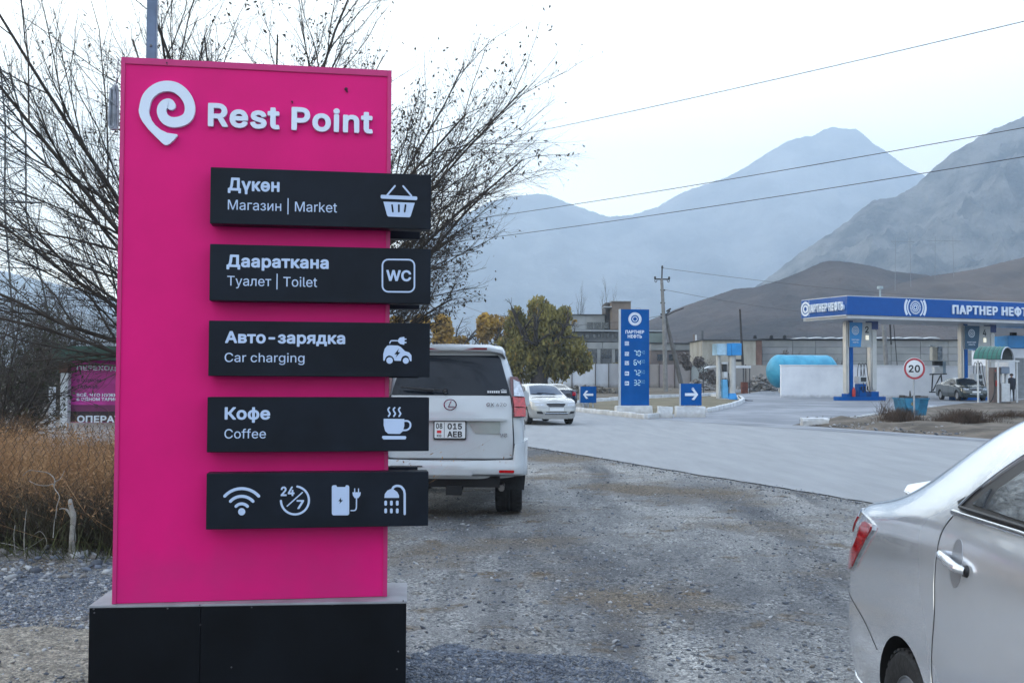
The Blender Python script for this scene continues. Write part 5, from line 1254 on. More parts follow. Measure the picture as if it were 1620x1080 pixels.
# ---------------- sedan body shared by the three saloons (x from the rear bumper forwards, metres of a 4.8 m car)
def sedan_stations(L=4.80, W=1.82, H=1.47, deck=1.10, hood=0.98, tall=None):
    k = L / 4.80; w = W / 2; hz_ = H / 1.47
    roof = [(0.0, deck), (0.95, deck + 0.03), (1.25, deck + 0.12 * hz_), (1.70, 1.385 * hz_), (2.05, 1.455 * hz_), (2.45, H), (2.85, 1.45 * hz_), (3.15, 1.375 * hz_), (3.62, hood + 0.13), (3.85, hood + 0.02), (4.80, hood)]
    belt = [(0.0, deck - 0.055), (0.9, deck - 0.02), (1.6, 1.02 * hz_), (2.6, 0.99 * hz_), (3.7, hood - 0.03), (4.3, hood - 0.07), (4.80, hood - 0.16)]
    rail = [(0.0, deck - 0.01), (0.62, deck + 0.0), (0.9, deck + 0.075), (1.25, 1.25 * hz_), (1.60, 1.365 * hz_), (2.0, 1.415 * hz_), (2.45, 1.425 * hz_), (2.9, 1.38 * hz_), (3.2, 1.27 * hz_), (3.6, hood + 0.08), (3.8, hood + 0.0), (4.80, hood - 0.06)]
    railw = [(0.0, 0.74), (0.62, 0.74), (0.9, 0.735), (1.25, 0.70), (1.60, 0.665), (2.0, 0.655), (2.9, 0.655), (3.2, 0.70), (3.6, 0.76), (3.85, 0.74), (4.80, 0.66)]
    if tall: roof, belt, rail = tall
    crown = [(0.0, 0.012), (1.2, 0.01), (2.0, 0.03), (3.0, 0.03), (3.7, 0.02), (4.3, 0.03), (4.80, 0.03)]
    st = []
    def section(x, ws, xo=None, tail=0.0, nose=0.0):
        bz = interp(belt, x); rz = interp(rail, x); cz = interp(roof, x); rw = interp(railw, x)
        sill = 0.20
        if nose: bz -= nose * 0.10; rz -= nose * 0.09; cz -= nose * 0.07
        pts = [(0, sill), (0.78, sill), (0.93, sill + 0.015), (0.975, 0.30), (1.0, 0.46), (1.0, 0.64), (0.992, 0.80), (0.978, 0.80 + (bz - 0.80) * 0.6), (0.955, bz), (0.5 * (0.945 + rw), (bz + rz) / 2 + 0.012), (rw, rz), (rw * 0.80, cz * 0.62 + rz * 0.38 if cz > rz else rz), (rw * 0.4, max(cz - 0.004, rz)), (0, max(cz, rz))]
        out = []
        for (a, z) in pts:
            xx = (x if xo is None else xo)
            if tail:
                # rear face: bumper bulges back below, boot lid above leans forward
                b_ = 0.055 * math.exp(-((z - 0.52) / 0.22) ** 2); f_ = 0.05 * max(0, (z - 0.75)) / 0.35
                xx = xx - tail * b_ + tail * f_
            if nose:
                b_ = 0.07 * math.exp(-((z - 0.48) / 0.2) ** 2); f_ = 0.16 * max(0, z - 0.62) / 0.3
                xx = xx + nose * b_ - nose * f_
            out.append((xx * k, a * w * ws, z))
        return out
    st.append(section(0.06, 0.30, 0.055, 1.0)); st.append(section(0.06, 0.62, 0.075, 1.0)); st.append(section(0.08, 0.82, 0.125, 1.0)); st.append(section(0.12, 0.965, 0.19, 0.8))
    st.append(section(0.36, 0.985, 0.37, 0.25))
    for x, ws in ((0.62, 0.985), (0.9, 0.995), (1.25, 1.0), (1.6, 1.0), (2.0, 1.0), (2.45, 1.0), (2.9, 1.0), (3.2, 1.0), (3.6, 1.0), (3.85, 0.995), (4.15, 0.985)):
        st.append(section(x, ws))
    st.append(section(4.42, 0.955, 4.40, 0, 0.35)); st.append(section(4.6, 0.88, 4.58, 0, 0.8)); st.append(section(4.7, 0.70, 4.69, 0, 1.0)); st.append(section(4.75, 0.36, 4.75, 0, 1.0))
    return st

# ================ the near silver saloon =================
silver = mat("silver_paint", (0.76, 0.78, 0.82), 0.17, metal=0.6, coat=1.0, var=0.03, vscale=1.5, dirt=(0.34, 0.34, 0.34), dirtz=0.4, rvar=0.04)
ang = rad(-91.5)                                 # heading, the nose points towards the viewer
cs = 1.62
tall_ = ([(0.0, 1.115), (0.75, 1.14), (1.0, 1.27), (1.6, 1.56), (2.05, 1.66), (2.45, 1.68), (2.85, 1.66), (3.15, 1.57), (3.62, 1.25), (3.85, 1.12), (4.80, 1.05)],
         [(0.0, 1.055), (0.45, 1.085), (0.9, 1.14), (1.5, 1.19), (2.6, 1.18), (3.7, 1.08), (4.3, 1.0), (4.80, 0.9)],
         [(0.0, 1.10), (0.42, 1.13), (0.70, 1.205), (1.0, 1.345), (1.41, 1.56), (1.75, 1.61), (2.0, 1.605), (2.45, 1.615), (2.9, 1.57), (3.2, 1.44), (3.6, 1.2), (3.8, 1.09), (4.80, 0.98)])
car = thing("parked_car", "silver saloon car cropped at the lower right corner with chrome window strip", "car", (0, 0, 0), ang)
st_ = sedan_stations(tall=tall_)
body, bv = make_body("body", st_, silver, car, [(1.06, 0.305, 0.345, 0.91), (3.84, 0.305, 0.345, 0.91)], sub=3, inner=0.26)
# which side is towards the camera: the car's right side (y < 0)
sd_ = 'R'
# ---- glass house
def side_glass(view, parent=car, bvh=bv, glass=glass_m, bz=1.205, dz=0.17):
    def up(q): return [(a, z + dz) for a, z in q]
    patch("window_frame", bvh, view, sm2(up([(1.50, 1.035), (1.60, 1.13), (1.80, 1.26), (2.02, 1.335), (2.30, 1.355), (2.62, 1.345), (2.90, 1.30), (3.18, 1.20), (3.42, 1.08), (3.50, 1.0), (2.6, 1.02)]), 3, True), trim_m, parent, off=0.003, cell=0.09)
    patch("rear_door_window", bvh, view, up([(1.70, 1.063), (1.72, 1.13), (1.90, 1.255), (2.10, 1.312), (2.30, 1.328), (2.46, 1.328), (2.49, 1.05)]), glass, parent, off=0.009, cell=0.09)
    patch("front_door_window", bvh, view, up([(2.56, 1.049), (2.53, 1.325), (2.68, 1.315), (2.90, 1.275), (3.14, 1.185), (3.34, 1.08), (3.38, 1.045)]), glass, parent, off=0.009, cell=0.09)
    patch("quarter_glass", bvh, view, up([(1.59, 1.063), (1.665, 1.125), (1.675, 1.063)]), glass, parent, off=0.009, cell=0.09)
mirror_glass = mat('reflecting_side_glass', (0.20, 0.22, 0.24), 0.03, metal=0.75, var=0.08)
side_glass('R', glass=mirror_glass); side_glass('L', glass=mirror_glass)
b = MB(); b.tube(on_line(bv, 'R', [(1.46, 1.192), (2.0, 1.195), (2.6, 1.185), (3.46, 1.12)], off=0.006), 0.011, 8)
b.build("chrome_strip", chrome, car, smooth=50)
b = MB(); b.tube(on_line(bv, 'R', sm2([(1.49, 1.215), (1.58, 1.30), (1.78, 1.435), (2.02, 1.515), (2.32, 1.536), (2.62, 1.526), (2.90, 1.482), (3.2, 1.38), (3.44, 1.25)], 5), off=0.006), 0.006, 6)
b.build("chrome_surround", chrome, car, smooth=50)
b = MB(); b.tube(on_line(bv, 'R', [(1.50, 1.214), (2.0, 1.214), (2.6, 1.204), (3.44, 1.14)], off=0.008), 0.007, 6); b.build("window_seal", trim_m, car, smooth=50)
patch("rear_window", bv, 'T', sm2([(0.98, 0.0), (0.96, 0.45), (0.95, 0.55), (1.10, 0.58), (1.40, 0.53), (1.62, 0.50), (1.68, 0.35), (1.72, 0.0), (1.68, -0.35), (1.62, -0.50), (1.40, -0.53), (1.10, -0.58), (0.95, -0.55), (0.96, -0.45)], 2, True), glass_m, car, off=0.004, cell=0.09)
patch("windscreen", bv, 'T', sm2([(3.05, 0.0), (3.05, 0.5), (3.2, 0.58), (3.6, 0.64), (3.72, 0.60), (3.76, 0.0), (3.72, -0.60), (3.6, -0.64), (3.2, -0.58), (3.05, -0.5)], 2, True), glass_m, car, off=0.004, cell=0.09)
# ---- panel grooves
b = MB()
for vw in 'RL':
    seam(b, bv, vw, sm2([(1.46, 1.18), (1.40, 1.10), (1.385, 0.96), (1.40, 0.82), (1.39, 0.70), (1.39, 0.60), (1.42, 0.48), (1.47, 0.36), (1.52, 0.235)], 4), 0.004)
    seam(b, bv, vw, sm2([(2.52, 1.0), (2.52, 0.6), (2.50, 0.235)], 4), 0.004)
    seam(b, bv, vw, sm2([(1.56, 0.225), (2.5, 0.225), (3.5, 0.235)], 4), 0.003)
    seam(b, bv, vw, sm2([(0.12, 0.66), (0.26, 0.66), (0.42, 0.63), (0.56, 0.59), (0.72, 0.52)], 4), 0.004)
b.build("panel_groove", groove_dark, car, smooth=60)['kind'] = 'stuff'
b = MB()
for vw in 'R':
    b.tube(on_line(bv, vw, sm2([(1.453, 1.18), (1.393, 1.10), (1.378, 0.96), (1.393, 0.82), (1.383, 0.70), (1.383, 0.60), (1.413, 0.48), (1.463, 0.36), (1.513, 0.235)], 4), off=0.0), 0.0028, 5)
b.build("door_edge", silver, car, smooth=60)
# ---- tail lamp, wraps round the corner
patch("tail_lamp", bv, 'R', sm2([(0.10, 1.04), (0.30, 1.055), (0.60, 1.03), (0.53, 0.95), (0.42, 0.86), (0.31, 0.78), (0.12, 0.765), (0.09, 0.86), (0.09, 0.96)], 3, True), clearlens, car, off=0.010, cell=0.05, thick=0.02)
patch("red_lamp_strip", bv, 'R', sm2([(0.595, 1.02), (0.53, 0.955), (0.42, 0.865), (0.31, 0.785), (0.12, 0.77), (0.16, 0.825), (0.29, 0.865), (0.39, 0.93), (0.46, 1.02)], 3, True), redlens, car, off=0.017, cell=0.05, thick=0.02)
patch("red_lamp_lens", bv, 'R', [(0.10, 0.92), (0.20, 0.92), (0.28, 0.97), (0.34, 1.03), (0.12, 1.02)], redlens, car, off=0.015, cell=0.05, thick=0.02)
for q in (1, -1):
    patch("tail_lamp", bv, 'B', [(q * 0.46, 0.80), (q * 0.68, 0.80), (q * 0.69, 1.0), (q * 0.50, 1.02)], redlens, car, off=0.01, cell=0.06, thick=0.02)
# ---- boot spoiler
b = MB()
for sgn in (1,):
    sec = []
    for y, zz, dx in ((-0.60, 1.120, 0.10), (-0.57, 1.145, 0.06), (-0.45, 1.160, 0.02), (0.0, 1.165, 0.0), (0.45, 1.160, 0.02), (0.57, 1.145, 0.06), (0.60, 1.120, 0.10)):
        sec.append([(0.14 + dx, y, zz - 0.008), (0.07 + dx, y, zz + 0.008), (0.08 + dx, y, zz + 0.018), (0.17 + dx, y, zz + 0.012), (0.24 + dx, y, zz - 0.006), (0.22 + dx, y, zz - 0.016)])
    vs = [p for s in sec for p in s]; n = 6
    fs = [(i * n + j, i * n + (j + 1) % n, (i + 1) * n + (j + 1) % n, (i + 1) * n + j) for i in range(len(sec) - 1) for j in range(n)] + [tuple(range(n - 1, -1, -1)), tuple((len(sec) - 1) * n + j for j in range(n))]
    b.add(vs, fs)
    for y in (-0.53, 0.53): b.box((0.21, y, 1.12), (0.10, 0.05, 0.05))
b.build("boot_spoiler", silver, car, smooth=40, bevel=0.004)
b = MB(); seam(b, bv, 'T', sm2([(0.10, -0.60), (0.30, -0.66), (0.62, -0.655), (0.84, -0.60), (0.90, -0.4), (0.90, 0.4), (0.84, 0.60), (0.62, 0.655), (0.30, 0.66), (0.10, 0.60)], 4), 0.004); b.build("boot_groove", groove_dark, car, smooth=60)
# ---- door handles: a shallow cup with a bar over it
for vw, sgn in (('R', -1), ('L', 1)):
    for hx in (1.575, 2.66):
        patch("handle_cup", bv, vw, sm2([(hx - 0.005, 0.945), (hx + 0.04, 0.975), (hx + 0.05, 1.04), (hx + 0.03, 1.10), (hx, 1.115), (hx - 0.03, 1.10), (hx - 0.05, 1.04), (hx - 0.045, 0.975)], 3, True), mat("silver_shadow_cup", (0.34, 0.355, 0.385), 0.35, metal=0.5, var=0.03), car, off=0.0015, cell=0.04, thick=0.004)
        p0, n0 = cast(bv, vw, hx - 0.115, 1.045); p1, n1 = cast(bv, vw, hx + 0.095, 1.02); pm, nm = cast(bv, vw, hx, 1.035)
        b = MB()
        pts = smooth_line([p0 + n0 * 0.004, p0.lerp(pm, 0.25) + n0 * 0.024, pm + nm * 0.032, p1.lerp(pm, 0.25) + n1 * 0.026, p1 + n1 * 0.008], 4)
        nseg = len(pts)
        b.tube(pts, [0.0135 + 0.004 * math.sin(math.pi * i / (nseg - 1)) for i in range(nseg)], 12)
        q = b.build("door_handle", silver, car, smooth=50)
        b = MB(); b.lathe([(0.019, 0.0), (0.021, 0.02), (0.015, 0.032)], 14, 'Y', (p0.x + 0.23 * 0, p0.y - 0.006 if sgn < 0 else p0.y, p0.z))
        b = MB(); b.tube([p1 + n1 * 0.0, p1 + n1 * 0.012], [0.021, 0.019], 14); b.build("handle_base", trim_m, car, smooth=50)
# ---- mirrors, wheels, bumper line, number plate
for sgn in (-1, 1):
    b = MB(); b.box((3.32, sgn * 1.0, 1.24), (0.16, 0.20, 0.14), taper=(0.8, 0.85)); b.box((3.34, sgn * 0.90, 1.18), (0.08, 0.10, 0.05)); b.build("door_mirror", silver, car, bevel=0.02, smooth=40)
for x in (1.06, 3.84):
    for sgn in (-1, 1): wheel(car, x, sgn * 0.79, 0.300, 0.215, 5)
b = MB(); seam(b, bv, 'R', sm2([(0.10, 0.33), (0.16, 0.30), (0.3, 0.285), (0.5, 0.28)], 4), 0.006, 0.002); b.build("bumper_strip", silver, car, smooth=60)
b = MB(); b.box((0.02, 0, 0.80), (0.02, 0.52, 0.115)); b.build("number_plate", plate_m, car, bevel=0.004)
# place so that the rear wheel's centre is seen where the photograph shows it
Rm = Matrix.Rotation(ang, 3, 'Z')
target = Vector((cs - 0.075, cs / 0.379, 0))
off_ = Rm @ Vector((1.06, -0.905, 0))
car.location = target - off_

# ================ the white off-roader =================
white = mat("white_paint", (0.43, 0.455, 0.475), 0.25, coat=1.0, var=0.02, vscale=1.5, dirt=(0.36, 0.34, 0.32), dirtz=1.1, rvar=0.05)
def suv_stations():
    w = 0.885; st = []
    roofz = [(0, 1.86), (0.25, 1.885), (1.2, 1.89), (2.3, 1.87), (2.75, 1.80), (3.35, 1.25), (3.6, 1.17), (4.4, 1.09), (4.78, 0.95)]
    beltz = [(0, 1.22), (3.3, 1.14), (3.6, 1.08), (4.4, 0.98), (4.78, 0.86)]
    railz = [(0, 1.80), (0.3, 1.82), (1.2, 1.835), (2.3, 1.81), (2.7, 1.74), (3.3, 1.22), (3.6, 1.12), (4.4, 1.03), (4.78, 0.9)]
    def sec(x, ws, xo, t=0.0):
        bz = interp(beltz, x); rz = interp(railz, x); cz = interp(roofz, x)
        cabin = rz > 1.4
        rw = 0.70 if cabin else 0.86
        pts = [(0, 0.45), (0.70, 0.45), (0.84, 0.46), (0.93, 0.48), (0.985, 0.57), (1.0, 0.72), (0.995, 0.93), (0.97, bz - 0.08), (0.945, bz), (0.5 * (0.945 + rw) + 0.02, (bz + rz) / 2), (rw + 0.015, rz), (rw * 0.88, cz * 0.75 + rz * 0.25), (rw * 0.45, cz), (0, cz + 0.005)]
        out = []
        for a, z in pts:
            xx = xo
            if t: xx += t * (0.015 + 0.36 * max(0, (z - 1.12)) ** 1.15)
            out.append((xx, a * w * ws, z))
        return out
    st.append(sec(0, 0.30, 0.10, 1)); st.append(sec(0, 0.70, 0.105, 1)); st.append(sec(0, 0.88, 0.125, 1)); st.append(sec(0.02, 0.96, 0.165, 1)); st.append(sec(0.2, 0.99, 0.27, 0.75)); st.append(sec(0.5, 0.995, 0.55, 0.25))
    for x in (0.95, 1.6, 2.3, 2.7, 3.0, 3.3, 3.6, 4.0): st.append(sec(x, 1.0, x))
    st.append(sec(4.35, 0.98, 4.35)); st.append(sec(4.55, 0.93, 4.56)); st.append(sec(4.7, 0.78, 4.69)); st.append(sec(4.76, 0.4, 4.75))
    return st
sy = 12.45
sp0 = P(711, 740, sy)
suv = thing("off_road_car", "white off-road station wagon seen from behind, parked just right of the pink sign", "car", (sp0.x, sy - 0.05, 0.0), rad(90 - 0.6))
suv.scale = (1, 1, 1.08)
sbody, sb = make_body("body", suv_stations(), white, suv, [(1.02, 0.40, 0.44, 0.885), (3.81, 0.40, 0.44, 0.885)], sub=2, inner=0.30)
# tailgate and rear window
gate = patch("tailgate", sb, 'B', sm2([(-0.72, 0.70), (-0.725, 0.9), (-0.715, 1.20), (-0.69, 1.34), (0.69, 1.34), (0.715, 1.20), (0.725, 0.9), (0.72, 0.70), (0.69, 0.675), (-0.69, 0.675)], 1, True), white, suv, off=0.012, cell=0.12, thick=0.02)
win_poly = [(-0.69, 1.345), (-0.675, 1.42), (-0.575, 1.74), (-0.54, 1.775), (0.54, 1.775), (0.575, 1.74), (0.675, 1.42), (0.69, 1.345)]
patch("rear_window", sb, 'B', win_poly, glass_m, suv, off=0.010, cell=0.12, thick=0.02)
b = MB()
seam(b, sb, 'B', sm2([(-0.705, 1.34), (-0.738, 0.9), (-0.735, 0.71), (-0.70, 0.665), (-0.4, 0.66), (0.4, 0.66), (0.70, 0.665), (0.735, 0.71), (0.738, 0.9), (0.705, 1.34)], 3), 0.007, 0.002)
seam(b, sb, 'B', [(-0.70, 1.342), (0.70, 1.342)], 0.005, 0.010)
b.build("tailgate_groove", groove_dark, suv, smooth=60)
# roof spoiler with its brake lamp
b = MB(); sec = []
for y, dz, dx in ((-0.635, -0.07, 0.12), (-0.60, -0.015, 0.05), (-0.45, 0.010, 0.0), (0, 0.018, -0.01), (0.45, 0.010, 0.0), (0.60, -0.015, 0.05), (0.635, -0.07, 0.12)):
    sec.append([(0.24 + dx, y, 1.815 + dz), (0.235 + dx, y, 1.85 + dz), (0.30 + dx, y, 1.885 + dz), (0.62, y * 0.96, 1.895 + dz * 0.5), (0.62, y * 0.96, 1.80), (0.40 + dx, y, 1.79 + dz)])
vs = [p for s in sec for p in s]; n = 6
fs = [(i * n + j, i * n + (j + 1) % n, (i + 1) * n + (j + 1) % n, (i + 1) * n + j) for i in range(len(sec) - 1) for j in range(n)] + [tuple(range(n - 1, -1, -1)), tuple((len(sec) - 1) * n + j for j in range(n))]
b.add(vs, fs); b.build("roof_spoiler", white, suv, smooth=50, bevel=0.006)
b = MB(); b.box2(0.232, 0.25, -0.42, -0.05 + 0.47, 1.838, 1.862); b.build("brake_lamp", mat("smoked_red", (0.14, 0.02, 0.025), 0.2, coat=1), suv)
b = MB()
for s in (-1, 1):
    b.tube(smooth_line([(0.55, s * 0.50, 1.87), (0.62, s * 0.50, 1.905), (1.3, s * 0.50, 1.915), (2.2, s * 0.49, 1.905), (2.32, s * 0.49, 1.87)], 4), 0.016, 8)
    b.build("roof_rail", trim_m if s < 0 else alloy, suv, smooth=50); b = MB()
# tail lamps: clear above, red below
for s in (-1, 1):
    def lamp_x(y, z): return 0.135 + 0.36 * max(0, z - 1.12) ** 1.15 + 0.9 * max(0, y - 0.76) ** 1.3 - 0.03
    def lamp_piece(q, dx, name, m, parent):
        b = MB(); n = len(q)
        vs = [(lamp_x(y, z) - dx, s * y, z) for y, z in q] + [(lamp_x(y, z) + 0.16, s * y * 0.995, z) for y, z in q]
        tr = tessellate_polygon([[Vector((y, z, 0)) for y, z in q]])
        b.add(vs, [tuple(t) for t in tr] + [(i, (i + 1) % n, (i + 1) % n + n, i + n) for i in range(n)])
        return b.build(name, m, parent, bevel=0.004, smooth=40)
    lamp = lamp_piece([(0.735, 1.115), (0.80, 1.112), (0.872, 1.115), (0.872, 1.25), (0.850, 1.40), (0.815, 1.50), (0.775, 1.545), (0.695, 1.545), (0.70, 1.40), (0.722, 1.25)], 0.0, "tail_lamp", mat("dark_lamp_housing", (0.09, 0.008, 0.012), 0.2, coat=1), suv)
    lamp_piece([(0.748, 1.125), (0.80, 1.124), (0.877, 1.125), (0.877, 1.215), (0.80, 1.217), (0.745, 1.218)], 0.012, "red_lens", redlens, lamp)
    lamp_piece([(0.745, 1.228), (0.80, 1.227), (0.877, 1.226), (0.866, 1.325), (0.80, 1.328), (0.730, 1.330)], 0.012, "red_lens", redlens, lamp)
    lamp_piece([(0.738, 1.342), (0.80, 1.340), (0.862, 1.338), (0.836, 1.43), (0.80, 1.495), (0.735, 1.515)], 0.012, "clear_lens", clearlens, lamp)
# bumper
bmp = MB(); sec = []
for y, x0, top in ((-0.905, 0.42, 0.88), (-0.90, 0.24, 0.87), (-0.85, 0.10, 0.84), (-0.755, 0.035, 0.83), (-0.735, 0.03, 0.66), (0, -0.01, 0.645), (0.735, 0.03, 0.66), (0.755, 0.035, 0.83), (0.85, 0.10, 0.84), (0.90, 0.24, 0.87), (0.905, 0.42, 0.88)):
    sec.append([(0.40 if abs(y) < .9 else 0.5, y * 0.92, 0.48), (x0 + 0.06, y, 0.485), (x0 + 0.01, y, 0.51), (x0, y, 0.56), (x0 + 0.012, y, 0.61), (x0 + 0.03, y, top), (0.40 if abs(y) < .9 else 0.5, y * 0.94, top)])
vs = [p for s in sec for p in s]; n = 7
fs = [(i * n + j, i * n + (j + 1) % n, (i + 1) * n + (j + 1) % n, (i + 1) * n + j) for i in range(len(sec) - 1) for j in range(n)] + [tuple(range(n - 1, -1, -1)), tuple((len(sec) - 1) * n + j for j in range(n))]
bmp.add(vs, fs); bump_o = bmp.build("rear_bumper", white, suv, smooth=45, bevel=0.012)
for s in (-1, 1):
    b = MB(); b.box((0.024, s * 0.66, 0.538), (0.02, 0.175, 0.03), rz=s * 0.06); b.build("reflector", redlens, suv, bevel=0.004)
b = MB(); b.box2(-0.006, 0.06, -0.27, 0.27, 0.490, 0.57); b.build("tow_cover", white, suv, bevel=0.012, smooth=45)
b = MB(); b.box2(-0.004, 0.05, 0.31, 0.68, 0.585, 0.596); b.build("bumper_slot", trim_m, suv)
b = MB(); b.box2(0.12, 0.7, -0.58, 0.58, 0.36, 0.48); b.box((0.12, -0.05, 0.33), (0.2, 0.18, 0.09)); b.tube([(0.25, 0.55, 0.30), (0.9, 0.5, 0.34)], 0.05, 12); b.tube([(1.02, -0.80, 0.36), (1.02, 0.80, 0.36)], 0.06, 10); b.lathe([(0.0, -0.14), (0.12, -0.10), (0.16, 0), (0.12, 0.10), (0, 0.14)], 16, 'Y', (1.02, 0.0, 0.36)); b.build("underbody", under_m, suv, smooth=40)['kind'] = 'stuff'
b = MB(); b.tube([(0.14, -0.60, 0.35), (0.6, -0.60, 0.36)], 0.035, 14); b.build("exhaust_pipe", mat("dull_steel", (0.16, 0.15, 0.14), 0.45, metal=0.8), suv, smooth=50)
for s in (-1, 1):
    b = MB(); b.prism([(s * 0.57, 0.31), (s * 0.86, 0.30), (s * 0.88, 0.50), (s * 0.57, 0.48)], 0.50, 0.512, plane='YZ'); b.build("mud_flap", rubber, suv, bevel=0.003)
for x in (1.02, 3.81):
    for s in (-1, 1): wheel(suv, x, s * 0.675, 0.37, 0.33, 6)
# trim bar, plate, badge, lettering
b = MB(); b.prism([(-0.62, 1.075), (0.62, 1.075), (0.66, 1.088), (0.62, 1.102), (-0.62, 1.102), (-0.66, 1.088)], 0.05, 0.135, plane='YZ'); b.build("garnish_bar", white, suv, bevel=0.006, smooth=40)
b = MB(); b.prism([(-0.57, 0.94), (-0.30, 0.945), (-0.22, 1.045), (-0.235, 1.06), (-0.575, 1.06), (-0.585, 1.04)][::-1], 0.092, 0.112, plane='YZ'); b.build("plate_lamp_cover", mat("lamp_cover", (0.36, 0.40, 0.38), 0.15, metal=0.3, var=0.05, vscale=3, coat=1.0), suv, bevel=0.005)
tb = thing("plate", None, None); bpy.data.objects.remove(tb)
def rear_flat(fl, name, mats, xoff):
    """flat print drawn seen from behind: turn (u, -d, z) into the car's frame"""
    mb = fl.mb; mb.v = [(xoff + p[1], -p[0], p[2]) for p in mb.v]
    return mb.build(name, mats, suv, fix=False)
b = MB(); b.box2(0.078, 0.10, -0.19, 0.19, 0.868, 1.072); plo = b.build("number_plate_frame", trim_m, suv, bevel=0.006)
plo.location.y = 0.0
f = Flat(0.0)
f.poly(rrect(-0.178, 0.888, 0.178, 1.062, 0.01), 0)
f.rect(-0.068, 0.892, -0.062, 1.058, 1)
f.text("08", -0.162, -0.086, 0.988, 0.058, 'B', 1); f.rect(-0.150, 0.940, -0.098, 0.970, 2); f.text("KG", -0.150, -0.098, 0.900, 0.026, 'B', 1)
f.text("015", -0.028, 0.140, 0.982, 0.064, 'B', 1); f.text("AEB", -0.030, 0.142, 0.898, 0.064, 'B', 1)
o = rear_flat(f, "number_plate", [plate_m, plate_ink, mat("flag_red", (0.55, 0.02, 0.03), 0.5)], 0.076)
f = Flat(0.0); f.ring((0.0, 1.245), 0.050, 0.060, 0, 36, sx=1.28); f.stroke([(0.012, 1.287), (-0.018, 1.222), (0.052, 1.222)], 0.010, 0, cap=False)
b = MB(); b.lathe([(0, 0), (0.05, 0.0)], 8, 'Z'); 
o = rear_flat(f, "oval_badge", chrome, 0.092)
f = Flat(0.0); f.text("GX 470", 0.42, 0.655, 1.228, 0.038, 'B'); rear_flat(f, "model_lettering", chrome, 0.098)
f = Flat(0.0); f.text("V8", 0.575, 0.665, 0.90, 0.040, 'B'); rear_flat(f, "engine_lettering", chrome, 0.096)
# sticker on the glass and the wiper
f = Flat(0.0); f.text("GRAND", 0.52, 0.66, 1.372, 0.026, 'B') if False else None
for k in range(6): f.rect(0.43 + k * 0.025, 1.372, 0.448 + k * 0.025, 1.396)
f.stroke([(0.585, 1.40), (0.61, 1.41), (0.63, 1.402), (0.65, 1.405)], 0.006); f.rect(0.59, 1.374, 0.655, 1.393)
rear_flat(f, "window_sticker", mat("white_sticker", (0.6, 0.62, 0.66), 0.5), 0.145)
b = MB(); b.tube([(0.12, 0.20, 1.40), (0.115, 0.55, 1.43)], [0.02, 0.008], 8); b.tube([(0.125, 0.05, 1.395), (0.13, 0.58, 1.432)], 0.008, 6); b.lathe([(0.03, 0.0), (0.02, -0.04), (0, -0.045)], 12, 'X', (0.135, 0.06, 1.39)); b.build("rear_wiper", trim_m, suv, smooth=50)
for s in (-1, 1):
    for nm, xa, xb in (("quarter_window", 0.62, 1.55), ("rear_door_window", 1.68, 2.42), ("front_door_window", 2.54, 3.05)):
        patch(nm, sb, 'L' if s > 0 else 'R', [(xa, 1.27), (xa + 0.03, 1.70), (xb - (0.02 if nm[0] != 'f' else 0.38), 1.70 if nm[0] != 'f' else 1.68), (xb, 1.24)], glass_m, suv, off=0.005, cell=0.12)
    b = MB(); b.box((3.02, s * 0.84, 1.26), (0.12, 0.20, 0.20), taper=(0.85, 0.85)); b.box((3.02, s * 0.80, 1.20), (0.06, 0.10, 0.05)); b.build("door_mirror", white, suv, bevel=0.02, smooth=40)
patch("windscreen", sb, 'T', [(2.80, -0.58), (3.22, -0.66), (3.28, 0), (3.22, 0.66), (2.80, 0.58), (2.78, 0)], glass_m, suv, off=0.004, cell=0.12)
b = MB(); seam(b, sb, 'R', [(0.62, 1.22), (0.62, 0.95)], 0.004); seam(b, sb, 'L', [(0.62, 1.22), (0.62, 0.95)], 0.004); b.build("fuel_flap_groove", groove_dark, suv)['kind'] = 'stuff'
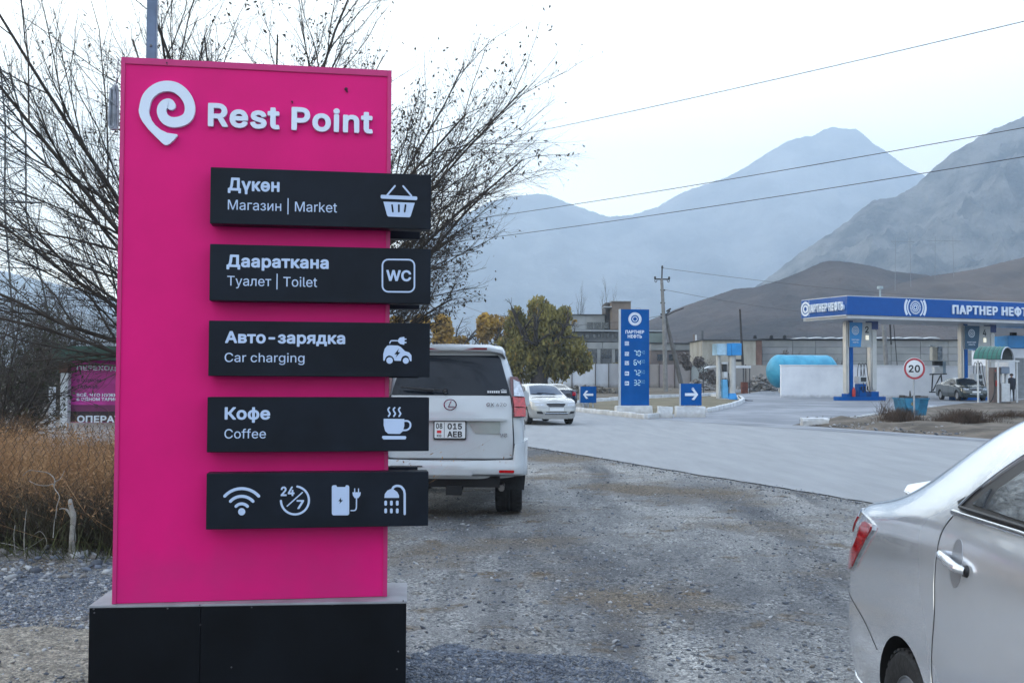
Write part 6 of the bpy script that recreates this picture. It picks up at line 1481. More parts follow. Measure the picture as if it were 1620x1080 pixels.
# ================ the smaller saloons =================
def small_saloon(label, paint, loc, rz, glass=tint_m, group=None, face=1):
    t = thing("saloon_car", label, "car", loc, rz, group)
    bo_, bh = make_body("body", sedan_stations(L=4.6, W=1.72, H=1.42, deck=1.06, hood=0.93), paint, t, [(1.02, 0.31, 0.36, 0.86), (3.68, 0.31, 0.36, 0.86)], sub=2, inner=0.28)
    k = 4.6 / 4.8
    for vw in 'RL':
        patch("side_window_frame", bh, vw, [(1.48, 0.985), (1.62, 1.12), (1.84, 1.25), (2.1, 1.31), (2.5, 1.325), (2.78, 1.27), (3.08, 1.14), (3.34, 0.985)], trim_m, t, off=0.003, cell=0.14)
        patch("rear_door_window", bh, vw, [(1.60, 1.00), (1.70, 1.12), (1.90, 1.24), (2.12, 1.29), (2.34, 1.295), (2.36, 0.99)], glass, t, off=0.009, cell=0.14)
        patch("front_door_window", bh, vw, [(2.43, 0.99), (2.41, 1.295), (2.52, 1.292), (2.76, 1.235), (3.02, 1.11), (3.2, 0.985)], glass, t, off=0.009, cell=0.14)
    patch("rear_window", bh, 'T', [(0.96, -0.50), (1.50, -0.46), (1.60, 0), (1.50, 0.46), (0.96, 0.50), (0.93, 0)], glass, t, off=0.004, cell=0.14)
    patch("windscreen", bh, 'T', [(2.90, -0.48), (3.46, -0.60), (3.56, -0.3), (3.58, 0), (3.56, 0.3), (3.46, 0.60), (2.90, 0.48), (2.87, 0)], glass, t, off=0.005, cell=0.14)
    for s in (1, -1):
        patch("headlight", bh, 'F', [(s * 0.42, 0.665), (s * 0.70, 0.67), (s * 0.79, 0.70), (s * 0.78, 0.79), (s * 0.60, 0.795), (s * 0.45, 0.755)], clearlens, t, off=0.008, cell=0.1, thick=0.02)
        patch("tail_lamp", bh, 'B', [(s * 0.46, 0.72), (s * 0.70, 0.72), (s * 0.70, 0.93), (s * 0.50, 0.93)], redlens, t, off=0.008, cell=0.1, thick=0.02)
        patch("fog_recess", bh, 'F', [(s * 0.46, 0.38), (s * 0.66, 0.39), (s * 0.68, 0.47), (s * 0.52, 0.47)], trim_m, t, off=0.006, cell=0.1)
        b = MB(); b.box((3.10, s * 0.93, 1.0), (0.12, 0.20, 0.13), taper=(0.8, 0.85)); b.box((3.12, s * 0.84, 0.965), (0.06, 0.09, 0.04)); b.build("door_mirror", trim_m, t, bevel=0.015, smooth=40)
        for x in (1.02, 3.68): wheel(t, x, s * 0.745, 0.305, 0.19, 7)
    patch("grille", bh, 'F', [(-0.34, 0.70), (-0.26, 0.625), (0.26, 0.625), (0.34, 0.70), (0.32, 0.745), (-0.32, 0.745)], trim_m, t, off=0.010, cell=0.1)
    patch("lower_grille", bh, 'F', [(-0.42, 0.36), (0.42, 0.36), (0.36, 0.455), (-0.36, 0.455)], trim_m, t, off=0.006, cell=0.1)
    b = MB(); b.tube(on_line(bh, 'F', [(-0.40, 0.405), (0, 0.405), (0.40, 0.405)], off=0.014), 0.010, 5); b.build("grille_bar", chrome, t, smooth=50)
    b = MB(); b.tube(on_line(bh, 'F', [(-0.33, 0.742), (0, 0.75), (0.33, 0.742)], off=0.012), 0.009, 5); b.build("grille_trim", chrome, t, smooth=50)
    p, n = cast(bh, 'F', 0, 0.535); b = MB(); b.box((p.x + 0.012, 0, 0.535), (0.015, 0.50, 0.105)); b.build("number_plate", plate_m, t, bevel=0.003)
    b = MB()
    for vw in 'RL':
        seam(b, bh, vw, sm2([(1.36, 0.95), (1.40, 0.7), (1.5, 0.45), (1.55, 0.22)], 3), 0.006); seam(b, bh, vw, [(2.38, 0.96), (2.38, 0.22)], 0.006); seam(b, bh, vw, [(3.22, 0.93), (3.25, 0.22)], 0.006)
    seam(b, bh, 'F', [(-0.80, 0.60), (0, 0.60), (0.80, 0.60)], 0.006)
    b.build("panel_groove", groove_dark, t)['kind'] = 'stuff'
    b = MB(); w1 = [cast(bh, 'T', a, c)[0] + Vector((0.0, 0, 0.02)) for a, c in ((3.54, 0.30), (3.48, -0.10), (3.44, -0.35))]; b.tube(w1, 0.010, 5)
    w2 = [cast(bh, 'T', a, c)[0] + Vector((0.0, 0, 0.02)) for a, c in ((3.54, -0.2), (3.50, -0.45), (3.46, -0.56))]; b.tube(w2, 0.010, 5); b.build("wiper", trim_m, t)
    return t
head_on = math.atan2(-RD.y, -RD.x)
beige = mat("pale_champagne_paint", (0.33, 0.335, 0.325), 0.22, metal=0.25, coat=1.0, var=0.03, dirt=(0.34, 0.32, 0.30), dirtz=0.8)
q = G(866, 671); hd = rad(-74)
small_saloon("pale silver saloon car driving towards the viewer on the road", beige, (q.x - 3.6 * math.cos(hd), q.y - 3.6 * math.sin(hd) - 0.3, 0.03), hd)
q = P(890, 640, 56)
dk_paint = mat("dark_blue_paint", (0.02, 0.028, 0.045), 0.22, coat=1.0, var=0.05)
small_saloon("dark car half hidden behind the pale silver saloon, only its corner and red lamp showing", dk_paint, (q.x - 0.05, 52.6, gz(0, 52) + 0.03), math.atan2(RD.y, RD.x) - 0.1, glass=glass_m).scale = (0.86, 0.86, 0.86)
q = P(1521, 632, 67.5); hd = rad(-91)
green_black = mat("dark_green_paint", (0.012, 0.02, 0.016), 0.2, coat=1.0, var=0.05)
small_saloon("dark green saloon car standing at the pumps under the blue canopy", green_black, (q.x - 2.3 * math.cos(hd), 67.5 - 2.3 * math.sin(hd), gz(0, 67) + 0.06), hd, glass=glass_m)

# ================ kerbs and verges =================
chalk = mat("whitewashed_concrete", (0.50, 0.51, 0.52), 0.85, var=0, col2=(0.66, 0.67, 0.68), vscale=2.5, bump=0.25, bscale=12, dirt=(0.30, 0.27, 0.23), dirtz=0.45)
dry = mat("dry_turf", (0.115, 0.098, 0.055), 0.95, var=0, col2=(0.165, 0.135, 0.085), vscale=1.1, detail=10, bump=0.6, bscale=14, cov=(0.4, 0.6))
dirt_m = mat("stony_dirt", (0.05, 0.038, 0.026), 0.95, var=0, col2=(0.14, 0.112, 0.085), vscale=0.9, detail=12, bump=0.6, bscale=10, cov=(0.38, 0.6))
def kerb(label, pix, h=0.14, wd=0.17, stone=1.0, seed=1, closed=False, damaged=0.0):
    pts = []
    for a in pix:
        q = G(*a); pts.append(Vector((q.x, q.y, 0)))
    if closed: pts.append(pts[0])
    t = thing("kerb", label, "kerb", (pts[0].x, pts[0].y, 0))
    rr = random.Random(seed); out = []
    for i in range(len(pts) - 1):
        L = (pts[i + 1] - pts[i]).length; n = max(1, round(L / stone))
        for k in range(n): out.append((pts[i].lerp(pts[i + 1], k / n), pts[i].lerp(pts[i + 1], (k + 1) / n)))
    for a, c in out:
        d = c - a; L = d.length; m = (a + c) / 2
        b = MB(); hh = h + rr.uniform(-0.012, 0.012) - (rr.random() < damaged) * 0.04
        b.box((m.x - pts[0].x, m.y - pts[0].y, gz(m.x, m.y) + hh / 2), (L - 0.018, wd, hh + 0.06), rz=math.atan2(d.y, d.x) + rr.uniform(-0.015, 0.015), ry=rr.uniform(-0.012, 0.012))
        b.build("kerb_stone", chalk, t, bevel=0.012, seg=1)
    return t
isl = [(904, 651.5), (940, 655), (985, 659.5), (1022, 663.5), (1040, 661), (1066, 656), (1104, 650), (1135, 647.5), (1158, 643.5), (1173, 638), (1173, 633), (1150, 629.5), (1126, 627.5), (1060, 630), (1000, 633), (940, 637), (911, 641)]
ip = [G(*a) for a in isl]
sheet("verge", [(q.x, q.y) for q in ip], 0.05, dry, cell=1.2, bulge=0.10, rough=0.06)
kerb("whitewashed kerb along the road edge of the island with the blue price sign", [(904, 651.5), (940, 655), (985, 659.5), (1022, 663.5), (1040, 662)], h=0.20, stone=1.1, seed=2)
kerb("curved whitewashed kerb round the right end of the island", [(1116, 654), (1135, 650), (1158, 645), (1170, 640.5), (1176, 636), (1172, 632), (1150, 629.5), (1126, 628)], h=0.20, stone=0.8, seed=3)
kerb("whitewashed kerb at the back of the island behind the price sign", [(911, 641), (940, 637), (1000, 633), (1028, 630), (1060, 629), (1090, 628.5)], h=0.20, stone=1.3, seed=4)
kerb("low whitewashed kerb along the yard in front of the concrete panel wall", [(1090, 628.0), (1130, 626), (1180, 624.2), (1236, 622.6)], h=0.16, stone=1.5, seed=5)
# broken blocks
def block(label, px, py, px2, top, Y, depth=0.5, name="concrete_block"):
    a = P(px, py, Y); c = P(px2, py, Y); zt = P(px, top, Y).z
    t = thing(name, label, "block", ((a.x + c.x) / 2, Y + depth / 2, gz(a.x, Y)))
    w_ = c.x - a.x; h_ = zt - gz(a.x, Y); rr = random.Random(int(px))
    b = bmesh.new()
    bmesh.ops.create_cube(b, size=1)
    for v in b.verts: v.co = Vector((v.co.x * w_, v.co.y * depth, (v.co.z + 0.5) * h_ - 0.05 * (v.co.z < 0)))
    bmesh.ops.subdivide_edges(b, edges=b.edges[:], cuts=3, use_grid_fill=True)
    for v in b.verts:
        e = sum(abs(v.co[i]) > s_ * 0.49 for i, s_ in ((0, w_), (1, depth))) + (v.co.z > h_ * 0.98)
        k = 0.02 * (e >= 2)
        v.co += Vector((rr.uniform(-1, 1), rr.uniform(-1, 1), rr.uniform(-1, 0.4))) * (0.006 + k)
    me = bpy.data.meshes.new("slab"); b.to_mesh(me); b.free(); me.materials.append(chalk)
    o = link(bpy.data.objects.new("slab", me), t)
    return t
block("broken white concrete block standing at the front corner of the island", 1042, 659, 1064, 643, 43.8, 0.55)
block("long white concrete footing under the blue right arrow sign", 1070, 656, 1116, 642.5, 44.8, 0.5)
block("white concrete footing under the tall blue price sign", 976, 652, 1032, 641.5, 46.6, 0.9)
block("narrow white concrete footing under the blue left arrow sign", 912, 644, 932, 637.5, 52.5, 0.4)
# the near verge on the right
vp = [(1250, 674.5), (1270, 669.5), (1316, 667), (1380, 658.5), (1420, 653), (1480, 645.5), (1560, 641), (1640, 637), (1760, 640)]
vv = [G(*a) for a in vp]
poly = [(q.x, q.y) for q in vv] + [road_pt(RW + 0.12, -14), road_pt(RW + 0.12, 0), road_pt(RW + 0.12, 12), road_pt(RW + 0.1, 20)]
sheet("verge", poly, 0.03, dirt_m, cell=0.8, bulge=0.22, rough=0.16)
kerb("thin whitewashed kerb between the forecourt and the stony verge", [(1318, 667.5), (1380, 659), (1420, 653.5), (1480, 646)], h=0.10, wd=0.12, stone=1.6, seed=7)
block("long white concrete block lying at the tip of the stony verge", 1271, 671, 1312, 661, 37.2, 0.45, "fallen_kerb_block")

# ================ blue price sign =================
blue = mat("royal_blue_panel", (0.0, 0.075, 0.28), 0.5, var=0.08, vscale=1.5, spec=0.12)
lblue = mat("light_blue_panel", (0.02, 0.22, 0.62), 0.35, var=0.06, vscale=1.5)
wprint = mat("sign_white", (0.62, 0.68, 0.76), 0.45, var=0.03)
edge_w = mat("aluminium_edge", (0.42, 0.45, 0.50), 0.4, metal=0.5, var=0.05)
def ring_logo(f, c, r, m=0, sx=1.0, rays=32, gear=True):
    """pale rings round a toothed ring"""
    f.ring(c, r * 0.30, r * 0.40, m, 28, sx=sx)
    for k in range(rays):
        a = 2 * math.pi * k / rays; ca, sa = math.cos(a), math.sin(a)
        w_ = r * 0.055
        pts = []
        for q0, q1 in ((0.60, -1), (1.0, -1.5), (1.0, 1.5), (0.60, 1)):
            pts.append((c[0] + sx * (q0 * r * ca - q1 * w_ * sa), c[1] + q0 * r * sa + q1 * w_ * ca))
        f.poly(pts, m)
YP = 47.0
PP = Plane(P(982, 641, YP), rad(4)); PP.o.z = 0
uw = PP.uv(1027, 640)[0]; pz0 = PP.uv(983, 641)[1]; pz1 = PP.uv(982, 489)[1]
ps = thing("price_sign", "tall blue fuel price sign with white ring emblem standing on the island", "sign", (PP.o.x, PP.o.y, 0), rad(4))
b = MB(); b.box2(0.0, uw, 0.0, 0.30, pz0, pz1); b.build("panel", blue, ps, bevel=0.008)
b = MB(); b.box2(-0.05, 0.0, -0.01, 0.31, pz0, pz1 + 0.01); b.build("edge_strip", edge_w, ps)
b = MB(); b.box2(uw - 0.62, uw - 0.30, 0.05, 0.12, pz1 - 0.05, pz1 - 0.02); b.tube([(uw - 0.58, 0.1, pz1), (uw - 0.55, 0.1, pz1 + 0.07), (uw - 0.40, 0.1, pz1 + 0.07), (uw - 0.36, 0.1, pz1)], 0.012, 5); b.build("lamp_bracket", edge_w, ps)
T = lambda x, y: PP.uv(x, y, 0.0)
f = Flat(-0.004); ring_logo(f, T(1004.5, 504.5), (T(1004, 494)[1] - T(1004, 515)[1]) / 2); f.build("ring_emblem", wprint, ps)
def tl(f, txt, xa, xb, y, cap, font='B'): 
    x0, z0 = T(xa, y); x1, _ = T(xb, y); f.text(txt, x0, x1, z0, T(xa, y - cap)[1] - z0, font)
f = Flat(-0.004); tl(f, "ПАРТНЕР", 989.5, 1019, 527.5, 5.3); f.build("lettering", wprint, ps)
f = Flat(-0.004); tl(f, "НЕФТЬ", 993, 1015.5, 534.5, 5.3); f.build("lettering", wprint, ps)
SEG = {0: (0, 1, 2, 3, 4, 5), 1: (1, 2), 2: (0, 1, 6, 4, 3), 3: (0, 1, 6, 2, 3), 4: (5, 6, 1, 2), 5: (0, 5, 6, 2, 3), 6: (0, 5, 6, 4, 2, 3), 7: (0, 1, 2), 8: (0, 1, 2, 3, 4, 5, 6), 9: (0, 1, 5, 6, 2, 3)}
def digits(f, txt, x, z, h, m=0):
    w_ = h * 0.5; th = h * 0.13; adv = h * 0.78
    for ch in txt:
        if ch == ' ': x += adv * 0.5; continue
        P4 = [((0, h), (w_, h)), ((w_, h), (w_, h / 2)), ((w_, h / 2), (w_, 0)), ((0, 0), (w_, 0)), ((0, 0), (0, h / 2)), ((0, h / 2), (0, h)), ((0, h / 2), (w_, h / 2))]
        for q in SEG[int(ch)]:
            (a, b_), (c, d) = P4[q]; sh = 0.08
            e = th * 0.6
            if a == c: f.rect(x + a - th / 2, z + min(b_, d) + e, x + a + th / 2, z + max(b_, d) - e, m)
            else: f.rect(x + min(a, c) + e * .4, z + b_ - th / 2, x + max(a, c) - e * .4, z + b_ + th / 2, m)
        x += adv
led = mat("lit_price_digits", (0.5, 0.7, 0.75), 0.4, emit=(0.55, 0.85, 0.9, 0.10))
led_dim = mat("dim_price_digits", (0.12, 0.32, 0.5), 0.4)
mpx = YP / FPX
for lab, y, big, small in (("80", 544, "", ""), ("95", 560.5, "70", "40"), ("92", 575, "64", "30"), ("00", 591.5, "72", "50"), ("00", 607, "32", "90")):
    f = Flat(-0.004); x0, z0 = T(988.5, y + 1.5)
    f.rect(x0, z0 - 0.02, x0 + 6.6 * mpx, z0 + 5.6 * mpx, 0)
    f.y -= 0.002
    if lab in ("80", "95", "92"): digits(f, lab, x0 + 0.8 * mpx, z0 + 0.4 * mpx, 4.2 * mpx, 1)
    else: f.rect(x0 + 1.0 * mpx, z0 + 0.8 * mpx, x0 + 2.6 * mpx, z0 + 4.4 * mpx, 1); f.rect(x0 + 3.4 * mpx, z0 + 1.4 * mpx, x0 + 5.4 * mpx, z0 + 3.4 * mpx, 1)
    f.build("grade_tag", [wprint, blue], ps)
    if big:
        f = Flat(-0.004); digits(f, big, T(1003, y)[0], T(1003, y + 2)[1], 7.8 * mpx, 0); digits(f, small, T(1014, y)[0], T(1014, y - 1)[1], 4.6 * mpx, 1); f.build("price_digits", [led, led_dim], ps)
# arrow signs
def arrow_sign(label, x0, x1, y0, y1, Y, direction, hook=False):
    pl_ = Plane(P(x0, y1, Y), rad(4)); gzv = gz(pl_.o.x, Y); pl_.o.z = 0
    t = thing("arrow_sign", label, "sign", (pl_.o.x, pl_.o.y, 0), rad(4))
    w_ = pl_.uv(x1, y1)[0]; z0 = pl_.uv(x0, y1)[1]; z1 = pl_.uv(x0, y0)[1]
    b = MB(); b.box2(0.0, w_, 0, 0.14, z0, z1); b.build("panel", blue, t, bevel=0.006)
    b = MB(); b.box2(-0.04, 0, -0.005, 0.145, z0, z1); b.build("edge_strip", edge_w, t)
    b = MB()
    for k in (0.2, 0.5, 0.8): b.box2(w_ * k - 0.03, w_ * k + 0.03, 0.04, 0.10, gzv - 0.02, z0)
    b.build("support", edge_w, t)
    cx, cz = w_ / 2, (z0 + z1) / 2; s = direction; L = w_ * 0.30; wd = (z1 - z0) * 0.13
    f = MB(); dy = (-0.03, 0.0)
    arrow = [(cx - s * L, cz - wd / 2 * s), (cx + s * L * 0.55, cz - wd / 2 * s), (cx + s * L * 0.05, cz - s * wd * 1.75), (cx + s * L * 0.45, cz - s * wd * 1.95), (cx + s * L * 1.1, cz), (cx + s * L * 0.45, cz + s * wd * 1.95), (cx + s * L * 0.05, cz + s * wd * 1.75), (cx + s * L * 0.55, cz + s * wd / 2), (cx - s * L, cz + s * wd / 2)]
    f.prism(arrow, -0.03, 0.001); f.build("arrow", wprint, t)
    if hook:
        f = Flat(-0.034); f.ring((cx + L * 0.25, cz + wd * 2.0), wd * 0.22, wd * 0.45, 0, 16); f.build("ring_mark", wprint, t)
    return t
arrow_sign("smaller blue sign with a white arrow pointing left, left of the price sign", 918, 943.5, 611, 637, 52.3, -1)
arrow_sign("blue sign with a white arrow pointing right, right of the price sign", 1077, 1110, 606.5, 641, 45.0, 1, True)

# ================ speed limit sign and bin =================
q = G(1446.5, 677.5); Ys = q.y
t = thing("speed_sign", "round speed limit sign with a red rim reading 20 on a thin pole", "sign", (q.x, q.y, 0.1))
k = Ys / FPX; zc = P(1446, 583, Ys).z - 0.1
b = MB(); b.tube([(0, 0, -0.25), (0, 0, zc + 0.25)], 0.030, 10); b.build("pole", mat("grey_pole", (0.32, 0.34, 0.37), 0.5, metal=0.3, var=0.1), t, smooth=50)
b = MB(); b.tube([(0, 0, -0.20), (0, 0, 0.22)], 0.034, 10); b.build("pole_foot", mat("rusty_dark", (0.04, 0.03, 0.025), 0.8, var=0.3, vscale=20), t, smooth=50)
R_ = 17 * k
b = MB(); b.lathe([(0.0, -0.03), (R_, -0.03), (R_ + 0.006, -0.034), (R_ + 0.006, -0.05), (R_, -0.054), (0, -0.054)], 40, 'Y', (0, 0, zc)); b.build("disc", plate_m, t, smooth=40)
f = Flat(-0.056); f.ring((0, zc), R_ * 0.80, R_ * 0.985, 0, 44); f.build("red_rim", mat("sign_red", (0.36, 0.03, 0.045), 0.5, var=0.12, vscale=8), t)
f = Flat(-0.056); f.text("20", -R_ * 0.55, R_ * 0.52, zc - R_ * 0.34, R_ * 0.68, 'B'); f.build("number", plate_ink, t)
b = MB(); b.tube([(-0.05, -0.02, zc + 0.1), (0.05, -0.02, zc + 0.1)], 0.012, 6); b.tube([(-0.05, -0.02, zc - 0.1), (0.05, -0.02, zc - 0.1)], 0.012, 6); b.build("clamp", edge_w, t)
# bin
Yb = 43.0; a = P(1421, 655, Yb); c = P(1461, 655, Yb); kb = Yb / FPX
t = thing("waste_container", "blue metal waste container with a curved side flap behind the speed sign", "container", ((a.x + c.x) / 2, Yb, gz(0, Yb) + 0.03), rad(6))
bin_m = mat("faded_blue_paint", (0.010, 0.11, 0.21), 0.55, var=0, col2=(0.02, 0.18, 0.31), vscale=3, bump=0.15, bscale=20, dirt=(0.13, 0.10, 0.07), dirtz=0.5)
W2 = 20 * kb; hb = 35 * kb
b = MB()
def tub(w0, w1, d0, d1, z0, z1, th):
    vo = [(-w0, -d0, z0), (w0, -d0, z0), (w0, d0, z0), (-w0, d0, z0), (-w1, -d1, z1), (w1, -d1, z1), (w1, d1, z1), (-w1, d1, z1)]
    vi = [(-w0 + th, -d0 + th, z0 + th), (w0 - th, -d0 + th, z0 + th), (w0 - th, d0 - th, z0 + th), (-w0 + th, d0 - th, z0 + th), (-w1 + th, -d1 + th, z1), (w1 - th, -d1 + th, z1), (w1 - th, d1 - th, z1), (-w1 + th, d1 - th, z1)]
    F = [(3, 2, 1, 0), (0, 1, 5, 4), (1, 2, 6, 5), (2, 3, 7, 6), (3, 0, 4, 7)]
    F2 = [tuple(reversed([i + 8 for i in f_])) for f_ in F]
    F3 = [(4, 5, 13, 12), (5, 6, 14, 13), (6, 7, 15, 14), (7, 4, 12, 15)]
    return vo + vi, F + F2 + F3
v_, f_ = tub(W2 * 0.80, W2 * 0.98, 0.38, 0.52, 0.0, hb, 0.02); b.add(v_, f_); b.build("tub", bin_m, t)
b = MB(); b.box2(-W2, W2, -0.56, -0.52, hb - 0.05, hb); b.box2(-W2, W2, 0.50, 0.54, hb - 0.05, hb); b.box2(W2 - 0.03, W2 + 0.02, -0.55, 0.53, hb - 0.05, hb); b.box2(-W2 - 0.02, -W2 + 0.03, -0.55, 0.53, hb - 0.05, hb); b.build("rim", bin_m, t)
b = MB(); pts = [(-W2 * 1.02, hb - 0.03)] + [(-W2 * 0.42 + W2 * 0.60 * math.cos(rad(a_)), hb - 0.03 + hb * 0.58 * math.sin(rad(a_))) for a_ in range(180, 361, 15)]
b.prism(pts, -0.585, -0.56); b.build("flap", bin_m, t, bevel=0.005)
f = Flat(-0.590); f.disc((-W2 * 0.42, hb * 0.74), 0.075, 0, 12); f.build("worn_patch", mat("flaked_paint", (0.20, 0.17, 0.10), 0.8, var=0.4, vscale=20), t)
b = MB(); rr = random.Random(4)
for i in range(26):
    x = rr.uniform(-W2 * 0.85, W2 * 0.85); y = rr.uniform(-0.4, 0.4)
    b.box((x, y, hb - 0.06 + rr.uniform(0, 0.09)), (rr.uniform(0.1, 0.3), rr.uniform(0.1, 0.25), rr.uniform(0.04, 0.14)), rz=rr.uniform(0, 3), rx=rr.uniform(-0.4, 0.4))
b.tube([(-0.02, 0, hb), (-0.03, 0.0, hb + 0.28)], [0.05, 0.02], 6)
b.build("rubbish", mat("dark_rubbish", (0.05, 0.045, 0.045), 0.8, var=0.5, vscale=6), t)['kind'] = 'stuff'
# ================ filling station =================
SYAW = math.atan2(0.364, 0.931)
C0 = P(1340, 500, 63.0)
SG = gz(C0.x, 66)
SR = Matrix.Rotation(SYAW, 3, 'Z')
silver_clad = mat("silver_cladding", (0.46, 0.46, 0.45), 0.35, metal=0.35, var=0.06, vscale=2, dirt=(0.28, 0.25, 0.2), dirtz=0.5)
cream = mat("soffit_cream", (0.50, 0.50, 0.50), 0.6, var=0.06, vscale=1)
glossy_blue = mat("glossy_blue_fascia", (0.0, 0.070, 0.29), 0.3, coat=0.12, var=0.05, spec=0.12)
sky_blue = mat("sky_blue_sheet", (0.015, 0.23, 0.55), 0.4, var=0.1, vscale=1.5)
pump_white = mat("pump_white", (0.50, 0.52, 0.54), 0.45, var=0.08, vscale=6)
hose_m = mat("black_hose", (0.012, 0.012, 0.013), 0.55, var=0.1)
hot_red = mat("fire_red", (0.40, 0.02, 0.015), 0.4, var=0.1)
def at_station(px, v):
    """u along the canopy for something seen at px, v metres behind the canopy's front"""
    d = ray(px, 560); k = d.x / d.y
    bx_, by_ = C0.x - math.sin(SYAW) * v, C0.y + math.cos(SYAW) * v
    cu, su = math.cos(SYAW), math.sin(SYAW)
    return (k * by_ - bx_) / (cu - k * su)
FP = Plane((C0.x, C0.y, 0), SYAW)
fz0 = FP.uv(1340, 497.5)[1]; fz1 = FP.uv(1340, 468.3)[1]
CL, CW = 22.0, 5.0
can = thing("station_canopy", "long blue and white fuel station canopy with white lettering and ring emblem on its fascia", "canopy", (C0.x, C0.y, 0), SYAW)
def rounded_plan(L, W, r, inset=0.0):
    i = inset; pts = [(i, i), (L - i, i), (L - i, W - i)]
    pts += [(i + r - r * math.sin(rad(a)), W - i - r + r * math.cos(rad(a))) for a in range(0, 91, 15)]
    return pts
b = MB(); b.prism(rounded_plan(CL, CW, 0.9), fz0, fz1, plane='XY'); o = b.build("fascia", glossy_blue, can, smooth=30)
b = MB(); b.prism(rounded_plan(CL, CW, 0.9, 0.10), fz0 - 0.20, fz0 - 0.002, plane='XY'); b.build("soffit", cream, can, smooth=30)
b = MB(); b.prism(rounded_plan(CL, CW, 0.9, 0.02), fz1 + 0.002, fz1 + 0.05, plane='XY'); b.build("roof_edge", edge_w, can, smooth=30)
b = MB(); b.box2(-0.035, 0.004, 0.05, 4.1, fz0 - 0.07, fz0 + 0.0); b.build("end_lip", cream, can)
T = lambda x, y: FP.uv(x, y, 0.0)
f = Flat(-0.012)
c = T(1448, 486.3); r = (T(1448, 468.5)[1] - T(1448, 504)[1]) / 2
def clip_ring(f, c, r0, r1, z0, z1, m=0, n=60):
    """ring cut off by the fascia's edges"""
    for i in range(n):
        a, b_ = 2 * math.pi * i / n, 2 * math.pi * (i + 1) / n
        q = [(c[0] + rr_ * math.cos(t_), c[1] + rr_ * math.sin(t_)) for rr_, t_ in ((r0, a), (r1, a), (r1, b_), (r0, b_))]
        if all(z0 < p[1] < z1 for p in q): f.poly(q, m); f.y += f.step
f.y -= f.step
clip_ring(f, c, r * 1.02, r * 1.26, fz0 + 0.02, fz1 - 0.02)
clip_ring(f, c, r * 0.80, r * 0.94, fz0 + 0.02, fz1 - 0.02)
f.ring(c, r * 0.12, r * 0.22, 0, 20); f.ring(c, r * 0.29, r * 0.37, 0, 28)
for k in range(26):
    a = 2 * math.pi * k / 26; f.ring(c, r * 0.44, r * 0.62, 0, 2, math.degrees(a), math.degrees(a) + 8.5)
f.build("ring_emblem", wprint, can)
def raised(txt, plane_xz, x0, x1, z0, cap, parent, m, y0, y1, xf=None):
    lay, ga, gb = text_layout(txt, 'B', 0.04); k = (x1 - x0) / (gb - ga); kz = cap / CAPH['B']
    for ch, ox, vs, fs in lay:
        b = MB(); solid_glyph(b, vs, fs, x0 + (ox - ga) * k, z0 + 0.026 * kz, k, kz, y0, y1)
        if xf: b.v = [xf(p) for p in b.v]
        b.build("letter", m, parent, fix=False)
xa, za = T(1506, 496); xb, _ = T(1577, 497); cp = T(1506, 481.8)[1] - za
raised("ПАРТНЕР", None, xa, xb, za - 0.02, cp, can, wprint, 0.0, -0.09)
xa2, _ = T(1584, 497); raised("НЕФТЬ", None, xa2, xa2 + (xb - xa) * 0.72, za - 0.02, cp, can, wprint, 0.0, -0.09)
# the left end: letters and emblem
xf = lambda p: (p[1], 4.15 - p[0], p[2])
hF = fz1 - fz0
raised("ПАРТНЕР НЕФТЬ", None, 0.62, 3.95, fz0 + hF * 0.26, hF * 0.46, can, wprint, 0.0, -0.14, xf)
f = Flat(-0.012); c2 = (0.22, fz0 + hF * 0.5)
f.ring(c2, hF * 0.30, hF * 0.42, 0, 28); f.ring(c2, hF * 0.12, hF * 0.24, 0, 24)
f.rect(0.68 - 0.12, fz0 + 0.06, 0.62 - 0.03, fz1 - 0.06)
mb = f.mb; mb.v = [(-p[1] * -1 if False else p[1], 4.15 - p[0], p[2]) for p in mb.v]; mb.build("ring_emblem", wprint, can, fix=False)
# lamps and gutter pipe under the soffit
for u in (3, 8, 13, 18):
    b = MB(); b.box((u, 2.5, fz0 - 0.215), (0.5, 0.5, 0.03)); b.build("soffit_lamp", pump_white, can)
q = P(1393, 468, 65); mx_ = at_station(1393, 2.0)
b = MB(); b.tube([(mx_, 2.0, fz1), (mx_, 2.0, fz1 + 0.72)], 0.055, 8); b.box((mx_, 2.0, fz1 + 0.80), (0.26, 0.26, 0.16)); b.build("roof_mast", mat("mast_grey", (0.30, 0.36, 0.38), 0.5), can)

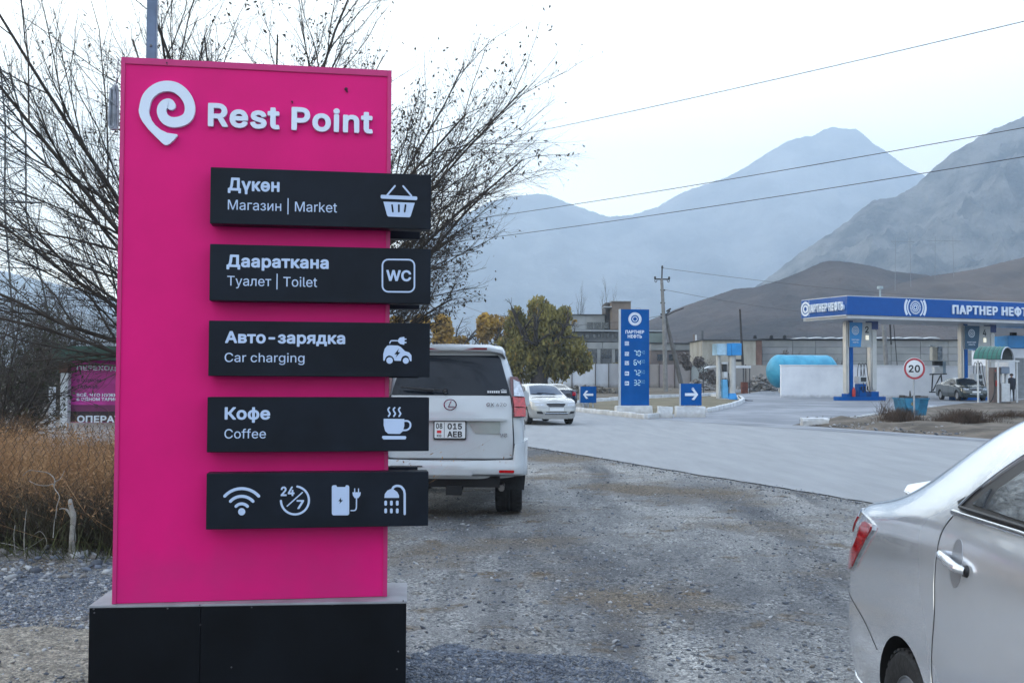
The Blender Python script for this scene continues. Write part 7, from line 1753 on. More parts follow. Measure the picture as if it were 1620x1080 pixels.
# pump islands with their pairs of columns
def island(u0, u1, number, label, lab2):
    uc = (u0 + u1) / 2
    w0 = SR @ Vector((uc, 2.5, 0)) + Vector((C0.x, C0.y, 0))
    t = thing("pump_island", label, "pump island", (w0.x, w0.y, SG), SYAW)
    hw = (u1 - u0) / 2; zt = fz0 - 0.20 - SG
    b = MB(); n = 8
    pts = [(hw + 0.55 + 0.35 * math.cos(rad(a)), 0.45 * math.sin(rad(a))) for a in range(-90, 91, 18)] + [(-hw - 0.55 + 0.35 * math.cos(rad(a)), 0.45 * math.sin(rad(a))) for a in range(90, 271, 18)]
    b.prism(pts, 0.0, 0.26, plane='XY'); b.build("plinth", blue, t, bevel=0.01)
    b = MB(); b.box2(-hw - 0.20, -hw + 0.02, -0.22, 0.22, 0.44, zt); b.build("column", silver_clad, t, bevel=0.06, smooth=40)
    b = MB(); b.box2(-hw + 0.025, -hw + 0.30, -0.20, 0.20, 0.44, zt); b.build("blue_column_panel", blue, t, bevel=0.01)
    b = MB(); b.box2(-hw - 0.24, -hw + 0.32, -0.25, 0.25, 0.262, 0.44); b.build("column_foot", blue, t, bevel=0.01)
    b = MB(); b.box2(hw - 0.22, hw + 0.26, -0.24, 0.24, 0.58, zt - 0.5); b.build("column", silver_clad, t, bevel=0.09, seg=3, smooth=40)
    b = MB(); b.box2(hw - 0.24, hw + 0.30, -0.27, 0.27, zt - 0.498, zt); b.build("column_head", mat("navy_sheet", (0.004, 0.03, 0.16), 0.4), t, bevel=0.01)
    b = MB(); b.box2(hw - 0.26, hw + 0.32, -0.27, 0.27, 0.262, 0.578); b.build("column_foot", blue, t, bevel=0.01)
    # number board across the top
    zb = zt - 1.62
    b = MB(); b.box2(-hw - 0.06, hw - 0.24, -0.30, -0.262, zb, zt - 0.10); bd = b.build("number_board", mat("board_cream", (0.42, 0.43, 0.42), 0.5, var=0.05), t)
    W = 2 * hw - 0.18; x0 = -hw - 0.06
    f = Flat(-0.302)
    pts = [(x0 + 0.01, zb + 0.01), (x0 + W * 0.50, zb + 0.01)] + [(x0 + W * (0.50 + 0.08 * math.sin(math.pi * 0.5 * k / 6)), zb + 0.01 + (zt - 0.12 - zb) * k / 6) for k in range(1, 7)] + [(x0 + 0.01, zt - 0.11)]
    f.poly(pts, 0)
    c = (x0 + W * 0.27, zb + 1.02); f.ring(c, 0.22, 0.27, 1, 24); f.ring(c, 0.13, 0.17, 1, 24); f.ring(c, 0.04, 0.08, 1, 16)
    f.text("ПАРТНЕР", x0 + W * 0.10, x0 + W * 0.44, zb + 0.40, 0.09, 'B', 1); f.text("НЕФТЬ", x0 + W * 0.15, x0 + W * 0.40, zb + 0.25, 0.09, 'B', 1)
    f.build("printed_panel", [sky_blue if number == 2 else mat("deep_teal_sheet", (0.01, 0.07, 0.14), 0.45, var=0.1), wprint], bd)
    f = Flat(-0.302); h = 0.42; zn = zb + 0.88; xn = x0 + W * 0.70
    if number == 2: f.text("2", xn, xn + 0.28, zn, h, 'B')
    else: f.text("4", xn, xn + 0.30, zn, h, 'B')
    f.build("number", plate_ink, bd)
    b = MB(); b.box2(xn + 0.04, xn + 0.26, -0.34, -0.301, zn - 0.42, zn - 0.14); b.build("lit_sign", mat("small_lit_sign", (0.7, 0.7, 0.6), 0.4, emit=(1.0, 0.93, 0.75, 0.5)), bd)
    # fire extinguisher
    b = MB(); b.lathe([(0.0, 0.27), (0.09, 0.27), (0.10, 0.31), (0.10, 0.68), (0.05, 0.78), (0.02, 0.86), (0, 0.86)], 12, 'Z', (-hw + 0.20, -0.36, 0)); b.build("fire_extinguisher", hot_red, t, smooth=50) if number == 2 else None
    return w0, hw
def pump(label, loc, rz, body_m, w=0.62, h=1.05, tall=1.0, head=pump_white):
    t = thing("fuel_pump", label, "fuel pump", loc, rz)
    b = MB(); b.box2(-w / 2, w / 2, -0.22, 0.22, 0, h); b.build("cabinet", body_m, t, bevel=0.03, smooth=40)
    b = MB(); b.box((0, 0, h + 0.24), (w * 1.15, 0.50, 0.42)); b.build("display_head", head, t, bevel=0.05, smooth=40)
    b = MB(); b.box((w * 0.05, -0.262, h + 0.26), (w * 0.75, 0.02, 0.26)); b.build("display", trim_m, t)
    for k, x in enumerate((-0.22, 0.02, 0.24)):
        b = MB(); b.tube(smooth_line([(x, 0, h + 0.4), (x + 0.02, 0, h + 0.4 + 0.5 * tall), (x + 0.10, 0, h + 0.42 + 0.95 * tall), (x + 0.20, -0.05, h + 0.38 + 0.9 * tall), (x + 0.24, -0.1, h + 0.3 + 0.3 * tall), (x + 0.28, -0.25, h * 0.75), (x + 0.22, -0.28, h * 0.35), (x + 0.08, -0.27, h * 0.62)], 5), 0.022, 6); b.build("hose", hose_m, t, smooth=60)
        b = MB(); b.box((x + 0.06, -0.28, h * 0.68), (0.05, 0.08, 0.20), rx=0.4); b.build("nozzle", trim_m, t, bevel=0.01)
    return t
u_a, u_b = at_station(1337, 2.5) + 0.15, at_station(1379, 2.5)
w2_, hw2 = island(u_a, u_b, 2, "left pump island with silver columns and a number board marked 2 under the canopy", None)
u_c, u_d = at_station(1519, 2.5) + 0.15, at_station(1566, 2.5)
w4_, hw4 = island(u_c, u_d, 4, "right pump island with silver columns and a number board marked 4 under the canopy", None)
pump("blue fuel pump with a white head between the columns of the left island", (w2_.x + 0.05, w2_.y, SG + 0.262), SYAW, blue, w=0.55, h=0.80, tall=0.85)
pump("fuel pump behind the dark green car on the right island", (w4_.x, w4_.y, SG + 0.262), SYAW, mat("dark_cabinet", (0.03, 0.035, 0.04), 0.5), w=0.6, h=1.0, tall=0.8)

# stand-alone kiosk pump with a blue box header, left
Yk = 64.5; kk = Yk / FPX; q = P(1148, 632, Yk); gk = gz(0, Yk)
kp = thing("covered_pump", "stand-alone fuel pump between two silver columns under a blue box header", "fuel pump", (q.x, Yk, gk), rad(8))
zz = lambda y: P(1148, y, Yk).z - gk
xx = lambda x: (x - 1148) * kk
b = MB(); b.box2(xx(1129), xx(1151.5), -0.55, 0.35, zz(562), zz(544)); b.build("header_box", mat("header_pale", (0.30, 0.46, 0.58), 0.3, var=0.25, vscale=0.8, coat=0.5), kp, bevel=0.02)
b = MB(); b.box2(xx(1145), xx(1152), -0.60, -0.551, zz(562.5), zz(543.5)); b.box2(xx(1152.2), xx(1168.5), -0.62, 0.30, zz(562), zz(543)); b.build("header_front", sky_blue, kp, bevel=0.01)
b = MB(); b.tube([(xx(1136), 0, 0.1), (xx(1136), 0, zz(562))], 3.4 * kk, 16); b.build("column", silver_clad, kp, smooth=50)
b = MB(); b.tube([(xx(1157.5), -0.1, 0.1), (xx(1157.5), -0.1, zz(562))], 6.0 * kk, 20); b.build("column", silver_clad, kp, smooth=50)
b = MB(); b.box2(xx(1141.5), xx(1150), -0.25, 0.15, 0.16, zz(600)); b.build("cabinet", mat("pale_blue_cabinet", (0.10, 0.36, 0.62), 0.4, var=0.1), kp, bevel=0.02)
b = MB(); b.box2(xx(1143), xx(1149.5), -0.2, 0.12, zz(598), zz(588)); b.build("display_head", pump_white, kp, bevel=0.02)
b = MB(); b.box2(xx(1140.5), xx(1150.5), -0.22, 0.15, zz(576), zz(572.5)); b.build("top_cap", pump_white, kp, bevel=0.02)
b = MB(); b.box2(xx(1142.5), xx(1149), -0.1, 0.1, zz(588), zz(576)); b.tube(smooth_line([(xx(1150), -0.3, zz(590)), (xx(1151), -0.35, zz(602)), (xx(1150), -0.3, zz(612)), (xx(1149), -0.28, zz(600))], 4), 0.02, 5); b.build("hose_panel", trim_m, kp)
b = MB(); b.box2(xx(1132), xx(1149), -0.5, 0.4, -0.02, 0.14); b.build("plinth", chalk, kp, bevel=0.02)
b = MB(); b.lathe([(9 * kk, -0.02), (9 * kk, 0.16), (7 * kk, 0.34), (6.2 * kk, 0.46)], 24, 'Z', (xx(1157.5), -0.1, 0)); b.build("column_foot", sky_blue, kp, smooth=40)
b = MB(); b.tube(smooth_line([(xx(1166), -0.3, 0.3), (xx(1170), -0.5, 0.12), (xx(1176), -0.9, 0.04), (xx(1182), -1.1, 0.03)], 4), 0.03, 6); b.build("trailing_hose", hose_m, kp, smooth=60)
b = MB(); b.box2(xx(1165), xx(1175), -0.1, 0.2, zz(572), zz(568)); b.build("bracket", trim_m, kp)

# yard shelter frame behind it
Yf = 84; kf = Yf / FPX; gf = gz(0, Yf)
q = P(1150, 620, Yf)
sh = thing("shelter_frame", "thin metal shelter frame with white roof edges behind the covered pump", "shelter", (q.x, Yf, gf))
xx2 = lambda x: (x - 1150) * kf
zz2 = lambda y: P(1150, y, Yf).z - gf
for x in (1113, 1134, 1176, 1186):
    b = MB(); b.tube([(xx2(x), 0, -0.05), (xx2(x), 0, zz2(581))], 0.045, 6); b.build("post", mat("dark_steel", (0.06, 0.06, 0.065), 0.6), sh)
b = MB(); b.prism([(xx2(1113), zz2(583)), (xx2(1122), zz2(579)), (xx2(1136), zz2(578)), (xx2(1136), zz2(580)), (xx2(1118), zz2(582.5))], -0.6, 0.6); b.build("roof_sheet", pump_white, sh)
b = MB(); b.box2(xx2(1162), xx2(1186), -0.5, 0.5, zz2(582), zz2(578)); b.build("roof_sheet", pump_white, sh)
b = MB(); b.box2(xx2(1173), xx2(1182), -0.3, 0.3, 0.0, zz2(604)); b.build("box_heater", mat("rusty_red", (0.12, 0.035, 0.02), 0.8, var=0.4, vscale=3), sh)

# white rendered yard wall
Yw = 75.0; gw = gz(0, Yw)
a = P(1236, 622, Yw); c = P(1760, 622, Yw)
wl = thing("yard_wall", "long low white rendered wall behind the filling station", "wall", (a.x, Yw, gw))
wm = mat("white_render", (0.68, 0.70, 0.74), 0.8, var=0, col2=(0.80, 0.82, 0.85), vscale=0.5, bump=0.2, bscale=6, dirt=(0.24, 0.24, 0.25), dirtz=0.35)
zt = P(1236, 578, Yw).z - gw
Wt = c.x - a.x; n = 5
for k in range(n):
    b = MB(); b.box2(Wt * k / n + 0.005, Wt * (k + 1) / n - 0.005, 0, 0.35, -0.2, zt); b.build("wall_section", wm, wl, bevel=0.01)
b = MB(); b.box2(-0.03, Wt, -0.03, 0.38, zt + 0.002, zt + 0.06); b.build("coping", wm, wl)

# light blue tank behind the wall
Yt = 85.0; kt = Yt / FPX
tk_m = mat("tank_blue", (0.02, 0.24, 0.38), 0.5, var=0, col2=(0.05, 0.33, 0.48), vscale=1.2, bump=0.1, bscale=4)
rust = mat("rust_patch", (0.13, 0.07, 0.045), 0.9, var=0.4, vscale=5)
q = P(1230, 587, Yt); r = 26 * kt
tk = thing("storage_tank", "light blue cylindrical storage tank with rust patches, lying behind the white wall", "tank", (q.x, Yt, gz(0, Yt)), rad(14))
zc = q.z - gz(0, Yt)
b = MB(); LT = 86 * kt
b.lathe([(0.0, -0.62 * r), (0.30 * r, -0.58 * r), (0.6 * r, -0.46 * r), (0.85 * r, -0.25 * r), (0.97 * r, -0.08 * r), (r, 0.0), (r, LT), (0.95 * r, LT + 0.14 * r), (0.7 * r, LT + 0.4 * r), (0.0, LT + 0.55 * r)], 40, 'X', (0, 0, zc)); b.build("shell", tk_m, tk, smooth=40)
b = MB()
for x in (0.05, LT * 0.33, LT * 0.66, LT * 0.98): b.lathe([(r, x), (r + 0.012, x), (r + 0.012, x + 0.06), (r, x + 0.06)], 40, 'X', (0, 0, zc))
b.build("weld_band", tk_m, tk, smooth=40)
rr = random.Random(12)
def tank_patch(a0, a1, x0, x1, nm):
    b = MB(); n = 8
    ring = []
    for i in range(14):
        g = 2 * math.pi * i / 14; k = rr.uniform(0.7, 1.1)
        ring.append(((x0 + x1) / 2 + (x1 - x0) / 2 * k * math.cos(g), rad((a0 + a1) / 2 + (a1 - a0) / 2 * k * math.sin(g))))
    vs = [(x, -(r + 0.012) * math.cos(g), zc + (r + 0.012) * math.sin(g)) for x, g in ring]; cx_ = ((x0 + x1) / 2, rad((a0 + a1) / 2))
    vs.append((cx_[0], -(r + 0.012) * math.cos(cx_[1]), zc + (r + 0.012) * math.sin(cx_[1])))
    b.add(vs, [(i, (i + 1) % 14, 14) for i in range(14)]); b.build(nm, rust, tk, fix=False)
tank_patch(0, 22, 1.0, 3.0, "rust_patch"); tank_patch(-62, -25, 0.1, 1.3, "rust_patch"); tank_patch(-20, 2, 0.9, 1.8, "rust_patch")
for x in (0.6, LT * 0.85):
    b = MB(); b.prism([(-r * 0.8, -0.1), (r * 0.8, -0.1), (r * 0.8, zc - r * 0.45), (0, zc - r * 0.8), (-r * 0.8, zc - r * 0.45)], x, x + 0.3, plane='YZ'); b.build("saddle", chalk, tk)

# right: shelter with a curved green roof, dispenser under it, kiosk behind
Yg = 56.0; kg = Yg / FPX; gg = gz(0, Yg) + 0.03; q = P(1578, 640, Yg)
gs = thing("curved_shelter", "small shelter with a curved green corrugated roof on white posts", "shelter", (q.x, Yg, gg), rad(0))
xg = lambda x: (x - 1578) * kg
zg = lambda y: P(1578, y, Yg).z - gg
green = mat("green_corrugated", (0.02, 0.13, 0.09), 0.4, var=0.12, vscale=2)
# barrel vault: arch in the plane that faces right-front, swept back-left
ax = Vector((-1.55, -0.35, 0)); ar = []
for i in range(13):
    a_ = math.pi * (0.04 + 0.92 * i / 12)
    ar.append(Vector((-math.cos(a_) * 0.72 + 0.50, -0.95 * math.cos(a_) * 0.9, 0)) + Vector((0, 0, zg(571) + (zg(549) - zg(571)) * math.sin(a_))))
for k in range(6):
    b = MB(); p0 = ax * (k / 6); p1 = ax * ((k + 0.86) / 6)
    vs = []
    for v in ar: vs += [v + p0, v + p1 * 1.0 + Vector((0, 0, 0)), v + (p0 + p1) / 2 + Vector((0, 0, 0.05)), v + (p0 + p1) / 2 + Vector((0, 0, -0.01))]
    fs = []
    for i in range(12):
        a_ = i * 4; c_ = a_ + 4
        fs += [(a_, a_ + 2, c_ + 2, c_), (a_ + 2, a_ + 1, c_ + 1, c_ + 2), (a_ + 3, a_, c_, c_ + 3), (a_ + 1, a_ + 3, c_ + 3, c_ + 1)]
    b.add(vs, fs); b.build("roof_rib", green, gs, fix=False)
b = MB(); vs = []
for v in ar: vs += [v + Vector((0, 0, -0.02)), v + ax + Vector((0, 0, -0.02))]
b.add(vs, [(2 * i, 2 * i + 2, 2 * i + 3, 2 * i + 1) for i in range(12)]); b.build("roof_lining", mat("dark_lining", (0.05, 0.06, 0.06), 0.7), gs, fix=False)
b = MB(); b.tube([v + Vector((0.03, -0.03, 0)) for v in ar], 0.035, 6); b.build("arch_trim", edge_w, gs, smooth=50)
ztop = zg(571)
for x, y in ((1543, -0.35), (1567, -0.9), (1576, 0.9), (1612, 0.2)):
    b = MB(); b.tube([(xg(x), y, -0.05), (xg(x), y, ztop if x != 1576 else ztop + 0.1)], 0.05, 8); b.build("post", pump_white, gs, smooth=50)
b = MB(); b.box2(xg(1567), xg(1612), -0.1, 0.0, ztop - 0.05, ztop + 0.04); b.build("beam", pump_white, gs)
dp = thing("dispenser", "brown and white gas dispenser standing under the curved green roof", "fuel pump", (q.x + xg(1583), Yg + 0.1, gg), rad(0))
x0 = xg(1583)
b = MB(); b.box2(xg(1570.5) - x0, xg(1581) - x0, -0.25, 0.35, 0.10, zg(581)); b.build("hose_side", mat("brown_panel", (0.12, 0.085, 0.075), 0.5, var=0.1), dp, bevel=0.02)
b = MB(); b.box2(xg(1582) - x0, xg(1595.5) - x0, -0.3, 0.3, 0.28, zg(606)); b.build("cabinet", pump_white, dp, bevel=0.02)
b = MB(); b.box2(xg(1581.5) - x0, xg(1595.5) - x0, -0.28, 0.28, zg(591), zg(580)); b.build("display_head", mat("steel_blue_grey", (0.16, 0.20, 0.26), 0.5), dp, bevel=0.02)
b = MB(); b.box2(xg(1583) - x0, xg(1586) - x0, -0.1, 0.1, zg(606), zg(591)); b.box2(xg(1592) - x0, xg(1595) - x0, -0.1, 0.1, zg(606), zg(591)); b.build("neck", pump_white, dp)
b = MB(); b.box2(xg(1579) - x0, xg(1596) - x0, -0.33, 0.33, 0.0, 0.24); b.build("foot", under_m, dp)
b = MB(); b.tube(smooth_line([(xg(1573) - x0, -0.28, zg(590)), (xg(1570) - x0, -0.35, zg(600)), (xg(1570) - x0, -0.4, zg(615)), (xg(1565) - x0, -0.5, zg(630)), (xg(1556) - x0, -0.55, 0.1), (xg(1548) - x0, -0.6, 0.03)], 5), 0.035, 6); b.build("hose", hose_m, dp, smooth=60)
b = MB(); b.box((xg(1574) - x0, -0.3, zg(606)), (0.08, 0.1, 0.3), rx=0.2); b.box((xg(1573) - x0, -0.27, zg(586)), (0.06, 0.06, 0.06)); b.build("nozzle", hot_red, dp, bevel=0.01)
Yo = 72.0; ko = Yo / FPX; go = gz(0, Yo) ; q = P(1660, 625, Yo)
kd = thing("station_kiosk", "white station kiosk with a bright blue roof band at the right edge", "building", (P(1594, 600, Yo).x, Yo, go), rad(4))
zo = lambda y: P(1600, y, Yo).z - go
b = MB(); b.box2(0.1, 7.0, 0.0, 5.0, -0.1, zo(551)); b.build("wall", wm, kd)
b = MB(); b.box2(-0.05, 7.2, -0.2, 5.2, zo(550.5), zo(531)); b.build("roof_band", sky_blue, kd, bevel=0.02)
b = MB(); b.box2(0.62, 0.95, 0.5, 0.8, zo(531), zo(525)); b.build("vent", under_m, kd)
b = MB(); b.box2(0.55, 1.15, -0.03, 0.0, 0.1, zo(566)); b.build("door", mat("grey_door", (0.20, 0.21, 0.22), 0.5), kd)
b = MB(); b.box2(1.25, 1.33, -0.04, -0.005, 0.5, zo(562)); b.build("door_frame", trim_m, kd)
b = MB(); b.box2(1.6, 3.2, -0.03, 0.0, 0.9, 2.0); b.build("window", tint_m, kd)
# pole lamps and frame poles behind the canopy
def plain_pole(label, px0, py0, px1, py1, Y, r0, r1, m, extra=None, name="lamp_post"):
    a = P(px0, py0, Y); c = P(px1, py1, Y); g = gz(a.x, Y)
    t = thing(name, label, "pole", (a.x, Y, g))
    b = MB(); b.tube([(0, 0, min(-0.1, a.z - g)), (c.x - a.x, 0, c.z - g)], [r0, r1], 10); b.build("pole", m, t, smooth=50)
    return t, Vector((a.x, Y, g))
conc = mat("grey_concrete_pole", (0.20, 0.195, 0.185), 0.85, var=0.15, vscale=3, bump=0.2)
plain_pole("grey post behind the left canopy column", 1335, 620, 1335, 504, 82, 0.09, 0.08, conc)
t, g0 = plain_pole("leaning grey lattice post behind the canopy beside a hanging cable", 1406, 622, 1397, 500, 78, 0.20, 0.14, conc)
b = MB(); d = 78 / FPX
b.tube([(0.2, 0, P(1405, 545, 78).z - g0.z), (0.1, 0, 6.0)], 0.06, 6); b.tube([(0.0, 0, P(1406, 582, 78).z - g0.z), (14 * d, 0, P(1406, 582, 78).z - g0.z)], 0.05, 6)
b.tube([(14 * d, 0, P(1406, 582, 78).z - g0.z), (8 * d, 0, 5.6)], 0.03, 5); b.build("bracket", trim_m, t)
# equipment mast on a stand, between the islands
Ym = 72.5; gm = gz(0, Ym); q = P(1483, 620, Ym); km = Ym / FPX
mt = thing("equipment_stand", "grey utility cabinet on a braced metal stand in front of the white wall", "stand", (q.x, Ym, gm))
zm = lambda y: P(1483, y, Ym).z - gm; xm = lambda x: (x - 1483) * km
b = MB()
for p0, p1 in (((1474, 620), (1476, 592)), ((1492, 620), (1489, 592)), ((1476, 618), (1488, 594)), ((1471, 592), (1498, 591)), ((1470, 620), (1482, 620))):
    b.tube([(xm(p0[0]), 0, max(0, zm(p0[1]))), (xm(p1[0]), 0, zm(p1[1]))], 0.045, 6)
b.build("stand", trim_m, mt)
b = MB(); b.box2(xm(1477), xm(1490), -0.25, 0.25, zm(591), zm(580)); b.build("lower_box", pump_white, mt, bevel=0.02)
b = MB(); b.box2(xm(1488), xm(1495), -0.2, 0.2, zm(590), zm(571)); b.build("side_box", mat("blue_grey_box", (0.20, 0.27, 0.33), 0.5), mt, bevel=0.02)
b = MB(); b.box2(xm(1477), xm(1490), -0.2, 0.2, zm(578), zm(571)); b.build("dark_works", under_m, mt)
b = MB(); b.box2(xm(1473), xm(1481), -0.3, 0.2, zm(570), zm(549)); b.build("pale_box", mat("cream_box", (0.42, 0.40, 0.34), 0.5), mt, bevel=0.02)
b = MB(); b.box2(xm(1481.3), xm(1489), -0.28, 0.2, zm(570), zm(548)); b.box2(xm(1471), xm(1477), -0.1, 0.1, zm(548), zm(546)); b.build("grey_box", mat("weathered_box", (0.28, 0.33, 0.38), 0.6, var=0.3, vscale=6), mt, bevel=0.02)
# ================ person =================
def make_person(label, loc, rz, h=1.66):
    t = thing("person", label, "person", loc, rz)
    coat = mat("dark_coat", (0.012, 0.014, 0.022), 0.85, var=0.2, vscale=8)
    trous = mat("dark_trousers", (0.010, 0.011, 0.014), 0.85, var=0.2)
    skin = mat("skin", (0.32, 0.19, 0.14), 0.6, var=0.05)
    hair = mat("dark_cap", (0.03, 0.015, 0.012), 0.8)
    V = [(0, 0, 0.92), (0, 0, 1.12), (0, 0.01, 1.32), (0, 0.0, 1.42), (0, -0.02, 1.50), (0, -0.03, 1.58),
         (0.10, 0, 0.86), (0.11, 0.01, 0.47), (0.115, 0.03, 0.10), (0.12, -0.09, 0.04),
         (-0.10, 0, 0.86), (-0.11, -0.03, 0.47), (-0.115, 0.02, 0.10), (-0.12, -0.10, 0.04),
         (0.19, 0.0, 1.37), (0.26, 0.01, 1.10), (0.18, -0.14, 0.98), (0.08, -0.19, 1.0),
         (-0.19, 0.0, 1.37), (-0.26, 0.01, 1.10), (-0.18, -0.14, 0.98), (-0.08, -0.19, 1.0)]
    E = [(0, 1), (1, 2), (2, 3), (3, 4), (4, 5), (0, 6), (6, 7), (7, 8), (8, 9), (0, 10), (10, 11), (11, 12), (12, 13), (2, 14), (14, 15), (15, 16), (16, 17), (2, 18), (18, 19), (19, 20), (20, 21)]
    R = [0.16, 0.15, 0.16, 0.07, 0.055, 0.095, 0.10, 0.065, 0.045, 0.035, 0.10, 0.065, 0.045, 0.035, 0.065, 0.05, 0.038, 0.028, 0.065, 0.05, 0.038, 0.028]
    me = bpy.data.meshes.new("body"); me.from_pydata(V, E, [])
    o = bpy.data.objects.new("body", me); COL.objects.link(o)
    o.modifiers.new("skin", 'SKIN'); s = o.modifiers.new("s", 'SUBSURF'); s.levels = 1
    sv = me.skin_vertices[0].data
    for i, r in enumerate(R): sv[i].radius = (r * (1.25 if i in (0, 1, 2) else 1), r)
    sv[0].use_root = True
    dg = bpy.context.evaluated_depsgraph_get(); m2 = bpy.data.meshes.new_from_object(o.evaluated_get(dg)); bpy.data.objects.remove(o)
    m2.name = "body"; m2.materials.clear()
    for q in (coat, trous, skin): m2.materials.append(q)
    for p in m2.polygons:
        z = p.center.z
        p.material_index = 2 if z > 1.47 or (p.center.y < -0.165 and z > 0.9) else (1 if z < 0.80 else 0); p.use_smooth = True
    link(bpy.data.objects.new("body", m2), t)
    b = MB(); b.lathe([(0.165, 0.72), (0.185, 0.78), (0.19, 1.0), (0.185, 1.2), (0.20, 1.34), (0.12, 1.43), (0.07, 1.45)], 16, 'Z'); b.v = [(x * 1.18, y * 0.86, z) for x, y, z in b.v]; b.build("coat", coat, t, smooth=60)
    b = MB(); b.lathe([(0.102, 1.56), (0.108, 1.60), (0.10, 1.66), (0.06, 1.70), (0, 1.71)], 14, 'Z', (0, -0.02, 0)); b.build("cap", hair, t, smooth=60)
    for s in (1, -1):
        b = MB(); b.box((s * 0.12, -0.05, 0.045), (0.09, 0.26, 0.09)); b.build("shoe", trim_m, t, bevel=0.02)
        b = MB(); b.box((s * 0.035, -0.115, 1.59), (0.016, 0.01, 0.01)); b.build("eye", trim_m, t)
    return t
Yp = 66.5; q = P(1600.5, 630, Yp)
make_person("person in a dark coat and cap standing at the kiosk door", (q.x, Yp, gz(0, Yp) + 0.03), rad(150), 1.66)

# ================ buildings and walls in the background =================
def px_box(mb, x0, x1, y0, y1, Y, depth, org, mi=0, ydown=None):
    """box whose front face covers the pixel rectangle at distance Y"""
    a = P(x0, y0, Y); c = P(x1, y1, Y)
    z1 = a.z; z0 = ydown if ydown is not None else c.z
    mb.box2(a.x - org[0], c.x - org[0], Y - org[1], Y + depth - org[1], z0 - org[2], z1 - org[2], mi)
g150 = gz(0, 150)
grey_panel = mat("grey_wall_panel", (0.20, 0.21, 0.21), 0.85, var=0, col2=(0.27, 0.275, 0.27), vscale=0.35, detail=8)
dark_wall = mat("dark_render_wall", (0.085, 0.09, 0.095), 0.9, var=0, col2=(0.13, 0.135, 0.135), vscale=0.4, detail=8)
brickish = mat("brown_brick_wall", (0.15, 0.115, 0.09), 0.9, var=0, col2=(0.20, 0.16, 0.13), vscale=0.6, detail=8, bump=0.2, bscale=8)
cornice = mat("pale_cornice", (0.34, 0.36, 0.38), 0.8, var=0.1)
winm = mat("dark_window", (0.02, 0.025, 0.03), 0.15, var=0.3, coat=0.6)
purple_wall = mat("dull_brown_wall", (0.11, 0.09, 0.085), 0.9, var=0, col2=(0.16, 0.135, 0.125), vscale=0.3, detail=8)
org = (P(960, 600, 150).x, 150, g150)
fb = thing("factory_building", "grey two storey factory building with a brown stair tower behind the price sign", "building", org)
def part(name, m, boxes, depth=0.3, Y=150, parent=fb, o_=None, bev=0):
    b = MB()
    for bx_ in boxes: px_box(b, *bx_[:4], Y if len(bx_) < 5 else bx_[4], depth if len(bx_) < 6 else bx_[5], o_ or org, 0, None)
    return b.build(name, m, parent, bevel=bev)
part("lower_storey", dark_wall, [(868, 1050, 541.2, 612, 150, 22)])
part("middle_storey", dark_wall, [(872, 1048, 524.5, 541, 150.2, 20)])
for x0, x1 in ((884, 903), (903, 928), (928, 953), (953, 980), (980, 1005), (1005, 1026)): part("spandrel_panel", grey_panel, [(x0 + .4, x1 - .4, 541.5, 551.5)], Y=149.8, depth=0.2)
part("cornice", cornice, [(868, 1051, 521.5, 524.3, 149.4, 21)])
for x0, x1 in ((876, 889), (889, 927), (927, 957)): part("upper_wall", grey_panel, [(x0, x1 - .3, 498.5, 521.3, 152, 14)])
part("roof_slab", mat("dark_roof_edge", (0.05, 0.052, 0.055), 0.8), [(872, 958, 496.6, 498.3, 151.7, 15)])
part("canopy_recess", winm, [(929, 963, 509.5, 519.5, 151.8, 0.15)]); 
for x in (939, 951): part("mullion", grey_panel, [(x, x + .8, 509.5, 519.5, 151.7, 0.08)])
tw = part("stair_tower", brickish, [(968, 998, 477, 521, 149.5, 9)])
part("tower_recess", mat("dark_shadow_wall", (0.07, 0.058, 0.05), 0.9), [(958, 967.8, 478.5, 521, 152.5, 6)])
part("tower_ledge", cornice, [(967, 999, 475.8, 476.9, 149.2, 9.6), (955.5, 968, 484.5, 486, 149.4, 3)])
for x0, x1 in ((918, 923), (926, 932), (938, 943), (946, 949), (951, 954), (960.5, 963), (969, 972), (974, 976.5)): part("window", winm, [(x0, x1, 524.5 + 4, 535)], Y=150.05, depth=0.1)
for x0, x1, y0, y1 in ((893, 904, 552, 566), (930, 944, 551.5, 566), (950, 967, 551.5, 566), (972, 980, 553, 570), (1008, 1020, 555, 572)): part("window", winm, [(x0, x1, y0, y1)], Y=149.9, depth=0.12)
for x0 in (924, 945, 968): part("pilaster", grey_panel, [(x0, x0 + 5, 552, 575)], Y=149.7, depth=0.2)
part("green_block", mat("green_grey_wall", (0.13, 0.155, 0.14), 0.9, var=0.15, vscale=0.4), [(1026, 1048, 526.5, 541.5, 149.3, 6)])
org2 = (P(1075, 600, 140).x, 140, gz(0, 140))
ws_ = thing("workshop_wing", "low grey workshop wing behind the leaning utility pole", "building", org2)
part("wall", purple_wall, [(1030, 1110, 554, 612, 140, 12)], parent=ws_, o_=org2)
part("parapet_panel", grey_panel, [(1030, 1068, 543.5, 553.7, 139.8, 12.5)], parent=ws_, o_=org2); part("parapet_panel", grey_panel, [(1068.5, 1110, 544, 553.7, 139.8, 12.5)], parent=ws_, o_=org2)
part("roof_edge", mat("dark_roof_edge", (0.05, 0.052, 0.055), 0.8), [(1029, 1111, 541.8, 543.3, 139.5, 13)], parent=ws_, o_=org2)
part("chimney", brickish, [(1097, 1099.5, 529, 542, 143, 0.4)], parent=ws_, o_=org2); part("chimney", chalk, [(1099.8, 1102.5, 529.5, 541, 143, 0.4)], parent=ws_, o_=org2); part("vent_pipe", dark_wall, [(1110, 1113, 523, 540, 143, 0.3)], parent=ws_, o_=org2); part("drain_pipe", trim_m, [(1104.5, 1105.8, 543, 575, 139.6, 0.1)], parent=ws_, o_=org2)
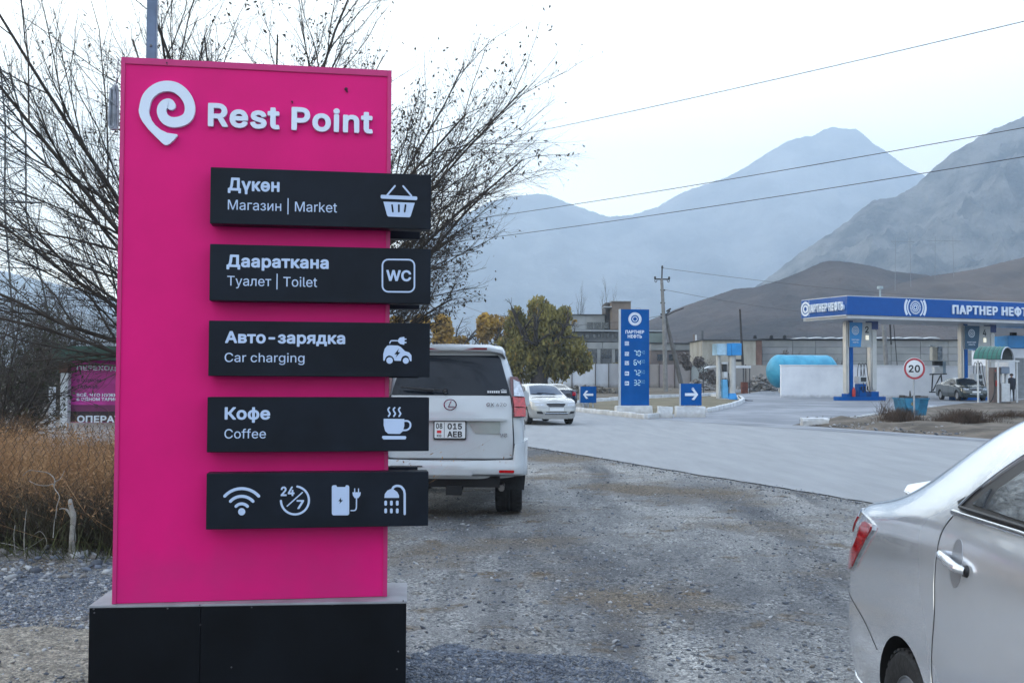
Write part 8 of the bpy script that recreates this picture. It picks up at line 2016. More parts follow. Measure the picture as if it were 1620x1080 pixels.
for x0, x1 in ((1040, 1049), (1058, 1067), (1076, 1088), (1094, 1101)): part("window", winm, [(x0, x1, 560, 570, 139.9, 0.1)], parent=ws_, o_=org2)
org3 = (P(1155, 600, 128).x, 128, gz(0, 128))
bs = thing("beige_shed", "weathered beige rendered shed with a brick corner behind the covered pump", "building", org3)
beige_r = mat("streaked_beige_render", (0.24, 0.22, 0.18), 0.9, var=0, col2=(0.40, 0.385, 0.34), vscale=0.5, detail=10, stretch=(1, 1, 0.35), cov=(0.35, 0.6))
part("wall", beige_r, [(1111, 1196, 538.5, 612, 128, 9)], parent=bs, o_=org3)
part("roof_edge", mat("dark_roof_edge", (0.05, 0.052, 0.055), 0.8), [(1109, 1207, 536.8, 538.3, 127.7, 9.6)], parent=bs, o_=org3)
part("brick_corner", mat("red_brown_brick", (0.15, 0.085, 0.065), 0.9, var=0.2, vscale=1), [(1196.3, 1205.5, 538.5, 612, 127.9, 9)], parent=bs, o_=org3)
org4 = (P(1206, 600, 132).x, 132, gz(0, 132))
wh = thing("warehouse", "long grey panel warehouse with pale roof strips behind the white wall", "building", org4)
zy = [(538.5, 549), (549.3, 560), (560.3, 571), (571.3, 600)]
xs_ = [1206, 1254, 1290, 1333, 1371, 1410, 1456, 1500, 1545, 1590, 1640]
for i in range(len(xs_) - 1):
    for y0, y1 in zy: part("wall_panel", grey_panel if (i + int(y0)) % 3 else mat("light_wall_panel", (0.24, 0.245, 0.25), 0.85, var=0.1, vscale=0.3), [(xs_[i] + .3, xs_[i + 1] - .3, y0, y1, 132, 0.3)], parent=wh, o_=org4)
part("core", dark_wall, [(1206.5, 1700, 537.5, 612, 132.4, 25)], parent=wh, o_=org4)
part("eaves", mat("dark_roof_edge", (0.05, 0.052, 0.055), 0.8), [(1205, 1702, 535.6, 538.2, 131.6, 26)], parent=wh, o_=org4)
rm = mat("pale_roof_sheet", (0.46, 0.48, 0.50), 0.5, var=0.1, vscale=0.4)
x = 1262
for wdt in (18, 24, 20, 32, 24, 26, 20, 30, 24):
    a = P(x, 535.5, 131.8); c = P(x + wdt, 535.5, 131.8); h_ = 4.0 * 132 / FPX
    b = MB(); o4 = Vector(org4)
    b.prism([(a.x - o4.x, a.z - o4.z), (c.x - o4.x, c.z - o4.z), (c.x - o4.x - 0.6, c.z - o4.z + h_ * 0.7), (a.x - o4.x + 0.9, a.z - o4.z + h_ * 0.75)], -0.2, 22); b.build("roof_strip", rm, wh)
    x += wdt + 1
for px, r_ in ((1196, 1.2), (1222, 1.6), (1243, 1.3)):
    b = MB(); q = P(px, 534, 131); b.lathe([(0.0, 0.35), (0.2, 0.25), (0.25, -0.1), (0, -0.12)], 8, 'Z', (q.x - org4[0], -0.5, q.z - org4[2])); b.build("roof_vent", under_m, wh)

# concrete panel wall across the yard
jx = [826, 852, 878, 905, 942, 963, 1000, 1027, 1043, 1067.5, 1093, 1120, 1148, 1180, 1216, 1245]
Yc = 101.0; orgw = (P(870, 600, Yc).x, Yc, gz(0, Yc))
pw = thing("panel_wall", "old whitewashed concrete panel wall with rusty posts between the willow and the tank", "wall", orgw)
cols_ = [(0.42, 0.44, 0.46), (0.44, 0.46, 0.48), (0.46, 0.48, 0.50), (0.47, 0.49, 0.52), (0.38, 0.40, 0.43), (0.30, 0.30, 0.31), (0.27, 0.26, 0.25), (0.26, 0.235, 0.22), (0.28, 0.24, 0.235), (0.25, 0.23, 0.22), (0.26, 0.28, 0.27), (0.22, 0.21, 0.20), (0.24, 0.23, 0.22), (0.25, 0.23, 0.21), (0.24, 0.225, 0.215)]
rr = random.Random(3)
for i in range(len(jx) - 1):
    c = cols_[i]; m = mat("panel_tint_%d" % i, c, 0.9, var=0, col2=tuple(min(1, q * 1.2) for q in c), vscale=0.6, detail=9, stretch=(1, 1, 0.4), dirt=(0.13, 0.11, 0.09), dirtz=0.6)
    top = 576 + 0.004 * (jx[i] - 870) - (1 if i < 8 else 0) + rr.uniform(-0.5, 0.5)
    part("concrete_panel", m, [(jx[i] + 0.5, jx[i + 1] - 0.5, top, 616, Yc, 0.14)], parent=pw, o_=orgw)
    part("wall_post", mat("rusty_post", (0.07, 0.055, 0.045), 0.9, var=0.3), [(jx[i] - 0.45, jx[i] + 0.45, top - 1, 616, Yc - 0.1, 0.34)], parent=pw, o_=orgw)
# rubble heaps in front of the wall
def heap(label, px0, px1, py, Y, h, n, seed, m):
    rr = random.Random(seed); a = P(px0, py, Y); c = P(px1, py, Y); mid = (a + c) / 2
    t = MB()
    for k in range(n):
        u = rr.gauss(0, 0.33); v = rr.gauss(0, 0.6); x = u * (c.x - a.x); zc = h * math.exp(-(u * 2) ** 2 - v * v) * rr.random()
        s = rr.uniform(0.08, 0.30)
        t.box((x, v, zc + s * 0.2), (s * rr.uniform(0.6, 1.5), s, s * rr.uniform(0.3, 0.9)), rz=rr.uniform(0, 3), rx=rr.uniform(-0.6, 0.6))
    o = t.build("rubble_heap", m, None); o.location = (mid.x, Y, gz(mid.x, Y)); tag(o, label, "rubble", kind='stuff'); return o
hm1 = mat("pale_rubble", (0.22, 0.205, 0.19), 0.9, var=0.4, vscale=3)
heap("pale rubble heap beside the blue tank", 1180, 1222, 612, 90, 1.4, 240, 1, hm1)
heap("low rubble heap below the leaning pole", 1085, 1120, 610, 92, 0.9, 200, 2, hm1)
heap("scattered rubble in front of the panel wall left of the price sign", 880, 975, 620, 84, 0.5, 260, 3, mat("dark_rubble", (0.13, 0.115, 0.095), 0.9, var=0.4, vscale=3))

# ================ utility poles and wires =================
def wire_obj(name, label, pts, r, m, cat="cable", grp=None):
    b = MB(); b.tube(pts, r, 5, caps=False); o = b.build(name, m, None, smooth=80); return tag(o, label, cat, grp)
iron = mat("dark_iron", (0.03, 0.03, 0.032), 0.7, var=0.2)
Yu = 88.0; ku = Yu / FPX; a = P(1053, 628, Yu); gu = gz(a.x, Yu)
up_ = thing("utility_pole", "concrete utility pole with crossarm, lamp bracket and a leaning brace right of the price sign", "utility pole", (a.x, Yu, gu))
top = P(1046.5, 441, Yu); L_ = lambda x, y: Vector((P(x, y, Yu).x - a.x, 0, P(x, y, Yu).z - gu))
b = MB(); b.tube([(0, 0, -0.2), L_(1051, 520), L_(1046.8, 441)], [0.20, 0.17, 0.12], 8); b.build("pole", conc, up_, smooth=40)
b = MB(); b.tube([L_(1082, 612) + Vector((0, 0.4, -0.4)), L_(1053, 500) + Vector((0, 0.15, 0))], [0.20, 0.13], 8); b.build("brace", mat("dark_concrete", (0.11, 0.105, 0.10), 0.9, var=0.15), up_, smooth=40)
b = MB(); b.tube([L_(1047, 441), L_(1047.6, 424)], 0.06, 6); b.tube([L_(1037, 441.3), L_(1058, 441.8)], 0.06, 6)
for x, s in ((1036.3, -1), (1058.5, 1)):
    b.tube(smooth_line([L_(x, 442), L_(x + 0.3 * s, 445), L_(x - 1.6 * s, 446.3), L_(x - 3.4 * s, 443)], 3), 0.03, 5)
b.build("crossarm", iron, up_)
for x, y in ((1036.3, 440.5), (1058.5, 441), (1047.7, 423.5)):
    b = MB(); q = L_(x, y); b.lathe([(0.04, -0.08), (0.10, 0.0), (0.07, 0.06), (0.10, 0.10), (0.04, 0.18), (0, 0.2)], 8, 'Z', (q.x, q.y, q.z)); b.build("insulator", iron, up_, smooth=50)
b = MB()
for y in (458.5, 479, 497, 502):
    b.tube([L_(1044.8, y), L_(1052.2 + (y > 490) * 2, y + 0.5)], 0.07, 6)
b.tube([L_(1052, 499), L_(1060, 491.5)], 0.06, 6); b.tube([L_(1053, 500), L_(1066, 493), L_(1081, 487.5)], 0.05, 6); b.build("brackets", iron, up_)['kind'] = 'stuff'
b = MB(); q = L_(1057.5, 490.5); b.box((q.x, -0.1, q.z), (0.42, 0.2, 0.14), ry=-0.6); q = L_(1077, 489); b.box((q.x, -0.1, q.z), (0.5, 0.16, 0.09), ry=-0.35); b.build("lamp_head", iron, up_, bevel=0.02)
t, _ = plain_pole("thin dark leaning wooden pole right of the utility pole", 1177, 578, 1170.5, 489, 118, 0.17, 0.10, mat("dark_wood_pole", (0.03, 0.025, 0.022), 0.85, var=0.2), name="wooden_pole")
b = MB(); b.tube([(-6.5 * 118 / FPX, 0, 7.2), (-6.0 * 118 / FPX, 0.1, 7.7)], 0.03, 5); b.build("spike", iron, t)
def P3(px, py, Y): return P(px, py, Y)
def span(label, p0, p1, sag, r, grp=None, m=iron, n=26):
    pts = []
    for i in range(n + 1):
        t_ = i / n; q = p0.lerp(p1, t_); q = q + Vector((0, 0, -4 * sag * t_ * (1 - t_))); pts.append(q)
    return wire_obj("power_line", label, pts, r, m, "power line", grp)
q0 = P(1048, 424, Yu)
span("thin wire leaving the top of the utility pole to the right", q0, P(1700, 470, 190), 1.2, 0.016)
span("thin wire leaving the utility pole to the right below its crossarm", P(1051, 458, Yu), P(1420, 496, 190), 1.0, 0.016)
span("thin wire from the utility pole leftwards past the factory", P(1047, 499, Yu), P(720, 478, 130), 1.6, 0.016)
# the three conductors that cross the sky, from a pole hidden behind the sign to one beyond the right edge
Yn, Yr = 62.0, 24.0
def sky_wire(label, l, r_, sag):
    # l, r_: pixels where the wire is seen at px 800 and px 1620
    tl_, tr_ = 450, 1900
    sl = (r_[1] - l[1]) / (r_[0] - l[0])
    A = P(tl_, l[1] - sl * (l[0] - tl_) + 6, Yn); Bq = P(tr_, r_[1] + sl * (tr_ - r_[0]) - 6, Yr)
    span(label, A, Bq, sag, 0.011, n=40)
    return A, Bq
ends = [sky_wire("highest of the three wires crossing the sky above the mountains", (790, 204), (1620, 31), 0.35),
        sky_wire("middle one of the three wires crossing the sky", (790, 325), (1620, 199), 0.35),
        sky_wire("lowest of the three wires crossing the sky, ending above the canopy", (790, 358), (1620, 245), 0.35)]
for k, lab in ((0, "concrete power pole hidden behind the pink sign, carrying the three sky wires"), (1, "concrete power pole beyond the right edge, carrying the three sky wires")):
    pts = [e[k] for e in ends]; x = sum(p.x for p in pts) / 3; y = sum(p.y for p in pts) / 3
    t = thing("power_pole", lab, "utility pole", (x, y, gz(x, y)))
    zt_ = max(p.z for p in pts) + 0.4 - gz(x, y)
    b = MB(); b.tube([(0, 0, -0.2), (0, 0, zt_)], [0.2, 0.13], 8); b.build("pole", conc, t, smooth=40)
    b = MB()
    for p in pts: b.tube([(0, 0, p.z - gz(x, y) - 0.05), (p.x - x, p.y - y, p.z - gz(x, y) - 0.05)], 0.04, 5)
    b.build("arm", iron, t)
# portal pylons on the slope
def portal(label, x0, x1, ytop, ybot, Y, arm):
    a = P((x0 + x1) / 2, ybot, Y); t = thing("portal_pylon", label, "pylon", tuple(a)); k = Y / FPX
    Z = lambda y: P((x0 + x1) / 2, y, Y).z - a.z; X = lambda x: (x - (x0 + x1) / 2) * k
    b = MB()
    for x, d in ((x0, -1.5), (x1, 1.5)): b.tube([(X(x + d), 0, -14), (X(x), 0, Z(ytop))], [0.13, 0.09], 5)
    b.build("leg", mat("galvanised", (0.2, 0.2, 0.2), 0.7), t)
    b = MB(); b.tube([(X(x0 - arm), 0, Z(ytop + 3)), (X(x1 + arm), 0, Z(ytop + 3.4))], 0.13, 5)
    for x in (x0, x1): b.tube([(X(x), 0, Z(ytop + 3)), (X(x), 0, Z(ytop - 4))], 0.07, 5); b.tube([(X(x - arm), 0, Z(ytop + 3)), (X(x), 0, Z(ytop + 9))], 0.05, 4); b.tube([(X(x + arm), 0, Z(ytop + 3)), (X(x), 0, Z(ytop + 9))], 0.05, 4)
    b.build("crossarm", mat("galvanised", (0.2, 0.2, 0.2), 0.7), t); return t
portal("faint portal pylon on the hill slope, the left one", 1417, 1440, 379, 445, 548, 7)
portal("portal pylon on the hill slope, the right one with taller legs", 1480, 1508, 378, 437, 552, 13)
# ================ vegetation =================
class Fast:
    """many thin tubes and leaf quads gathered as arrays"""
    def __init__(s): s.V = []; s.F = []; s.n = 0
    def tube(s, pts, rs, k=3):
        n = len(pts); P_ = np.array(pts); t = np.gradient(P_, axis=0); t /= np.linalg.norm(t, axis=1)[:, None] + 1e-9
        ref = np.array([0.31, 0.53, 0.79]); a = np.cross(t, ref); a /= np.linalg.norm(a, axis=1)[:, None] + 1e-9; b = np.cross(t, a)
        g = np.arange(k) * 2 * np.pi / k; r = np.array(rs)[:, None, None]
        v = P_[:, None] + r * (a[:, None] * np.cos(g)[None, :, None] + b[:, None] * np.sin(g)[None, :, None])
        s.V.append(v.reshape(-1, 3)); i = np.arange(n - 1)[:, None] * k; j = np.arange(k)[None]; j2 = (j + 1) % k
        s.F.append(np.stack([i + j, i + j2, i + k + j2, i + k + j], -1).reshape(-1, 4) + s.n); s.n += n * k
    def build(s, name, m, parent=None, smooth=True):
        return tri_mesh(name, np.concatenate(s.V), np.concatenate(s.F), m, parent, smooth)
def quads(c, size, rs, stretch=(1.0, 0.5), droop=None):
    """leaf quads at the points c (n,3)"""
    n = len(c); a = rs.normal(size=(n, 3))
    if droop is not None: a = a * (1 - droop) + np.array([0, 0, -1.0]) * droop * 1.7
    a /= np.linalg.norm(a, axis=1)[:, None]; b = np.cross(a, rs.normal(size=(n, 3))); b /= np.linalg.norm(b, axis=1)[:, None]
    s_ = (size * rs.uniform(0.6, 1.4, n))[:, None]; a = a * s_ * stretch[0]; b = b * s_ * stretch[1]
    V = np.stack([c - a * 0.5, c + b * 0.5, c + a * 0.5, c - b * 0.5], 1).reshape(-1, 3)
    return V, np.arange(4 * n).reshape(n, 4)
def grow(fs, tips, p, d, L, r, lev, rs, P_):
    """a limb and its side shoots"""
    n = P_['seg'][lev]; pts = [p]; dd = d / np.linalg.norm(d); st_ = L / n
    for i in range(n):
        dd = dd + rs.normal(size=3) * P_['bend'][lev] + np.array([0, 0, P_['lift'][lev]]); dd /= np.linalg.norm(dd); pts.append(pts[-1] + dd * st_)
    pts = np.array(pts); fs.tube(pts, np.linspace(r, r * P_['taper'][lev], n + 1), 5 if lev == 0 else (4 if lev == 1 else 3))
    if lev + 1 >= P_['levels']: tips.append(pts[-1]); tips.append(pts[n // 2]); return
    k = P_['kids'][lev]
    for i in range(k):
        t = P_['from'][lev] + (1 - P_['from'][lev]) * (i + rs.uniform(0, 1)) / k
        f = t * n; j = min(int(f), n - 1); q = pts[j] + (pts[j + 1] - pts[j]) * (f - j); ax = (pts[j + 1] - pts[j]) / st_
        o = rs.normal(size=3); o -= ax * o.dot(ax); o /= np.linalg.norm(o) + 1e-9; an = rs.uniform(*P_['angle'])
        grow(fs, tips, q, ax * math.cos(an) + o * math.sin(an), L * P_['len'][lev] * rs.uniform(0.6, 1.15) * (1.15 - 0.6 * t), r * (1 - (1 - P_['taper'][lev]) * t) * 0.55, lev + 1, rs, P_)
bark = mat("dark_bark", (0.045, 0.036, 0.030), 0.9, var=0.3, vscale=6)
leaf_d = mat("withered_leaves", (0.040, 0.030, 0.018), 0.8, var=0.5, vscale=3)
TP = dict(levels=4, seg=[9, 6, 4, 3], bend=[0.05, 0.09, 0.13, 0.16], lift=[0.0, 0.012, 0.03, 0.03], taper=[0.25, 0.3, 0.4, 0.5], kids=[15, 9, 7], len=[0.44, 0.5, 0.5], angle=(0.25, 0.75), **{'from': [0.22, 0.15, 0.1]})
def bare_tree(label, loc, limbs, seed, leaves, name="bare_tree", params=TP, r0=0.060, base_h=1.3, leaf_size=0.05, leafmat=leaf_d, leaf_side=None):
    rs = np.random.RandomState(seed); t = thing(name, label, "tree", loc)
    tr = Fast(); cr = Fast(); tips = []
    tr.tube([[0, 0, -0.2], [0.03, 0, 0.4], [0, 0.05, base_h * 0.7], [0, 0, base_h]], [r0 * 2.6, r0 * 2.1, r0 * 1.9, r0 * 1.6], 9); tr.build("trunk", bark, t)
    for az, el, L in limbs:
        if leaf_side: L *= 1 - 0.17 * max(0, math.sin(az)) * math.cos(el)
        d = np.array([math.cos(el) * math.sin(az), -math.cos(el) * math.cos(az), math.sin(el)])
        grow(cr, tips, np.array([d[0] * 0.1, d[1] * 0.1, base_h - 0.15]), d, L, r0 * rs.uniform(0.55, 0.8), 0, rs, params)
    cr.build("crown", bark, t)
    tips = np.array(tips)
    if leaves:
        w = np.ones(len(tips)) if leaf_side is None else leaf_side(tips)
        c = tips[rs.choice(len(tips), leaves, p=w / w.sum())] + rs.normal(size=(leaves, 3)) * 0.03
        V, F = quads(c, leaf_size, rs, (1.0, 0.45), 0.3); lf = tri_mesh("leaves", V, F, leafmat, t); lf['kind'] = 'stuff'
    return t
rs = np.random.RandomState(21); limbs = []
for i in range(18):
    az = (i * 0.618 * 2 * math.pi) % (2 * math.pi); limbs.append((az, rad(rs.uniform(34, 84)), rs.uniform(4.6, 6.4)))
for az, el, L in ((1.45, 30, 3.3), (1.7, 48, 3.9), (1.2, 24, 3.0), (1.5, 62, 4.7), (1.3, 38, 3.6), (1.1, 55, 4.2), (1.6, 72, 5.2), (-1.5, 30, 5.4), (-1.7, 27, 5.4), (-1.3, 40, 5.4), (-1.6, 52, 5.2), (1.6, 22, 2.8), (-1.4, 64, 5.2)): limbs.append((az, rad(el), L))
tb_ = P(420, 640, 14.0)
bare_tree("big bare many-stemmed tree with a few withered leaves rising behind the pink sign", (tb_.x, 14.0, 0), limbs, 5, 11000, leaf_side=lambda q: 0.15 + 1.6 * np.exp(-((q[:, 0] - 1.7) / 1.2) ** 2 - ((q[:, 2] - 3.9) / 2.2) ** 2) + 0.5 * np.exp(-((q[:, 0] + 1.4) / .7) ** 2 - ((q[:, 2] - 4.3) / 1.2) ** 2), leaf_size=0.048)
bare_tree("bare tree standing outside the view left of the viewer, mirrored in the silver car", (-5.5, -1.5, 0), [(a_, rad(55), 4.5) for a_ in (0.3, 1.4, 2.4, 3.5, 4.6, 5.6)], 9, 0, r0=0.12)
# thicket behind the brush, left
TB = dict(levels=3, seg=[6, 4, 3], bend=[0.12, 0.18, 0.2], lift=[0.02, 0.02, 0.02], taper=[0.3, 0.4, 0.5], kids=[13, 9], len=[0.5, 0.5], angle=(0.3, 1.0), **{'from': [0.1, 0.1]})
for k, (px, Y, h, seed, lab) in enumerate(((0, 17, 2.9, 1, "bare twiggy bush at the far left edge behind the dry brush"), (48, 29, 3.6, 2, "bare twiggy bush left of the pink advertising panel"), (-60, 20, 4.2, 3, "tall bare bush left of the frame edge"), (40, 27, 4.6, 4, "taller bare bush further back on the left"), (145, 32, 5.2, 5, "bare bush rising behind the green roofed hut"), (-30, 34, 6.0, 6, "tall bare tree far back at the left edge"), (95, 40, 6.0, 7, "bare tree far back above the hut"))):
    rs = np.random.RandomState(seed); q = P(px, 640, Y)
    L_s = [(rs.uniform(0, 6.28), rad(rs.uniform(35, 85)), h * rs.uniform(0.55, 0.9)) for _ in range(12)]
    bare_tree(lab, (q.x, Y, gz(q.x, Y)), L_s, seed + 30, 1200, name="bare_bush", params=TB, r0=0.034, base_h=0.5, leaf_size=0.07, leafmat=mat("dull_green_brown_leaves", (0.035, 0.038, 0.018), 0.85, var=0.4, vscale=2))
# leafy trees far off
def leafy(label, px, Y, py_top, wpx, seed, cols, n, lsize, ground_px=612, name="autumn_tree", lobes=15, droop=0.0, trunk=0.25, squash=1.0, shape=None, dens=1.0, cat="tree", g0=None):
    rs = np.random.RandomState(seed); q = P(px, ground_px, Y); g = gz(q.x, Y) if g0 is None else P(px, g0, Y).z; H = P(px, py_top, Y).z - g; W = wpx * Y / FPX / 2
    t = thing(name, label, cat, (q.x, Y, g)); cr = Fast(); tips = []
    pr = dict(levels=3, seg=[6, 5, 3], bend=[0.12, 0.15, 0.2], lift=[0.02, 0, -0.02], taper=[0.3, 0.35, 0.5], kids=[7, 5], len=[0.5, 0.5], angle=(0.4, 1.0), **{'from': [0.3, 0.2]})
    cr.tube([[0, 0, -0.3], [0.1, 0, H * 0.2], [0, 0, H * 0.42]], [trunk * 1.4, trunk, trunk * 0.8], 8)
    for k in range(7): grow(cr, tips, np.array([0, 0, H * rs.uniform(0.22, 0.42)]), np.array([rs.normal() * W / H * 1.7, rs.normal() * 0.6, 1.0]), H * 0.55, trunk * 0.5, 0, rs, pr)
    cr.build("trunk", bark, t)
    L_ = shape or [(rs.uniform(-0.9, 0.9), rs.uniform(0.08, 0.86), rs.uniform(0.16, 0.36)) for _ in range(lobes)]
    per = n // len(L_); C = []
    for x, z, r in L_:
        m = int(per * (r / 0.3) ** 1.5 * dens); u = rs.normal(size=(m, 3)); u /= np.linalg.norm(u, axis=1)[:, None]; rr_ = rs.uniform(0.25, 1.0, m) ** 0.5
        hole = fbm(u[:, 0] * 2.3 + x * 5, u[:, 2] * 2.3 + u[:, 1], 3) > -0.10
        c = np.stack([x * W + u[:, 0] * rr_ * r * W, u[:, 1] * rr_ * r * W * 0.9, z * H + u[:, 2] * rr_ * r * H * 0.5 * squash], 1)[hole]; C.append(c)
    C = np.concatenate(C)
    if droop: 
        k = rs.randint(0, 9, len(C)); C[:, 2] -= k * lsize * 0.14
    C[:, 2] = np.maximum(C[:, 2], H * 0.04 + rs.uniform(0, 0.05 * H, len(C)))
    V, F = quads(C, lsize, rs, (1.0, 0.5 if droop else 0.75), 0.6 if droop else 0.1)
    mi = (fbm(C[:, 0] * 1.1 / W * 2, C[:, 2] / W * 2, 3) + rs.normal(size=len(C)) * 0.16 > 0.02).astype(int) + (rs.uniform(size=len(C)) < 0.12)
    o = tri_mesh("crown", V, F, cols, t, midx=np.clip(mi, 0, len(cols) - 1)); return t
def lm(n, c): return mat(n, c, 0.8, var=0.35, vscale=0.8, transl=0.4)
olive = [lm("olive_leaves", (0.30, 0.255, 0.075)), lm("dark_olive_leaves", (0.19, 0.17, 0.06)), lm("amber_leaves", (0.32, 0.21, 0.06))]
gold = [lm("gold_leaves", (0.46, 0.29, 0.05)), lm("ochre_leaves", (0.38, 0.25, 0.07)), lm("amber_leaves", (0.32, 0.21, 0.06))]
leafy("big old willow with olive green and amber foliage left of the factory", 852, 88, 452, 160, 3, olive, 26000, 0.34, 613, "willow_tree", droop=1, trunk=0.62,
      shape=[(-0.62, 0.36, 0.34), (-0.25, 0.42, 0.42), (0.2, 0.45, 0.46), (0.62, 0.38, 0.38), (0.86, 0.30, 0.22), (-0.85, 0.30, 0.24), (0.05, 0.62, 0.36), (0.0, 0.80, 0.24), (0.42, 0.60, 0.22), (-0.45, 0.62, 0.26), (0.5, 0.74, 0.16), (-0.45, 0.72, 0.18), (0.2, 0.72, 0.22), (0.35, 0.27, 0.35), (-0.3, 0.26, 0.35)])
leafy("golden autumn tree just right of the black toilet board", 715, 112, 490, 120, 5, gold, 14000, 0.42, 606)
leafy("amber autumn tree between the golden tree and the willow", 780, 118, 494, 110, 6, gold[::-1], 12000, 0.42, 606)
leafy("yellow brown autumn tree half hidden behind the sign boards", 652, 120, 498, 110, 7, gold, 12000, 0.42, 606)
leafy("dull amber tree beyond the left end of the panel wall", 838, 125, 506, 50, 8, gold[::-1], 5000, 0.42, 606)
leafy("small orange bush growing on the roof ledge of the factory", 908.5, 148, 505, 8, 11, [gold[0]], 500, 0.25, 521, "roof_bush", lobes=4, trunk=0.05, cat="bush", g0=521)
leafy("grey brown bare scrub at the foot of the panel wall behind the right arrow sign", 1108, 97, 556, 60, 13, [mat("twig_grey", (0.15, 0.13, 0.12), 0.9, var=0.3)], 5000, 0.16, 612, "scrub", lobes=7, trunk=0.05, cat="bush")
leafy("olive and brown scrub before the factory ground floor", 960, 106, 560, 100, 14, [lm("scrub_brown", (0.10, 0.075, 0.045)), olive[1]], 6000, 0.22, 610, "scrub", lobes=9, trunk=0.06, cat="bush")
leafy("dark evergreen bush between the tank and the canopy column", 1322, 92, 559, 30, 15, [lm("evergreen", (0.025, 0.035, 0.025))], 2500, 0.22, 600, "evergreen_bush", lobes=6, trunk=0.08, cat="bush")
leafy("bare dark bush against the warehouse above the blue tank", 1243, 110, 545, 36, 16, [mat("twig_grey", (0.15, 0.13, 0.12), 0.9)], 2500, 0.12, 606, "scrub", lobes=6, trunk=0.06, cat="bush")
PO = dict(levels=3, seg=[8, 5, 3], bend=[0.02, 0.05, 0.08], lift=[0.05, 0.09, 0.08], taper=[0.2, 0.3, 0.5], kids=[26, 6], len=[0.26, 0.5], angle=(0.22, 0.45), **{'from': [0.1, 0.15]})
for k, (px, yt, Y, lab) in enumerate(((918, 462, 240, "bare poplar left of the pair beyond the factory roof"), (961, 452, 230, "taller bare poplar beside the factory stair tower"))):
    q = P(px, 600, Y); H = P(px, yt, Y).z - gz(0, Y)
    bare_tree(lab, (q.x, Y, gz(0, Y)), [(0.2, rad(89), H), (1.5, rad(86), H * 0.9), (4.6, rad(86), H * 0.85)], 40 + k, 0, name="poplar_tree", params=PO, r0=0.16, base_h=1.0)
# ================ left side: hut, panel, fence, brush =================
Yh = 25.0; kh = Yh / FPX; gh_ = 0.0
q = P(97, 660, Yh)
hut = thing("roadside_hut", "small roadside hut with a dark green fascia and white posts behind the brush", "hut", (q.x, Yh, 0), rad(2))
zh = lambda y: P(130, y, Yh).z; xh = lambda x: (x - 97) * kh
b = MB(); b.box2(xh(94), xh(330), -0.5, 2.6, zh(570), zh(548)); b.build("roof_fascia", mat("dark_green_paint_fascia", (0.018, 0.055, 0.04), 0.6, var=0.15), hut, bevel=0.01)
b = MB(); b.box2(xh(97), xh(109), -0.1, 0.1, 0, zh(590)); b.build("post", pump_white, hut, bevel=0.01)
b = MB(); b.box2(xh(312), xh(324), -0.1, 0.1, 0, zh(571)); b.build("post", pump_white, hut, bevel=0.01)
b = MB(); b.box2(xh(95), xh(108.5), -0.12, 0.12, zh(589.5), zh(573)); b.build("beam_end", mat("brown_beam", (0.09, 0.035, 0.02), 0.8, var=0.2), hut)
b = MB(); b.box2(xh(109.5), xh(311), 0.35, 2.4, 0, zh(571)); b.build("wall", wm, hut)
HP = Plane((q.x, Yh, 0), rad(2)); T = lambda x, y: HP.uv(x, y, -0.1)
ad_ = thing("advert_panel", "pink and black advertising panel with Cyrillic lettering hanging on the hut", "sign", (q.x, Yh, 0), rad(2))
x0, z0 = T(110, 668); x1, z1 = T(306, 570)
b = MB(); b.box2(x0, x1, 0.10, 0.16, z0, z1); b.build("panel", mat("magenta_print", (0.32, 0.012, 0.17), 0.5, var=0, col2=(0.52, 0.03, 0.30), vscale=1.2), ad_)
f = Flat(0.098); f.rect(x0 + 0.01, z0 + 0.01, x1 - 0.01, T(110, 650)[1], 0); f.build("black_band", mat("black_print", (0.02, 0.008, 0.015), 0.5), ad_)
f = Flat(0.0975); f.rect(x0 + 0.01, T(110, 650)[1] + 0.003, x1 - 0.01, T(110, 640)[1], 0); f.build("fade_band", mat("plum_print", (0.13, 0.012, 0.075), 0.5), ad_)
for txt, xa, xb, y, cp, m_ in (("ПЕРЕХОДИ", 121.5, 194, 585.5, 7.5, wprint), ("ВСЁ, ЧТО НУЖНО", 121.5, 192, 627, 5, wprint), ("В ОДНОМ ТАРИФЕ", 121.5, 192, 633.5, 5, wprint), ("ОПЕРАТОР", 122, 216, 668, 11, wprint), ("В ОДНОМ", 121.5, 160, 604, 5, "d"), ("ТАРИФЕ", 121.5, 156, 614.5, 5, "d")):
    f = Flat(0.092); a0_, b0_ = T(xa, y); a1_, _ = T(xb, y); f.text(txt, a0_, a1_, b0_, cp * kh, 'B'); f.build("lettering", mat("plum_ink", (0.10, 0.01, 0.08), 0.5) if m_ == "d" else m_, ad_)
t = thing("thin_post", "thin white post standing in the brush left of the hut", "post", (P(82, 660, 22).x, 22, 0)); b = MB(); b.box2(-0.05, 0.05, -0.05, 0.05, 0, P(82, 612, 22).z); b.build("shaft", pump_white, t)
# lattice tower, far left
Yl = 62.0; kl = Yl / FPX; cx_ = P(-18, 600, Yl).x; gl = gz(0, Yl)
lt = thing("lattice_pylon", "steel lattice power pylon cut by the left edge of the picture", "pylon", (cx_, Yl, gl))
zl = lambda y: P(0, y, Yl).z - gl
prof = [(600, 82), (450, 58), (330, 37), (205, 35), (110, 16)]
st_l = mat("pylon_steel", (0.07, 0.075, 0.08), 0.6, metal=0.4, var=0.2)
lev = [(zl(y), w_ * kl) for y, w_ in prof]
for sx in (-1, 1):
    for sy_ in (-1, 1):
        b = MB(); b.tube([(sx * w_, sy_ * w_, z) for z, w_ in lev], 0.055, 4); b.build("leg", st_l, lt)
def w_at(z):
    for (z0, w0), (z1, w1) in zip(lev[:-1], lev[1:]):
        if z <= z1: return w0 + (w1 - w0) * (z - z0) / (z1 - z0)
    return lev[-1][1]
b = MB(); z = 0.0
